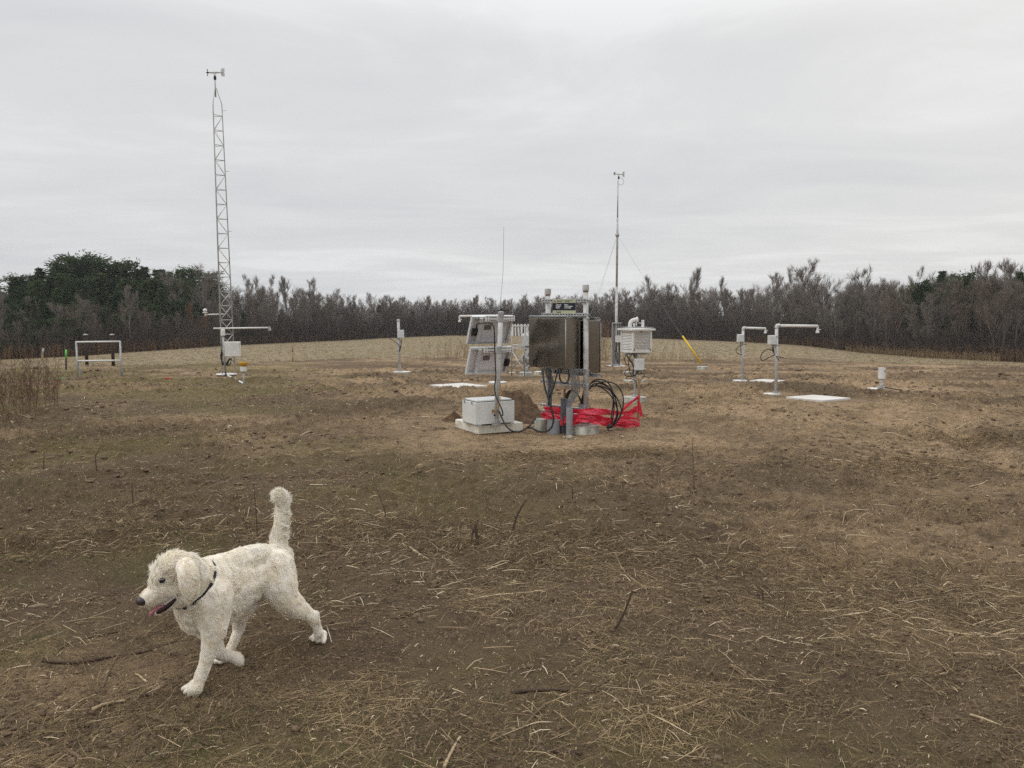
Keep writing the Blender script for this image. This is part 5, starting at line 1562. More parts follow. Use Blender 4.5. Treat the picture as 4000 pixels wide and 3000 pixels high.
# ================= steel cabinet station
def station():
    PR = gp(2291, 1684); PL = gp(2146, 1672)
    PR = V3(at(2291, 1500, 10.35).x, 10.35, gz(0.9, 10.35)); PL = V3(at(2146, 1500, 10.85).x, 10.85, gz(0.5, 10.85))
    d = (PR - PL); d.z = 0; W_ = d.length; d.normalize()
    nrm = V3(d.y, -d.x, 0)               # towards the camera's left-front
    yaw = math.atan2(d.y, d.x)
    Rz = Matrix.Rotation(yaw, 4, 'Z')
    e = empty("cabinet_station", (PL + PR) / 2, 0, "two stainless steel cabinets on a two post frame with a small sign above", "control cabinet")
    base = e.location.copy()
    s = mpp(10.4)
    rp = 10.2 * s
    # footings
    e1, t1, r1 = footing(2113, 1683, 50, 0.145, "round footing left of the cabinet frame with torn printed paper form")
    e2, t2, r2 = footing(2291, 1699, 112, 0.10, "wide round footing under the right post of the cabinet frame")
    for P, top_px, nm in ((PR, (2288, 1122), 0), (PL, (2140, 1137), 1)):
        zt = ztop(top_px[0], top_px[1], P.y); xt = at(top_px[0], top_px[1], P.y).x
        tp = V3(xt, P.y, zt); bp = V3(P.x, P.y, P.z + 0.02)
        m = MB(); m.tube([bp, tp], rp, 20); po = m.build("frame_post", M['galvpale'], e)
        m = MB(); m.lathe(tp, [(rp * 1.2, -0.045), (rp * 1.25, -0.03), (rp * 1.25, 0.0), (rp * 1.22, 0.03), (rp * 0.4, 0.035)], 20); m.build("post_cap", M['galvpale'], po)
        m = MB(); m.lathe(tp, [(rp * 1.03, -0.065), (rp * 1.03, -0.045)], 20); m.build("rust_ring", M['rust'], po)
        m = MB(); m.lathe(bp, [(rp * 2.0, 0.06), (rp * 2.0, 0.085), (rp * 1.2, 0.09), (rp * 1.2, 0.14)], 20)
        for k in range(4):
            a = 0.6 + k * 1.571; m.tube([bp + V3(math.cos(a) * rp * 1.7, math.sin(a) * rp * 1.7, 0.05), bp + V3(math.cos(a) * rp * 1.7, math.sin(a) * rp * 1.7, 0.15)], 0.009, 6)
        m.build("post_flange", M['galv'], po)
    # rails: slotted channels
    def rail(pyR, ext0, ext1, face=1, h=0.041):
        z = ztop(2290, pyR, PR.y)
        off = nrm * (rp + 0.021) * face
        a = PL - d * ext0 + off; b = PR + d * ext1 + off
        a.z = b.z = z
        m = MB()
        c = (a + b) / 2; L_ = (b - a).length
        m.box(c + nrm * 0.019 * face, (L_, 0.003, h), yaw)
        for hz in (-h / 2, h / 2): m.box(c + V3(0, 0, hz * 0.96), (L_, 0.036, 0.003), yaw)
        o = m.build("slotted_rail", M['rail'], e)
        m = MB(); n = int(L_ / 0.05)
        for k in range(n): m.box(a + d * (0.025 + k * 0.05) + nrm * 0.0215 * face, (0.027, 0.002, 0.013), yaw)
        m.build("slots", M['dark'], o)
        for P in (PL, PR):
            m = MB(); m.lathe(V3(P.x, P.y, z), [(rp * 1.06, -0.008), (rp * 1.06, 0.008)], 16); m.build("pipe_clamp", M['galv'], o)
        return z
    z1 = rail(1173, 0.07, 0.05)
    z2 = rail(1229, 0.09, 0.04)
    rail(1447, 0.05, 0.03); rail(1461, 0.02, 0.02, -1)
    rail(1503, 0.10, 0.10); rail(1600, 0.10, 0.02); rail(1625, 0.08, 0.03)
    rail(1246, 0.05, 0.15, -1); rail(1465, 0.0, 0.17, -1)
    # cabinet A in front of the rails
    def cabinet(cx, w, dep, zt, zb, side, nm_door_right=True):
        c = V3(cx.x, cx.y, (zt + zb) / 2)
        h = zt - zb
        pe = empty("steel_cabinet", c, 0); pe.parent = e; pe.location = c - base
        m = MB(); m.box(c, (w, dep, h), yaw, 0.006); m.build("cabinet_body", M['steel'], pe)
        fn = nrm * side
        fc = c + fn * (dep / 2 + 0.012)
        m = MB(); m.box(fc, (w - 0.004, 0.020, h - 0.03), yaw, 0.005); dr = m.build("door", M['steel'], pe)
        m = MB(); m.box(c + fn * (dep / 2 + 0.001), (w - 0.02, 0.006, h - 0.05), yaw); m.build("gasket", M['dark'], pe)
        m = MB(); m.tube([fc + d * (w / 2 + 0.004) + V3(0, 0, -h / 2 + 0.02), fc + d * (w / 2 + 0.004) + V3(0, 0, h / 2 - 0.03)], 0.006, 8); m.build("hinge", M['galv'], dr)
        m = MB(); m.box(c + fn * (dep / 2 - 0.01) + V3(0, 0, h / 2 + 0.008), (w, 0.05, 0.012), yaw, 0.003); m.build("drip_edge", M['rail'], pe)
        for t in (-0.25, 0.25):
            m = MB(); m.box(fc - d * (w / 2 + 0.004) + V3(0, 0, h * t), (0.012, 0.03, 0.045), yaw); m.build("latch", M['galv'], dr)
        return c
    # front corner between door and right side is seen at column 2211
    YA = 10.22
    zt = ztop(2211, 1238, YA); zb = ztop(2211, 1443, YA)
    corner = V3(at(2211, 1340, YA).x, YA, 0)
    wA = (2211 - 2079) * mpp(YA) / d.x * 1.04; dpA = 0.275
    cabinet(corner - d * wA / 2 - nrm * dpA / 2, wA, dpA, zt, zb, 1)
    # cabinet B behind the rails
    YB = 10.56
    zt2 = ztop(2340, 1252, YB); zb2 = ztop(2340, 1458, YB)
    cr = V3(at(2343, 1340, YB).x, YB, 0)
    cabinet(cr - d * 0.24 + nrm * 0.120, 0.48, 0.24, zt2, zb2, -1)
    # ---- sign
    off = nrm * (rp + 0.046)
    sl = at(2158, 1196, 10.7); 
    zt_, zb_ = ztop(2200, 1169, 10.6), ztop(2200, 1225, 10.6)
    # find positions along the rail for columns 2158 and 2247
    def along(px):
        u = (px - 2000) / (F * 0.9965)
        o = PL + off
        # (o.x + t d.x) = u (o.y + t d.y)
        return (u * o.y - o.x) / (d.x - u * d.y)
    ta, tb = along(2158), along(2247)
    wS = tb - ta; hS = zt_ - zb_
    sc_ = PL + off + d * (ta + tb) / 2; sc_.z = (zt_ + zb_) / 2
    se = empty("sign", sc_, 0); se.parent = e; se.location = sc_ - base
    m = MB(); m.box(sc_, (wS, 0.004, hS), yaw); m.build("sign_panel", M['cream'], se)
    nb = 0.53
    m = MB(); m.box(sc_ + nrm * 0.0035 + V3(0, 0, hS * (0.5 - 0.255 - 0.255)), (wS - 0.003, 0.003, hS * 0.51), yaw); m.build("navy_band", M['navy'], se)
    def text(body, u, v, size, mt, bold=0.0, nm="lettering"):
        cu = bpy.data.curves.new(nm, 'FONT'); cu.body = body; cu.size = size; cu.extrude = 0.0006; cu.offset = bold
        to = bpy.data.objects.new("tmp_text", cu); COL.objects.link(to)
        bpy.context.view_layer.update()
        me = bpy.data.meshes.new_from_object(to.evaluated_get(bpy.context.evaluated_depsgraph_get()))
        bpy.data.objects.remove(to)
        px_ = sc_ + d * (u - 0.5) * wS + V3(0, 0, (0.5 - v) * hS) + nrm * 0.0062
        mm = Matrix.Translation(px_ - se.location - base) @ Rz @ Matrix.Rotation(R(90), 4, 'X')
        me.transform(mm)
        o = link(nm, me, M[mt], se); return o
    L3 = hS * 0.125
    for i, t in enumerate(("Automatic", "Weather", "Station")): text(t, 0.155, 0.42 + i * 0.107, L3, 'signwhite', 0.0006)
    for i, t in enumerate(("Station", "m\u00e9t\u00e9orologique", "automatique")): text(t, 0.525, 0.42 + i * 0.107, L3, 'signwhite', 0.0006)
    L4 = hS * 0.078
    for i, t in enumerate(("Environment Canada", "Weather Station")): text(t, 0.19, 0.115 + i * 0.075, L4, 'ink')
    for i, t in enumerate(("Environnement Canada", "Station m\u00e9t\u00e9o")): text(t, 0.54, 0.115 + i * 0.075, L4, 'ink')
    text("Canada", 0.16, 0.93, hS * 0.16, 'ink', 0, "wordmark")
    # small flag: two red bars and a red leaf mark
    m = MB()
    fx = lambda u, v: sc_ + d * (u - 0.5) * wS + V3(0, 0, (0.5 - v) * hS) + nrm * 0.004
    for u in (0.052, 0.118): m.box(fx(u, 0.14), (wS * 0.022, 0.003, hS * 0.085), yaw)
    m.box(fx(0.085, 0.14), (wS * 0.018, 0.003, hS * 0.05), yaw + 0.0); m.box(fx(0.085, 0.135), (wS * 0.03, 0.003, hS * 0.02), yaw)
    m.build("flag_mark", M['flagred'], se)
    # ---- pipes standing in the ground under the cabinets
    def pipe(px, y_top, y_bot, wpx, Yp, mt, nm="riser_pipe", square=False):
        x = at(px, y_bot, Yp).x
        zt3 = ztop(px, y_top, Yp); r = wpx * mpp(Yp) / 2
        m = MB()
        if square: m.box((x, Yp, (zt3 + gz(x, Yp) - 0.1) / 2), (2 * r, 1.6 * r, zt3 - gz(x, Yp) + 0.1), 0.3, 0.006)
        else: m.lathe(V3(x, Yp, 0), [(r, gz(x, Yp) - 0.1), (r, zt3), (r * 0.86, zt3), (r * 0.86, zt3 - 0.05)], 20)
        m.build(nm, M[mt], e)
        return V3(x, Yp, zt3)
    pipe(2163, 1640, 1695, 52, 10.30, 'pvc', "wide_riser")
    pipe(2200, 1556, 1696, 19, 10.30, 'pvcdark', square=True)
    pipe(2224, 1592, 1699, 26, 10.14, 'pvc')
    pipe(2209, 1556, 1660, 20, 10.55, 'pvc')
    pipe(2269, 1576, 1680, 22, 10.62, 'pvc')
    # conduit bundles
    q = random.Random(8)
    for k in range(6):
        a = k * 4.5
        pts = [(2128 + a, 1440, .15), (2131 + a, 1462, .15), (2140 + a * 0.9, 1482, .14), (2143 + a * 0.85, 1510, .12), (2140 + a * 0.7, 1540, .12), (2143 + a * 0.5, 1580, .12), (2145 + a * .3, 1640, .12)]
        m = MB(); m.tube(cabl([at(x, y, 10.78 - dd) for x, y, dd in pts], 6), 0.0062, 7); m.build("flexible_conduit", M['conduit'], e)
    for k in range(7):
        a = k * 5.2
        pts = [(2222 + a, 1440, 0), (2226 + a, 1460, 0), (2232 + a * 0.95, 1485, 0), (2233 + a, 1510, 0), (2231 + a * 0.95, 1535, -.02), (2224 + a * .6, 1562, -.02), (2216 + a * .45, 1590, 0), (2216 + a * .4, 1600, 0)]
        m = MB(); m.tube(cabl([at(x + q.uniform(-1, 1), y, 10.25 - dd) for x, y, dd in pts], 6), 0.0062, 7); m.build("flexible_conduit", M['conduit'], e)
    def cab(pts, r=0.010, Yc=10.3, nm="hanging_cable", mt='black'):
        m = MB(); m.tube(cabl([at(x, y, Yc - dd) for x, y, dd in pts], 8), r, 8); return m.build(nm, M[mt], e)
    cab([(2120, 1440, -.1), (2123, 1480, 0), (2130, 1520, .05), (2140, 1550, .08), (2152, 1590, .12), (2160, 1620, .15), (2161, 1650, .15), (2150, 1675, .15), (2128, 1686, .12), (2100, 1684, .1), (2078, 1672, .0), (2060, 1670, -.1)], 0.012)
    cab([(2181, 1440, .0), (2176, 1460, .03), (2168, 1490, .05), (2160, 1520, .05), (2148, 1548, .05), (2142, 1580, 0)], 0.011)
    cab([(2197, 1440, .0), (2187, 1455, .03), (2186, 1475, .05), (2194, 1492, .05), (2210, 1497, .05), (2220, 1485, .03), (2223, 1460, 0), (2222, 1440, 0)], 0.012)
    for k in range(5):
        o = k * 3.5
        cab([(2208 + o * .6, 1560, -.25), (2214 + o, 1537 - o * .4, -.25), (2232 + o, 1523 + o * .5, -.22), (2252 + o * .7, 1535 + o, -.2), (2266 + o * .5, 1562 + o * .5, -.25), (2270 + o * .4, 1580, -.3)], 0.008)
    for k in range(3):
        cab([(2270 + 4 * k, 1580, -.3), (2275 + 3 * k, 1550, -.28), (2281 + 2 * k, 1525, -.2), (2290, 1505, -.12)], 0.009)
    cab([(2301, 1582, -.2), (2306, 1592, -.1), (2312, 1602, -.05)], 0.007)
    # small wooden marker between the posts
    g = at(2205, 1650, 10.9); m = MB(); x = at(2205, 1600, 10.9).x
    m.box((x, 10.9, (ztop(2205, 1517, 10.9) + gz(x, 10.9)) / 2), (0.03, 0.02, ztop(2205, 1517, 10.9) - gz(x, 10.9)), 0.2)
    tag(m.build("wooden_stake", M['wood']), "short pale stake standing between the frame posts under the cabinets", "stake")
    # ---- coil of black cable at the right post
    ce = empty("cable_coil", (at(2380, 1600, 10.5).x, 10.5, gz(1.2, 10.5)), 0, "big loops of black cable arching from the right post down to the soil", "cable")
    for pts in ([(2298, 1510, .0), (2318, 1488, .0), (2342, 1482, .0), (2370, 1490, .02), (2388, 1515, .04), (2396, 1545, .05), (2393, 1590, .05), (2388, 1630, .05), (2394, 1660, .05)],
                [(2300, 1502, .0), (2325, 1490, .0), (2350, 1494, .0), (2378, 1515, .02), (2396, 1555, .04), (2398, 1600, .04), (2390, 1655, .04)],
                [(2326, 1505, .03), (2350, 1493, .03), (2380, 1492, .03), (2410, 1505, .03), (2430, 1535, .03), (2435, 1570, .03), (2430, 1605, .03), (2415, 1640, .03), (2392, 1668, .03)],
                [(2320, 1508, .0), (2345, 1508, .0), (2372, 1518, .02), (2400, 1540, .03), (2420, 1575, .04), (2427, 1605, .04), (2418, 1632, .04), (2400, 1660, .04)],
                [(2299, 1523, .0), (2312, 1510, .0), (2335, 1508, .0), (2360, 1520, .0), (2385, 1545, .0), (2405, 1580, .0), (2414, 1615, .0), (2402, 1650, .0), (2385, 1672, .0)],
                [(2301, 1516, .0), (2322, 1500, .0), (2352, 1500, .0), (2385, 1520, .0), (2402, 1550, .0), (2410, 1590, .0), (2408, 1625, .0), (2396, 1655, .0)]):
        m = MB(); m.tube(cabl([at(x, y, 10.42 - dd) for x, y, dd in pts], 8), 0.0085, 8); m.build("cable_loop", M['black'], ce)
    m = MB(); m.tube([at(2372, 1672, 10.3), at(2384, 1662, 10.32), at(2393, 1668, 10.34)], [0.02, 0.03, 0.014], 7); m.build("taped_ends", M['black'], ce)
    # ---- stake with the warning tape
    g = V3(at(2494, 1652, 11.0).x, 11.0, gz(1.7, 11.0))
    m = MB(); c = at(2494, 1478, 11.0); m.box((g.x, 11.0, (c.z + g.z - 0.1) / 2), (0.034, 0.02, c.z - g.z + 0.1), 0.3, 0.002)
    tag(m.build("wooden_stake", M['wood']), "tall wooden stake that holds the right end of the red tape", "stake")
    tp = bpy.data.materials.new("red_tape"); tp.use_nodes = True
    t = tp.node_tree; p = t.nodes["Principled BSDF"]; N = t.nodes.new; L = t.links.new
    p.inputs["Roughness"].default_value = 0.35
    uv = N("ShaderNodeUVMap"); b = N("ShaderNodeTexBrick"); L(uv.outputs[0], b.inputs["Vector"])
    b.inputs["Scale"].default_value = 1.0; b.inputs["Brick Width"].default_value = 0.16; b.inputs["Row Height"].default_value = 0.30; b.inputs["Mortar Size"].default_value = 0.055
    b.inputs["Mortar Smooth"].default_value = 0.2
    b.inputs["Color1"].default_value = (0.22, 0.010, 0.022, 1); b.inputs["Color2"].default_value = (0.72, 0.035, 0.075, 1); b.inputs["Mortar"].default_value = (0.72, 0.035, 0.075, 1)
    L(b.outputs[0], p.inputs["Base Color"])
    tr = N("ShaderNodeBsdfTranslucent"); tr.inputs[0].default_value = (0.8, 0.05, 0.09, 1)
    ms = N("ShaderNodeMixShader"); ms.inputs[0].default_value = 0.3
    L(p.outputs[0], ms.inputs[1]); L(tr.outputs[0], ms.inputs[2]); L(ms.outputs[0], t.nodes["Material Output"].inputs[0])
    te = empty("warning_tape", V3(at(2300, 1650, 10.4).x, 10.4, gz(0.9, 10.4)), 0, "red printed warning tape wrapped round the posts and tied to the stake", "tape")
    def ribbon(pts, w=0.06, seed=0, wavy=0.008):
        q = random.Random(seed)
        C_ = cabl([at(x, y, Yr) for x, y, Yr in pts], 10)
        vs, uvs = [], []
        ln = 0
        bm = bmesh.new(); uvl = bm.loops.layers.uv.new("UVMap")
        ph = q.random() * 6
        rows = []
        for i, c in enumerate(C_):
            if i: ln += (C_[i] - C_[i - 1]).length
            tdir = (C_[min(i + 1, len(C_) - 1)] - C_[max(i - 1, 0)]).normalized()
            up = V3(0, 0, 1) - tdir * tdir.z; up.normalize()
            sd = tdir.cross(up)
            tw = 0.5 * math.sin(ln * 4.3 + ph) + 0.35 * math.sin(ln * 11 + ph * 2)
            upr = up * math.cos(tw) + sd * math.sin(tw)
            ww = w * 1.25 * (0.85 + 0.2 * math.sin(ln * 7 + ph))
            row = []
            for j in range(4):
                v = (j / 3 - 0.5)
                fold = wavy * (math.sin(ln * 23 + j * 1.7 + ph) + 0.7 * math.sin(ln * 61 + j * 2.9 + ph * 3))
                row.append((bm.verts.new(c + upr * v * ww + sd * fold), (ln, j / 3)))
            rows.append(row)
        for a, b_ in zip(rows, rows[1:]):
            for j in range(3):
                f = bm.faces.new((a[j][0], b_[j][0], b_[j + 1][0], a[j + 1][0])); f.smooth = True
                for lp, uvv in zip(f.loops, (a[j][1], b_[j][1], b_[j + 1][1], a[j + 1][1])): lp[uvl].uv = uvv
        me = bpy.data.meshes.new("tape_strip"); bm.to_mesh(me); bm.free()
        me.transform(Matrix.Translation(-te.location))
        link("tape_strip", me, tp, te)
    y0 = 10.12
    ribbon([(2128, 1598, 10.70), (2150, 1600, 10.62), (2190, 1602, 10.40), (2240, 1606, 10.22), (2291, 1610, 10.14), (2350, 1609, 10.35), (2420, 1614, 10.7), (2460, 1606, 10.85), (2492, 1597, 10.96)], 0.066, 1)
    ribbon([(2126, 1590, 10.75), (2160, 1606, 10.55), (2210, 1612, 10.3), (2270, 1604, 10.15), (2330, 1602, 10.3), (2400, 1612, 10.6), (2440, 1614, 10.8)], 0.055, 2)
    ribbon([(2116, 1624, 10.72), (2150, 1628, 10.55), (2200, 1633, 10.3), (2250, 1626, 10.18), (2291, 1622, 10.14), (2340, 1632, 10.35), (2400, 1640, 10.6), (2450, 1622, 10.85), (2493, 1592, 10.97)], 0.066, 3)
    ribbon([(2114, 1630, 10.74), (2140, 1642, 10.55), (2180, 1646, 10.35), (2230, 1640, 10.2), (2291, 1636, 10.12), (2350, 1648, 10.35), (2420, 1656, 10.65), (2496, 1660, 10.96)], 0.072, 4)
    ribbon([(2120, 1615, 10.72), (2160, 1622, 10.5), (2200, 1640, 10.3), (2260, 1634, 10.17), (2310, 1626, 10.2), (2370, 1640, 10.45), (2430, 1648, 10.7), (2496, 1650, 10.96)], 0.06, 5)
    ribbon([(2316, 1652, 10.05), (2360, 1655, 10.3), (2420, 1660, 10.65), (2497, 1657, 10.96)], 0.05, 6)
    ribbon([(2424, 1612, 10.75), (2445, 1590, 10.85), (2470, 1568, 10.92), (2496, 1549, 10.97)], 0.05, 7)
    ribbon([(2400, 1652, 10.6), (2440, 1638, 10.8), (2470, 1634, 10.9), (2496, 1636, 10.97)], 0.045, 8)
    ribbon([(2494, 1552, 10.95), (2497, 1575, 10.9), (2501, 1600, 10.88), (2506, 1628, 10.88)], 0.05, 9)
    ribbon([(2489, 1556, 10.95), (2494, 1580, 10.92), (2500, 1610, 10.9), (2503, 1624, 10.9)], 0.04, 10)
    ribbon([(2192, 1640, 10.2), (2193, 1648, 10.2), (2193, 1655, 10.2), (2194, 1662, 10.2)], 0.03, 11)
    ribbon([(2236, 1655, 10.15), (2250, 1653, 10.15), (2262, 1650, 10.15), (2275, 1648, 10.15)], 0.04, 12)
station()

# ================= stones
def stone(px, py, wpx, seed, lb, mt='stone', flat=0.75):
    g = gp(px, py); r = wpx * mpp(g.y) / 2
    bm = bmesh.new(); bmesh.ops.create_icosphere(bm, subdivisions=3, radius=r)
    q = random.Random(seed)
    dirs = [Vector((q.gauss(0, 1), q.gauss(0, 1), q.gauss(0, 1))).normalized() for _ in range(9)]
    for v in bm.verts:
        n = v.co.normalized()
        for dd in dirs:
            k = n.dot(dd)
            if k > 0.72: v.co -= dd * r * (k - 0.72) * 0.9
        v.co.z *= flat
    me = bpy.data.meshes.new("stone"); bm.to_mesh(me); bm.free()
    o = link("stone", me, M[mt]); o.location = (g.x, g.y + r * 0.6, gzf(g.x, g.y + r * 0.6) + r * flat * 0.55); o.rotation_euler = (0, 0, q.random() * 6)
    return tag(o, lb, "stone")
stone(2224, 1712, 28, 1, "fist sized pale stone in front of the grey riser pipes", 'stone', 0.85)
stone(2204, 1708, 13, 2, "small pale stone left of the fist sized one")
stone(2212, 1716, 8, 3, "tiny stone directly beside the fist sized one")
stone(2249, 1714, 9, 4, "tiny grey stone right of the fist sized one")
stone(2431, 1712, 14, 5, "small pinkish stone below the red tape", 'pinkstone')
stone(2384, 1684, 26, 6, "brownish clod like stone under the cable coil", 'stone', 0.6)
stone(895, 1672, 22, 7, "lone round stone on the soil left of the battery box")
stone(3416, 1668, 14, 8, "small pale stone below the white rain gauge")
stone(2327, 1692, 24, 9, "flat grey stone right of the wide round footing", 'stone', 0.4)
stone(2303, 1548, 7, 10, "tiny pink stone behind the right frame post", 'pinkstone')

# ================= the dog
def DZ(zx, zy, Y):
    """a joint given by its place in the photo and its distance"""
    return at(450 + zx / 1.747, 1850 + zy / 1.747, Y)

def dog():
    lat = V3(0.87, -0.49, 0).normalized()       # towards the dog's left side
    fwd = V3(-0.49, -0.87, 0).normalized()
    BL = []                                     # (centre, radius, lateral squash, flow direction, fur length)
    def chain(pts, squash=1.0, fur=0.02, flow=1.0, flatdir=None, step=0.30):
        """pts: [(Vector, radius)...]"""
        P = [p for p, r in pts]; rs = [r for p, r in pts]
        n = 7
        C_ = cabl(P, n)
        for i, c in enumerate(C_):
            t = i / n; k = min(int(t), len(rs) - 2); f = t - k
            r = rs[k] * (1 - f) + rs[k + 1] * f
            d = (C_[min(i + 1, len(C_) - 1)] - C_[max(i - 1, 0)]).normalized() * flow
            BL.append((c, r, squash, d, fur, flatdir or lat))
    back = -fwd
    # torso
    chain([(DZ(1120, 585, 3.70), 0.075), (DZ(1050, 640, 3.64), 0.105), (DZ(950, 690, 3.55), 0.108), (DZ(830, 755, 3.45), 0.128), (DZ(720, 800, 3.36), 0.148), (DZ(620, 840, 3.28), 0.135), (DZ(560, 880, 3.22), 0.105)], 0.80, 0.020, -1)
    chain([(DZ(640, 960, 3.29), 0.085), (DZ(740, 900, 3.37), 0.095), (DZ(860, 800, 3.46), 0.085)], 0.8, 0.020, 1)
    chain([(DZ(1060, 600, 3.64), 0.080), (DZ(960, 590, 3.55), 0.075), (DZ(850, 625, 3.46), 0.080), (DZ(740, 670, 3.37), 0.085), (DZ(650, 690, 3.29), 0.085)], 0.8, 0.020, -1)
    # neck
    chain([(DZ(690, 760, 3.33), 0.125), (DZ(600, 745, 3.25), 0.108), (DZ(520, 720, 3.17), 0.092), (DZ(470, 690, 3.13), 0.085)], 0.9, 0.019, -1)
    chain([(DZ(560, 960, 3.24), 0.085), (DZ(530, 860, 3.20), 0.085), (DZ(500, 790, 3.16), 0.075)], 0.9, 0.019, -1)
    # head: skull, brow, cheek, muzzle, jaw
    hl = V3(0.80, -0.60, 0).normalized()       # sideways axis of the turned head
    chain([(DZ(485, 655, 3.12), 0.062), (DZ(415, 645, 3.09), 0.066), (DZ(352, 680, 3.075), 0.058), (DZ(315, 718, 3.065), 0.045)], 0.92, 0.030, -1, hl)
    chain([(DZ(430, 745, 3.09), 0.062), (DZ(365, 762, 3.075), 0.054)], 0.9, 0.018, -1, hl)
    chain([(DZ(345, 770, 3.07), 0.050), (DZ(285, 805, 3.05), 0.040), (DZ(230, 845, 3.03), 0.037), (DZ(205, 862, 3.02), 0.031)], 0.85, 0.014, -1, hl)
    chain([(DZ(320, 825, 3.06), 0.034), (DZ(270, 862, 3.05), 0.030), (DZ(240, 882, 3.04), 0.024)], 0.9, 0.010, -1, hl)
    chain([(DZ(430, 830, 3.09), 0.038), (DZ(385, 885, 3.075), 0.024), (DZ(335, 918, 3.06), 0.017), (DZ(292, 945, 3.05), 0.013)], 1.0, 0.012, -1, hl)
    ES = V3(0.62, -0.78, 0).normalized()
    EARC = [DZ(468, 615, 3.035), DZ(490, 660, 3.005), DZ(503, 715, 2.99), DZ(510, 770, 2.99), DZ(513, 815, 3.0), DZ(513, 842, 3.01)]
    chain(list(zip(EARC, (0.030, 0.040, 0.044, 0.043, 0.032, 0.018))), 0.24, 0.017, 1, ES)
    # tail: up and curled forward at the tip
    chain([(DZ(1095, 570, 3.70), 0.048), (DZ(1115, 490, 3.71), 0.042), (DZ(1128, 400, 3.72), 0.036), (DZ(1138, 300, 3.72), 0.034), (DZ(1142, 225, 3.72), 0.031), (DZ(1138, 165, 3.71), 0.027), (DZ(1120, 135, 3.70), 0.021), (DZ(1098, 142, 3.69), 0.016), (DZ(1084, 168, 3.685), 0.011)], 1.0, 0.031, 1)
    # left fore leg, reaching forward
    LF = 3.20
    chain([(DZ(655, 850, 3.21), 0.100), (DZ(665, 960, 3.20), 0.078), (DZ(672, 1060, 3.19), 0.060), (DZ(655, 1150, 3.18), 0.042), (DZ(632, 1240, 3.17), 0.033), (DZ(600, 1340, 3.16), 0.028), (DZ(572, 1420, 3.15), 0.025), (DZ(545, 1462, 3.14), 0.031)], 0.85, 0.014, 1)
    pa = gp(450 + 512 / 1.747, 1850 + 1522 / 1.747)
    gzp = gzf(pa.x, pa.y)
    def paw(c, fd, gl, r=0.020, spread=0.018, lift=0.0, pads=True):
        sd = V3(-fd.y, fd.x, 0).normalized()
        for k in range(4):
            o = (k - 1.5)
            b0 = c + sd * o * spread * 0.8 + V3(0, 0, r * 1.15)
            b1 = c + fd * (0.032 - abs(o) * 0.008) + sd * o * spread * 1.15 + V3(0, 0, r * 0.72)
            BL.append((b0, r * 0.95, 1.0, fd, 0.007, lat)); BL.append((b0.lerp(b1, 0.55), r * 0.78, 1.0, fd, 0.007, lat)); BL.append((b1, r * 0.66, 1.0, fd, 0.006, lat))
        BL.append((c - fd * 0.02 + V3(0, 0, r * 1.5), r * 1.45, 1.0, fd, 0.008, lat))
    pf = V3(-0.62, -0.78, 0).normalized()
    pawc = V3(pa.x, pa.y, 0) - pf * 0.018; pawc.z = gzf(pawc.x, pawc.y) + 0.002
    chain([(DZ(545, 1462, 3.14), 0.030), (pawc + V3(0, 0, 0.034) - pf * 0.008, 0.029)], 1.0, 0.010, 1)
    paw(pawc, pf, 0, 0.0175, 0.029)
    # right fore leg, lifted and folded back
    chain([(DZ(590, 870, 3.34), 0.085), (DZ(615, 1000, 3.36), 0.065), (DZ(655, 1100, 3.37), 0.048), (DZ(690, 1180, 3.36), 0.035), (DZ(705, 1222, 3.36), 0.031), (DZ(745, 1238, 3.40), 0.028), (DZ(800, 1248, 3.43), 0.026), (DZ(838, 1268, 3.44), 0.027), (DZ(852, 1290, 3.44), 0.020)], 0.95, 0.011, 1)
    # left hind leg, stretched back
    h = gp(450 + 1390 / 1.747, 1850 + 1142 / 1.747)
    YH = 3.66
    chain([(DZ(1090, 660, 3.60), 0.105), (DZ(1120, 760, 3.58), 0.092), (DZ(1165, 850, 3.59), 0.070), (DZ(1240, 915, 3.62), 0.050), (DZ(1305, 955, 3.64), 0.035), (DZ(1350, 985, 3.655), 0.030), (DZ(1372, 1040, 3.67), 0.024), (DZ(1388, 1090, 3.68), 0.024)], 0.85, 0.016, 1)
    chain([(DZ(1350, 975, 3.655), 0.026), (DZ(1366, 962, 3.66), 0.018)], 0.9, 0.012, 1)
    pc2 = V3(h.x, h.y, gzf(h.x, h.y) + 0.004); 
    chain([(DZ(1388, 1085, 3.68), 0.024), (pc2 + V3(0, 0.01, 0.035), 0.024)], 1.0, 0.010, 1)
    paw(pc2 + V3(0.002, 0.012, 0), V3(-0.50, -0.86, 0).normalized(), 0, 0.017, 0.024)
    # right hind leg, stepping forward under the body
    f2 = gp(450 + 728 / 1.747, 1850 + 1286 / 1.747)
    chain([(DZ(990, 680, 3.66), 0.095), (DZ(930, 800, 3.62), 0.085), (DZ(872, 900, 3.58), 0.065), (DZ(850, 990, 3.60), 0.040), (DZ(842, 1060, 3.61), 0.030), (DZ(815, 1130, 3.58), 0.024), (DZ(785, 1200, 3.55), 0.022), (DZ(752, 1262, 3.51), 0.024)], 0.85, 0.014, 1)
    pc3 = V3(f2.x, f2.y, gzf(f2.x, f2.y) + 0.002)
    paw(pc3, V3(-0.70, -0.71, 0).normalized(), 0, 0.016, 0.016)
    chain([(DZ(760, 1250, 3.52), 0.022), (pc3 + V3(0.01, 0.01, 0.03), 0.022)], 1.0, 0.010, 1)

    bm = bmesh.new()
    for c, r, sq, d, fl, ax in BL:
        a = math.atan2(ax.y, ax.x)
        m = Matrix.Translation(c) @ Matrix.Rotation(a, 4, 'Z') @ Matrix.Diagonal((sq, 1, 1, 1))
        bmesh.ops.create_icosphere(bm, subdivisions=2, radius=r * (0.93 if c.y < 3.13 and c.z > 0.42 else 0.96), matrix=m)
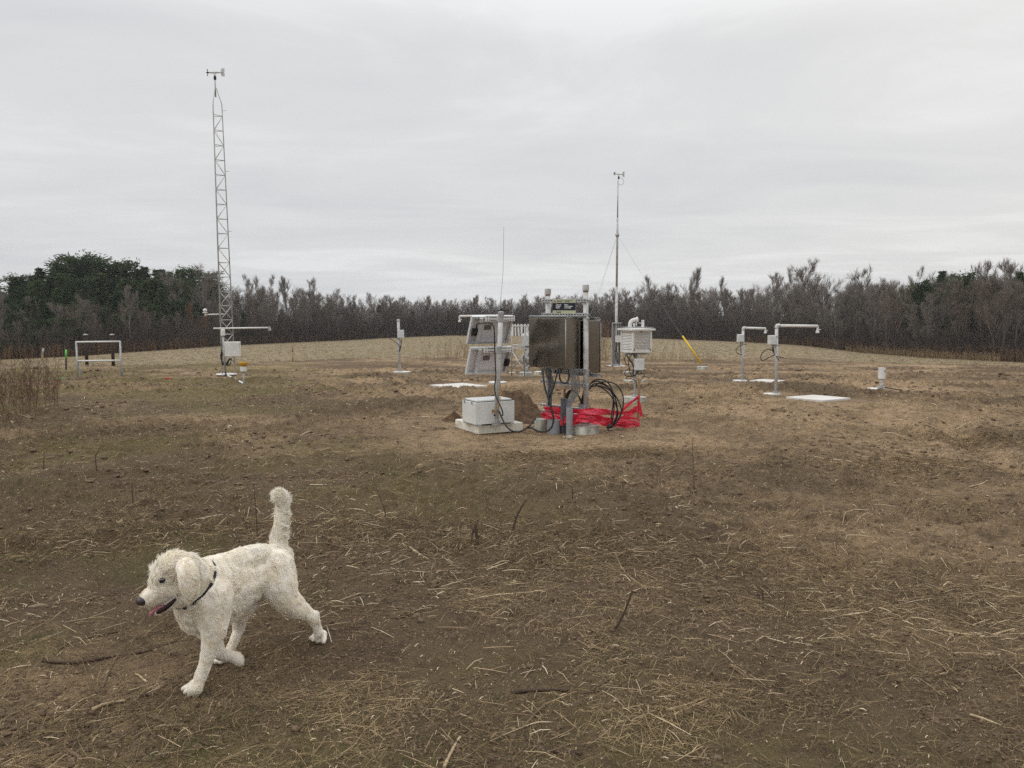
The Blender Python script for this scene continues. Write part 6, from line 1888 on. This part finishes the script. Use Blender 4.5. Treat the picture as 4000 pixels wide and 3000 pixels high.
    me = bpy.data.meshes.new("tmp_body"); bm.to_mesh(me); bm.free()
    to = bpy.data.objects.new("tmp_body", me); COL.objects.link(to)
    rm = to.modifiers.new("r", 'REMESH'); rm.mode = 'VOXEL'; rm.voxel_size = 0.0058
    sm = to.modifiers.new("s", 'SMOOTH'); sm.iterations = 5; sm.factor = 0.5
    bpy.context.view_layer.update()
    dg = bpy.context.evaluated_depsgraph_get()
    body = bpy.data.meshes.new_from_object(to.evaluated_get(dg))
    bpy.data.objects.remove(to)
    org = V3(pawc.x * 0.5 + pc2.x * 0.5, pawc.y * 0.5 + pc2.y * 0.5, gz(-1.2, 3.4))
    e = empty("dog", org, 0, "cream coated shaggy dog trotting left with raised tail, open mouth and black collar", "dog")
    skin = mat("dog_skin", (0.78, 0.72, 0.62, 1), (0.70, 0.64, 0.55, 1), 12, 0.8)
    body.name = "dog_body"
    n = len(body.vertices)
    co = np.empty(n * 3, np.float32); body.vertices.foreach_get("co", co); co = co.reshape(-1, 3)
    body.calc_loop_triangles()
    ntri = len(body.loop_triangles)
    tri = np.empty(ntri * 3, np.int32); body.loop_triangles.foreach_get("vertices", tri); tri = tri.reshape(-1, 3)
    bvh = BVHTree.FromPolygons([tuple(v) for v in co], [tuple(t) for t in tri])
    bo = link("body", body, skin, e); body.transform(Matrix.Translation(-org))
    for p in body.polygons: p.use_smooth = True
    # ---- coat
    kd = kdtree.KDTree(len(BL))
    for i, b in enumerate(BL): kd.insert(b[0], i)
    kd.balance()
    v0, v1, v2 = co[tri[:, 0]].astype(float), co[tri[:, 1]].astype(float), co[tri[:, 2]].astype(float)
    nn = np.cross(v1 - v0, v2 - v0); area = np.linalg.norm(nn, axis=1) / 2; nn /= (2 * area[:, None] + 1e-12)
    g = np.random.default_rng(5)
    NS = 150000
    idx = g.choice(ntri, NS, p=area / area.sum())
    r1, r2 = np.sqrt(g.random(NS)), g.random(NS)
    P = v0[idx] * (1 - r1)[:, None] + v1[idx] * (r1 * (1 - r2))[:, None] + v2[idx] * (r1 * r2)[:, None]
    Nn = nn[idx]
    # nearest limb gives direction and length (evaluated on triangles, weighted by radius)
    C_ = np.array([b[0][:] for b in BL]); RR = np.array([b[1] for b in BL]); FD = np.array([b[3][:] for b in BL]); FL = np.array([b[4] for b in BL])
    cent = (v0 + v1 + v2) / 3
    flow_t = np.zeros((ntri, 3)); len_t = np.zeros(ntri)
    for s in range(0, ntri, 4000):
        dd = np.linalg.norm(cent[s:s + 4000, None] - C_[None], axis=2) - RR[None]
        wgt = np.exp(-np.maximum(dd - dd.min(1, keepdims=True), 0) / 0.010)
        wgt /= wgt.sum(1, keepdims=True)
        flow_t[s:s + 4000] = wgt @ FD; len_t[s:s + 4000] = wgt @ FL
    fl = flow_t[idx]; ln = len_t[idx] * g.uniform(0.75, 1.3, NS)
    down = np.array([0, 0, -1.0])
    tail = (P[:, 2] > DZ(1120, 500, 3.71).z) & (P[:, 0] > DZ(1000, 400, 3.7).x)
    fl = fl / (np.linalg.norm(fl, axis=1, keepdims=True) + 1e-9)
    fl = fl + np.where(tail[:, None], 0, 0.75) * down
    # shaggy locks: neighbours share a lean
    def nz(seed, sc): 
        x = P[:, 0] + P[:, 2] * 0.7; y = P[:, 1] - P[:, 2] * 0.6
        return vnoise(x / sc + 50, y / sc + 80, seed) - 0.5
    lock = np.stack([nz(1, 0.022), nz(2, 0.022), nz(3, 0.022)], -1) * 1.5 + np.stack([nz(4, 0.009), nz(5, 0.009), nz(6, 0.009)], -1) * 1.1
    d1 = fl * 0.75 + lock
    d1 = d1 - Nn * np.sum(d1 * Nn, 1, keepdims=True)
    d1 /= np.linalg.norm(d1, axis=1, keepdims=True) + 1e-9
    lift = (0.40 + 0.50 * (nz(8, 0.022) + 0.5))[:, None]
    # top of the head is fluffier
    headtop = np.linalg.norm(P - np.array(DZ(370, 620, 3.08)[:]), axis=1) < 0.085
    lift = np.where(headtop[:, None], 0.9, lift)
    ln = np.where(headtop, ln * 1.15, ln)
    # bare nose, eyes and mouth line
    def keep_out(c, r): return np.linalg.norm(P - np.array(c[:]), axis=1) > r
    def hit(zx, zy, push=0.0):
        o = V3(0, 0, EYE); dirn = (DZ(zx, zy, 3.0) - o).normalized()
        loc, nrm_, _, _ = bvh.ray_cast(o, dirn)
        return (loc if loc else DZ(zx, zy, 3.05)), (nrm_ if nrm_ else -dirn)
    eye, en = hit(318, 730)
    nose, _n = hit(186, 868)
    K = keep_out(eye, 0.0115) & keep_out(nose, 0.022)
    P, Nn, d1, ln, lift, lock = P[K], Nn[K], d1[K], ln[K], lift[K], lock[K]
    hc = len(P)
    base = P - Nn * 0.002
    p1 = base + (Nn * lift * 0.55 + d1 * 0.35) * (ln / 3)[:, None]
    p2 = p1 + (Nn * lift * 0.25 + d1 * 0.85 + lock * 0.35) * (ln / 3)[:, None]
    p3 = p2 + (Nn * lift * 0.05 + d1 * 1.0 + lock * 0.7 + np.array([0, 0, -0.15])) * (ln / 3)[:, None]
    pts = np.stack([base, p1, p2, p3], 1).reshape(-1, 3) - np.array(org[:])
    # wiry locks: every strand leans towards its lock's tip
    NG = 8000
    gi = g.choice(hc, NG, replace=False)
    kt = kdtree.KDTree(NG)
    for a_, i_ in enumerate(gi): kt.insert(P[i_], a_)
    kt.balance()
    own = np.array([kt.find(P[i_])[1] for i_ in range(hc)])
    gl_ = g.uniform(0.75, 1.5, NG); cu = g.normal(0, 1, (NG, 3)); cu2 = g.normal(0, 1, (NG, 3))
    lg = ln[gi][:, None] * gl_[:, None]
    G1 = P[gi] + (p1[gi] - base[gi]) * gl_[:, None] * 1.0 + cu * lg * 0.07
    G2 = G1 + (p2[gi] - p1[gi]) * gl_[:, None] + cu * lg * 0.09 
    G3 = G2 + (p3[gi] - p2[gi]) * gl_[:, None] - cu * lg * 0.05 + cu2 * lg * 0.10
    sp = (P - P[gi][own])
    p1 = p1 * 0.7 + (G1[own] + sp * 0.9) * 0.3
    p2 = p2 * 0.25 + (G2[own] + sp * 0.55) * 0.75
    p3 = p3 * 0.08 + (G3[own] + sp * 0.18) * 0.92
    hcv = bpy.data.hair_curves.new("coat")
    hcv.add_curves([4] * hc)
    hcv.attributes["position"].data.foreach_set("vector", pts.astype(np.float32).ravel())
    rad = np.tile(np.array([0.0007, 0.00065, 0.0005, 0.00015]), hc)
    ra = hcv.attributes.get("radius") or hcv.attributes.new("radius", 'FLOAT', 'POINT')
    ra.data.foreach_set("value", rad.astype(np.float32))
    ca = hcv.attributes.new("tint", 'FLOAT', 'CURVE')
    tintv = np.clip(0.78 + (vnoise((P[:, 0] + P[:, 2]) / 0.05, (P[:, 1] - P[:, 2]) / 0.05, 90) - 0.5) * 0.7 + g.normal(0, 0.28, hc), 0, 1)
    # tail and ears are creamier
    ty = np.linalg.norm(P - np.array(DZ(1135, 300, 3.72)[:]), axis=1)
    tintv = np.where((ty < 0.26) & (P[:, 2] > DZ(1120, 520, 3.7).z), tintv * 0.3 + 0.45, tintv)
    ed_ = np.min(np.linalg.norm(P[:, None] - np.array([q_[:] for q_ in EARC])[None], axis=2), axis=1)
    tintv = np.where((ed_ < 0.05) & (P[:, 2] < EARC[0].z + 0.02), tintv * 0.5 + 0.45, tintv) + (g.normal(0, 0.16, NG))[own]
    ca.data.foreach_set("value", np.clip(tintv, 0, 1).astype(np.float32))
    hm = bpy.data.materials.new("dog_coat"); hm.use_nodes = True
    t = hm.node_tree; p = t.nodes["Principled BSDF"]; N = t.nodes.new; L = t.links.new
    at_ = N("ShaderNodeAttribute"); at_.attribute_name = "tint"
    cr = N("ShaderNodeValToRGB"); L(at_.outputs["Fac"], cr.inputs[0])
    cr.color_ramp.elements[0].color = (0.95, 0.93, 0.88, 1); cr.color_ramp.elements[1].color = (0.90, 0.82, 0.66, 1)
    ee = cr.color_ramp.elements.new(0.55); ee.color = (0.94, 0.90, 0.82, 1)
    L(cr.outputs[0], p.inputs["Base Color"]); p.inputs["Roughness"].default_value = 0.7; p.inputs["Specular IOR Level"].default_value = 0.25
    tr = N("ShaderNodeBsdfTranslucent"); L(cr.outputs[0], tr.inputs[0]); ms = N("ShaderNodeMixShader"); ms.inputs[0].default_value = 0.25
    L(p.outputs[0], ms.inputs[1]); L(tr.outputs[0], ms.inputs[2]); L(ms.outputs[0], t.nodes["Material Output"].inputs[0])
    hcv.materials.append(hm)
    ho = bpy.data.objects.new("coat", hcv); COL.objects.link(ho); ho.parent = e
    # ---- face
    gl = mat("wet_black", (0.012, 0.010, 0.010, 1), None, 8, 0.28, spec=0.35)
    nb = mat("nose_leather", (0.030, 0.018, 0.018, 1), (0.055, 0.035, 0.035, 1), 30, 0.35, spec=0.5, bump=0.001, bscale=200)
    mu = mat("mouth_dark", (0.018, 0.010, 0.010, 1), (0.03, 0.012, 0.012, 1), 30, 0.7, spec=0.2)
    tg = mat("tongue_pink", (0.33, 0.12, 0.13, 1), (0.26, 0.09, 0.10, 1), 12, 0.3, spec=0.5)
    m = MB(); m.ball(eye + en * -0.005, 0.0150, 3, (1.15, 1, 0.85)); m.build("eye", gl, e)
    eye2 = eye - hl * 0.092 + V3(0.0, 0.0, 0)
    m = MB(); m.ball(eye2, 0.011, 3); m.build("eye", gl, e)
    m = MB()
    nc = DZ(184, 866, 3.012)
    m.ball(nc, 0.024, 3, (0.95, 1.0, 0.82)); m.ball(nc + hl * 0.009 + V3(0, 0, -0.006), 0.0135, 3); m.ball(nc - hl * 0.009 + V3(0, 0, -0.006), 0.0135, 3); m.ball(nc + V3(0, 0, -0.013), 0.010, 2)
    m.build("nose", nb, e)
    # dark open mouth between muzzle and lower jaw
    m = MB()
    off = hl * 0.016
    pts = [DZ(398, 848, 3.055) + off, DZ(370, 876, 3.045) + off, DZ(335, 905, 3.035) + off, DZ(300, 930, 3.03) + off, DZ(278, 946, 3.03) + off * 0.6]
    m.tube(cabl(pts, 4), [0.004 + 0.006 * math.sin(math.pi * (i + 1) / 19) for i in range(17)], 8)
    m.build("mouth", mu, e)
    m = MB()
    pts = [DZ(330, 905, 3.04), DZ(290, 918, 3.03), DZ(262, 935, 3.02), DZ(248, 955, 3.015), DZ(244, 970, 3.012)]
    for i, q_ in enumerate(cabl(pts, 4)):
        m.ball(q_, 0.0100 * (1.0 if i < 13 else 0.8), 2, (1.1, 1.1, 0.55))
    me_ = m.build("tongue", tg, e)
    rm = me_.modifiers.new("r", 'REMESH'); rm.mode = 'VOXEL'; rm.voxel_size = 0.003
    # ---- left ear: hanging folded flap, and the far ear
    earskin = mat("ear_skin", (0.66, 0.56, 0.43, 1), (0.58, 0.49, 0.38, 1), 12, 0.8)
    def ear(root, pts, wid, side):
        """pts: centre line from the root down, wid: half widths"""
        bm = bmesh.new(); rows = []
        C2 = cabl(pts, 6)
        n2 = len(C2)
        for i, c in enumerate(C2):
            t_ = i / (n2 - 1); k = min(int(t_ * (len(wid) - 1)), len(wid) - 2); f = t_ * (len(wid) - 1) - k
            w_ = wid[k] * (1 - f) + wid[k + 1] * f
            dv = (C2[min(i + 1, n2 - 1)] - C2[max(i - 1, 0)]).normalized()
            sdv = dv.cross(side).normalized()
            row = []
            for j in range(7):
                u = j / 6 - 0.5
                row.append(bm.verts.new(c + sdv * u * 2 * w_ - side * (u * u) * 0.050))
            rows.append(row)
        for a, b in zip(rows, rows[1:]):
            for j in range(6): bm.faces.new((a[j], a[j + 1], b[j + 1], b[j])).smooth = True
        me = bpy.data.meshes.new("ear"); bm.to_mesh(me); bm.free()
        V = np.array([v.co[:] for v in me.vertices])
        o = link("ear", me, earskin, e); me.transform(Matrix.Translation(-org))
        sd = o.modifiers.new("t", 'SOLIDIFY'); sd.thickness = 0.007; sd.offset = 0
        # fur on the flap, growing down it
        NE = 14000
        ii = g.integers(0, n2 - 1, NE); jj = g.integers(0, 6, NE); fa = g.random(NE)[:, None]; fb = g.random(NE)[:, None]
        G = V.reshape(n2, 7, 3)
        A_ = G[ii, jj] * (1 - fa) + G[ii + 1, jj] * fa; B_ = G[ii, jj + 1] * (1 - fa) + G[ii + 1, jj + 1] * fa
        Q_ = A_ * (1 - fb) + B_ * fb
        D_ = (G[ii + 1, jj] - G[ii, jj]); D_ /= np.linalg.norm(D_, axis=1, keepdims=True)
        S_ = np.array(side[:])[None]
        nz2 = np.stack([vnoise(Q_[:, 0] / 0.007 + 5, Q_[:, 2] / 0.03, 4) - .5, vnoise(Q_[:, 0] / 0.007 + 9, Q_[:, 2] / 0.03, 5) - .5, np.zeros(NE)], -1)
        Le = g.uniform(0.014, 0.026, NE)[:, None]
        b0 = Q_ + S_ * 0.003
        q1 = b0 + (D_ * 0.9 + S_ * 0.30 + nz2 * 1.2) * Le * 0.33; q2 = q1 + (D_ + nz2 * 0.7 + S_ * 0.05) * Le * 0.33; q3 = q2 + (D_ + nz2 * 0.9 + np.array([0, 0, -0.1])) * Le * 0.33
        hv = bpy.data.hair_curves.new("ear_fur"); hv.add_curves([4] * NE)
        pp = np.stack([b0, q1, q2, q3], 1).reshape(-1, 3) - np.array(org[:])
        hv.attributes["position"].data.foreach_set("vector", pp.astype(np.float32).ravel())
        ra = hv.attributes.get("radius") or hv.attributes.new("radius", 'FLOAT', 'POINT')
        ra.data.foreach_set("value", np.tile(np.array([0.00055, 0.0005, 0.0004, 0.00012]), NE).astype(np.float32))
        ca = hv.attributes.new("tint", 'FLOAT', 'CURVE'); ca.data.foreach_set("value", np.clip(0.85 + g.normal(0, 0.25, NE), 0, 1).astype(np.float32))
        hv.materials.append(hm)
        fo = bpy.data.objects.new("ear_fur", hv); COL.objects.link(fo); fo.parent = o
    if False: ear(None, [DZ(462, 610, 3.075), DZ(492, 650, 3.00), DZ(506, 712, 2.975), DZ(514, 775, 2.975), DZ(514, 832, 2.99)], [0.020, 0.040, 0.047, 0.040, 0.016], V3(0.62, -0.78, 0.05).normalized())
    # ---- collar
    cc = [DZ(585, 700, 3.10), DZ(588, 740, 3.08), DZ(560, 795, 3.075), DZ(530, 850, 3.085), DZ(480, 882, 3.11), DZ(440, 870, 3.19), DZ(450, 760, 3.27), DZ(520, 670, 3.25)]
    # a flat band round the neck just outside the coat
    c0 = DZ(528, 800, 3.175)
    ax = (DZ(606, 862, 3.22) - DZ(528, 800, 3.175)).normalized()
    a1 = ax.orthogonal().normalized(); a2 = ax.cross(a1)
    vs = []
    bm = bmesh.new(); n3 = 48; ringa, ringb = [], []
    for k in range(n3):
        t_ = k * 2 * math.pi / n3
        dv = a1 * math.cos(t_) + a2 * math.sin(t_)
        loc, nr, _, dist = bvh.ray_cast(c0 + dv * 0.4, -dv)
        rr = (loc - c0).length if loc else 0.1
        ringa.append((dv, rr))
    rs = [r for d_, r in ringa]
    rs = [sum(rs[(k + j) % n3] for j in range(-3, 4)) / 7 + 0.0015 for k in range(n3)]
    rows = []
    for o_ in (-0.0075, 0.0075): rows.append([bm.verts.new(c0 + ringa[k][0] * rs[k] + ax * o_) for k in range(n3)])
    for k in range(n3): bm.faces.new((rows[0][k], rows[0][(k + 1) % n3], rows[1][(k + 1) % n3], rows[1][k]))
    me = bpy.data.meshes.new("collar"); bm.to_mesh(me); bm.free(); me.transform(Matrix.Translation(-org))
    o = link("collar", me, M['black'], e); sd = o.modifiers.new("t", 'SOLIDIFY'); sd.thickness = 0.004
dog()

# ================= single sticks, stems and stalks one can point at
def stick(path, r, mt, lb, nm="dry_stem", cat="stem", side=None, seed=0):
    """path: (px, py, height above ground or None=on the ground)"""
    pts = []
    b = gp(path[0][0], path[0][1])
    for (px, py, hz) in path:
        if hz is None:
            g = gp(px, py); pts.append(V3(g.x, g.y, gzf(g.x, g.y) + r[0] * 0.6))
        else:                                       # standing: same distance as the foot, plus hz towards or away
            p = at(px, py, b.y + hz); pts.append(p)
    if path[1][2] is not None: pts[0].z = gzf(pts[0].x, pts[0].y) - 0.01
    if mt == 'stempale': r = (r[0] * 0.62, r[1] * 0.6)
    C_ = cabl(pts, 5)
    q = random.Random(seed + int(path[0][0]))
    n = len(C_)
    m = MB()
    m.tube([c + V3(q.gauss(0, r[0] * .09), q.gauss(0, r[0] * .09), q.gauss(0, r[0] * .06)) for c in C_], [r[0] + (r[1] - r[0]) * i / (n - 1) for i in range(n)], 6)
    for (t, dx, dyp) in (side or ()):
        c = C_[int(t * (n - 1))]
        m.tube([c, c + V3(dx, 0.01, dyp) * 0.5 + V3(0, 0, 0.004), c + V3(dx, 0.02, dyp)], [r[1] * 0.8, r[1] * 0.5, r[1] * 0.35], 4)
    return tag(m.build(nm, M[mt]), lb, cat)
M['stemdark'] = mat("dark_stem", (0.085, 0.055, 0.038, 1), (0.05, 0.034, 0.025, 1), 30, 0.9)
M['stembrown'] = mat("brown_stem", (0.17, 0.115, 0.070, 1), (0.10, 0.068, 0.043, 1), 30, 0.9)
M['stempale'] = mat("pale_stalk", (0.56, 0.44, 0.27, 1), (0.38, 0.28, 0.17, 1), 30, 0.8, dirt=(0.22, 0.15, 0.10, 1), dscale=9)
def sticks():
    stick([(1735, 3010, None), (1765, 2950, None), (1797, 2898, None)], (0.011, 0.0085), 'stempale', "thick pale corn stalk at the bottom edge of the view", "corn_stalk", "stalk")
    stick([(1006, 2108, 0), (1000, 2000, 0), (990, 1872, 0)], (0.004, 0.002), 'stemdark', "thin dark upright stem just behind the dog's back", side=((0.5, 0.05, 0.04),))
    stick([(520, 1960, 0), (517, 1925, 0), (514, 1888, 0)], (0.005, 0.003), 'stemdark', "short dark upright stem above the dog's head")
    stick([(378, 1852, 0), (374, 1800, 0), (376, 1775, 0), (395, 1745, 0)], (0.006, 0.003), 'stemdark', "forked dark stem standing on the left soil", side=((0.6, -0.06, 0.06),))
    stick([(170, 1835, 0), (171, 1800, 0), (172, 1765, 0)], (0.005, 0.003), 'stemdark', "dark stem near the left edge below the weeds")
    stick([(2712, 1918, 0), (2708, 1830, 0), (2705, 1710, 0)], (0.008, 0.003), 'stembrown', "tall thin stem standing alone right of the red tape", side=((0.4, 0.05, 0.05), (0.7, -0.04, 0.05)))
    stick([(2235, 1960, 0), (2236, 1930, 0), (2234, 1898, 0)], (0.005, 0.003), 'stemdark', "short stem standing below the cabinet frame")
    stick([(2432, 1932, 0), (2434, 1910, 0), (2430, 1880, 0)], (0.005, 0.003), 'stemdark', "short stem standing right of the one below the cabinets")
    stick([(2000, 2072, 0), (2022, 2010, 0), (2056, 1950, 0)], (0.008, 0.006), 'stemdark', "dark leaning stalk of the bent pair in the middle foreground")
    stick([(2056, 1950, 0.0), (2095, 1985, 0.1), (2150, 2035, 0.1), (2225, 2070, None)], (0.006, 0.004), 'stembrown', "thin bent stalk falling to the right from the leaning one")
    stick([(1866, 2130, 0), (1862, 2090, 0), (1855, 2045, 0)], (0.013, 0.010), 'stemdark', "broken dark stump sticking up in the middle foreground", side=((0.5, -0.05, 0.06), (0.3, 0.04, 0.05)))
    stick([(1835, 2125, 0), (1845, 2085, 0), (1852, 2062, 0)], (0.009, 0.006), 'stembrown', "brown splinter leaning on the broken dark stump")
    stick([(1508, 2040, 0), (1500, 1985, 0), (1470, 1905, 0)], (0.005, 0.003), 'stemdark', "thin dark stem leaning left between the dog and the stump", side=((0.5, 0.05, 0.03),))
    stick([(2398, 2496, 0), (2430, 2410, 0), (2470, 2308, 0)], (0.0065, 0.0045), 'stemdark', "dark stick poking up in the right foreground")
    stick([(2982, 2366, 0), (2980, 2330, 0), (2976, 2304, 0)], (0.006, 0.004), 'stemdark', "short dark stick poking up in the straw on the right")
    stick([(1268, 2300, 0), (1290, 2240, .02), (1318, 2190, .05)], (0.006, 0.004), 'stembrown', "brown stick leaning behind the dog's hind leg")
    stick([(1302, 2275, 0), (1316, 2230, .02), (1330, 2185, .05)], (0.005, 0.003), 'stembrown', "thinner stick beside the one behind the dog's hind leg")
    stick([(165, 2595, None), (300, 2602, None), (420, 2572, None), (560, 2540, None), (690, 2500, None)], (0.008, 0.004), 'stemdark', "long dark curved stick lying on the soil left of the dog")
    stick([(398, 2688, None), (425, 2620, None), (460, 2560, None)], (0.007, 0.005), 'stembrown', "straight brown stick crossing the long curved one")
    stick([(228, 2545, None), (330, 2506, None), (460, 2465, None)], (0.005, 0.003), 'stemdark', "thin dark stick lying above the long curved one")
    stick([(560, 2780, None), (650, 2830, None), (760, 2885, None), (820, 2930, None)], (0.007, 0.006), 'stembrown', "brown stick lying diagonally below the dog")
    stick([(245, 2920, None), (290, 2950, None), (320, 2970, None)], (0.008, 0.006), 'stembrown', "short thick stick in the bottom left corner")
    stick([(2030, 2860, None), (2075, 2915, None), (2160, 2955, None), (2270, 2970, None)], (0.008, 0.006), 'stemdark', "dark curved root lying near the bottom middle")
    stick([(2130, 2760, None), (2090, 2800, None), (2035, 2870, None)], (0.007, 0.005), 'stembrown', "brown stick joining the curved root")
    stick([(2000, 2715, None), (2100, 2708, None), (2230, 2714, None)], (0.009, 0.006), 'stemdark', "dark stick lying flat in the lower middle")
    stick([(2290, 2740, None), (2330, 2710, None), (2378, 2680, None)], (0.008, 0.006), 'stemdark', "forked dark stick lying right of the flat one", side=((0.1, 0.05, 0.0),))
    stick([(2850, 2635, None), (2950, 2690, None), (3020, 2740, None), (3100, 2795, None)], (0.006, 0.0045), 'stembrown', "long thin stalk lying diagonally in the right foreground")
    stick([(2400, 2155, None), (2440, 2240, None), (2520, 2320, None)], (0.004, 0.003), 'stempale', "slim pale stalk lying left of the straw patch")
    stick([(1915, 2130, None), (1980, 2122, None), (2110, 2118, None)], (0.008, 0.006), 'stempale', "pale stalk lying right of the broken stump", "corn_stalk", "stalk")
    stick([(1600, 2145, None), (1640, 2155, None), (1680, 2168, None)], (0.010, 0.007), 'stempale', "short pale stalk left of the broken stump", "corn_stalk", "stalk")
    stick([(1150, 2090, None), (1280, 2130, None), (1430, 2165, None), (1500, 2180, None)], (0.008, 0.005), 'stembrown', "long brown stalk lying behind the dog's tail")
    stick([(2610, 2815, None), (2680, 2790, None), (2760, 2760, None)], (0.010, 0.007), 'stempale', "pale split stalk lying in the right foreground, upper of two", "corn_stalk", "stalk")
    stick([(2620, 2832, None), (2690, 2802, None), (2765, 2772, None)], (0.008, 0.006), 'stempale', "pale split stalk lying in the right foreground, lower of two", "corn_stalk", "stalk")
    stick([(3790, 2800, None), (3840, 2835, None), (3910, 2860, None)], (0.009, 0.006), 'stempale', "pale stalk near the right edge low in the view", "corn_stalk", "stalk")
    stick([(3670, 2480, None), (3760, 2490, None), (3830, 2496, None)], (0.009, 0.006), 'stempale', "pale stalk lying level near the right edge, left one", "corn_stalk", "stalk")
    stick([(3870, 2490, None), (3920, 2485, None), (3960, 2482, None)], (0.010, 0.007), 'stempale', "short pale stalk right of the level one near the right edge", "corn_stalk", "stalk")
    stick([(3265, 2345, None), (3300, 2320, None), (3335, 2300, None)], (0.010, 0.008), 'stempale', "pale stalk piece leaning up right in the straw", "corn_stalk", "stalk")
    stick([(3322, 2305, None), (3332, 2325, None), (3345, 2340, None)], (0.010, 0.008), 'stempale', "stub of pale stalk touching the leaning piece", "corn_stalk", "stalk")
    stick([(3785, 1905, None), (3830, 1893, None), (3858, 1890, None)], (0.009, 0.007), 'stempale', "far pale stalk near the right edge at mid height", "corn_stalk", "stalk")
    stick([(700, 1863, None), (790, 1860, None), (890, 1858, None)], (0.010, 0.006), 'stemdark', "dark stick lying level above the dog's back")
    stick([(575, 2660, None), (545, 2640, None), (528, 2630, None)], (0.008, 0.006), 'stempale', "pale husk strip at the top of the husk cluster left of the dog's paw", "corn_husk", "husk")
    stick([(500, 2690, None), (540, 2678, None), (580, 2668, None)], (0.006, 0.005), 'stempale', "straight pale husk strip low in the husk cluster left of the paw", "corn_husk", "husk")
    stick([(575, 2692, None), (602, 2680, None), (628, 2664, None)], (0.008, 0.006), 'stempale', "middle pale husk strip of the cluster left of the paw", "corn_husk", "husk")
    stick([(592, 2698, None), (625, 2678, None), (650, 2660, None)], (0.007, 0.005), 'stempale', "rightmost pale husk strip of the cluster left of the paw", "corn_husk", "husk")
    stick([(360, 2780, None), (420, 2755, None), (495, 2738, None)], (0.013, 0.009), 'stempale', "wide torn husk lying left below the dog's paw", "corn_husk", "husk")
    for k, (px, py, lb) in enumerate(((1570, 400, 0), )): pass
sticks()

# ================= thin damp air over the fields
def haze():
    bm = bmesh.new(); bmesh.ops.create_cube(bm, size=1.0)
    me = bpy.data.meshes.new("haze"); bm.to_mesh(me); bm.free()
    m = bpy.data.materials.new("haze_air"); m.use_nodes = True
    t = m.node_tree; t.nodes.clear()
    o = t.nodes.new("ShaderNodeOutputMaterial"); v = t.nodes.new("ShaderNodeVolumePrincipled")
    v.inputs["Color"].default_value = (0.86, 0.88, 0.92, 1); v.inputs["Density"].default_value = 0.00030; v.inputs["Anisotropy"].default_value = 0.1
    t.links.new(v.outputs[0], o.inputs["Volume"])
    ob = link("haze", me, m)
    ob.scale = (1420, 1420, 25); ob.location = (0, 0, 2.4)
    tag(ob, "thin pale haze over the fields", None, None, 'stuff')
haze()

# every remaining top-level object is a thing
for o in SC.objects:
    if o.parent is None and "kind" not in o and o.type not in ('CAMERA', 'LIGHT'): o["kind"] = "thing"
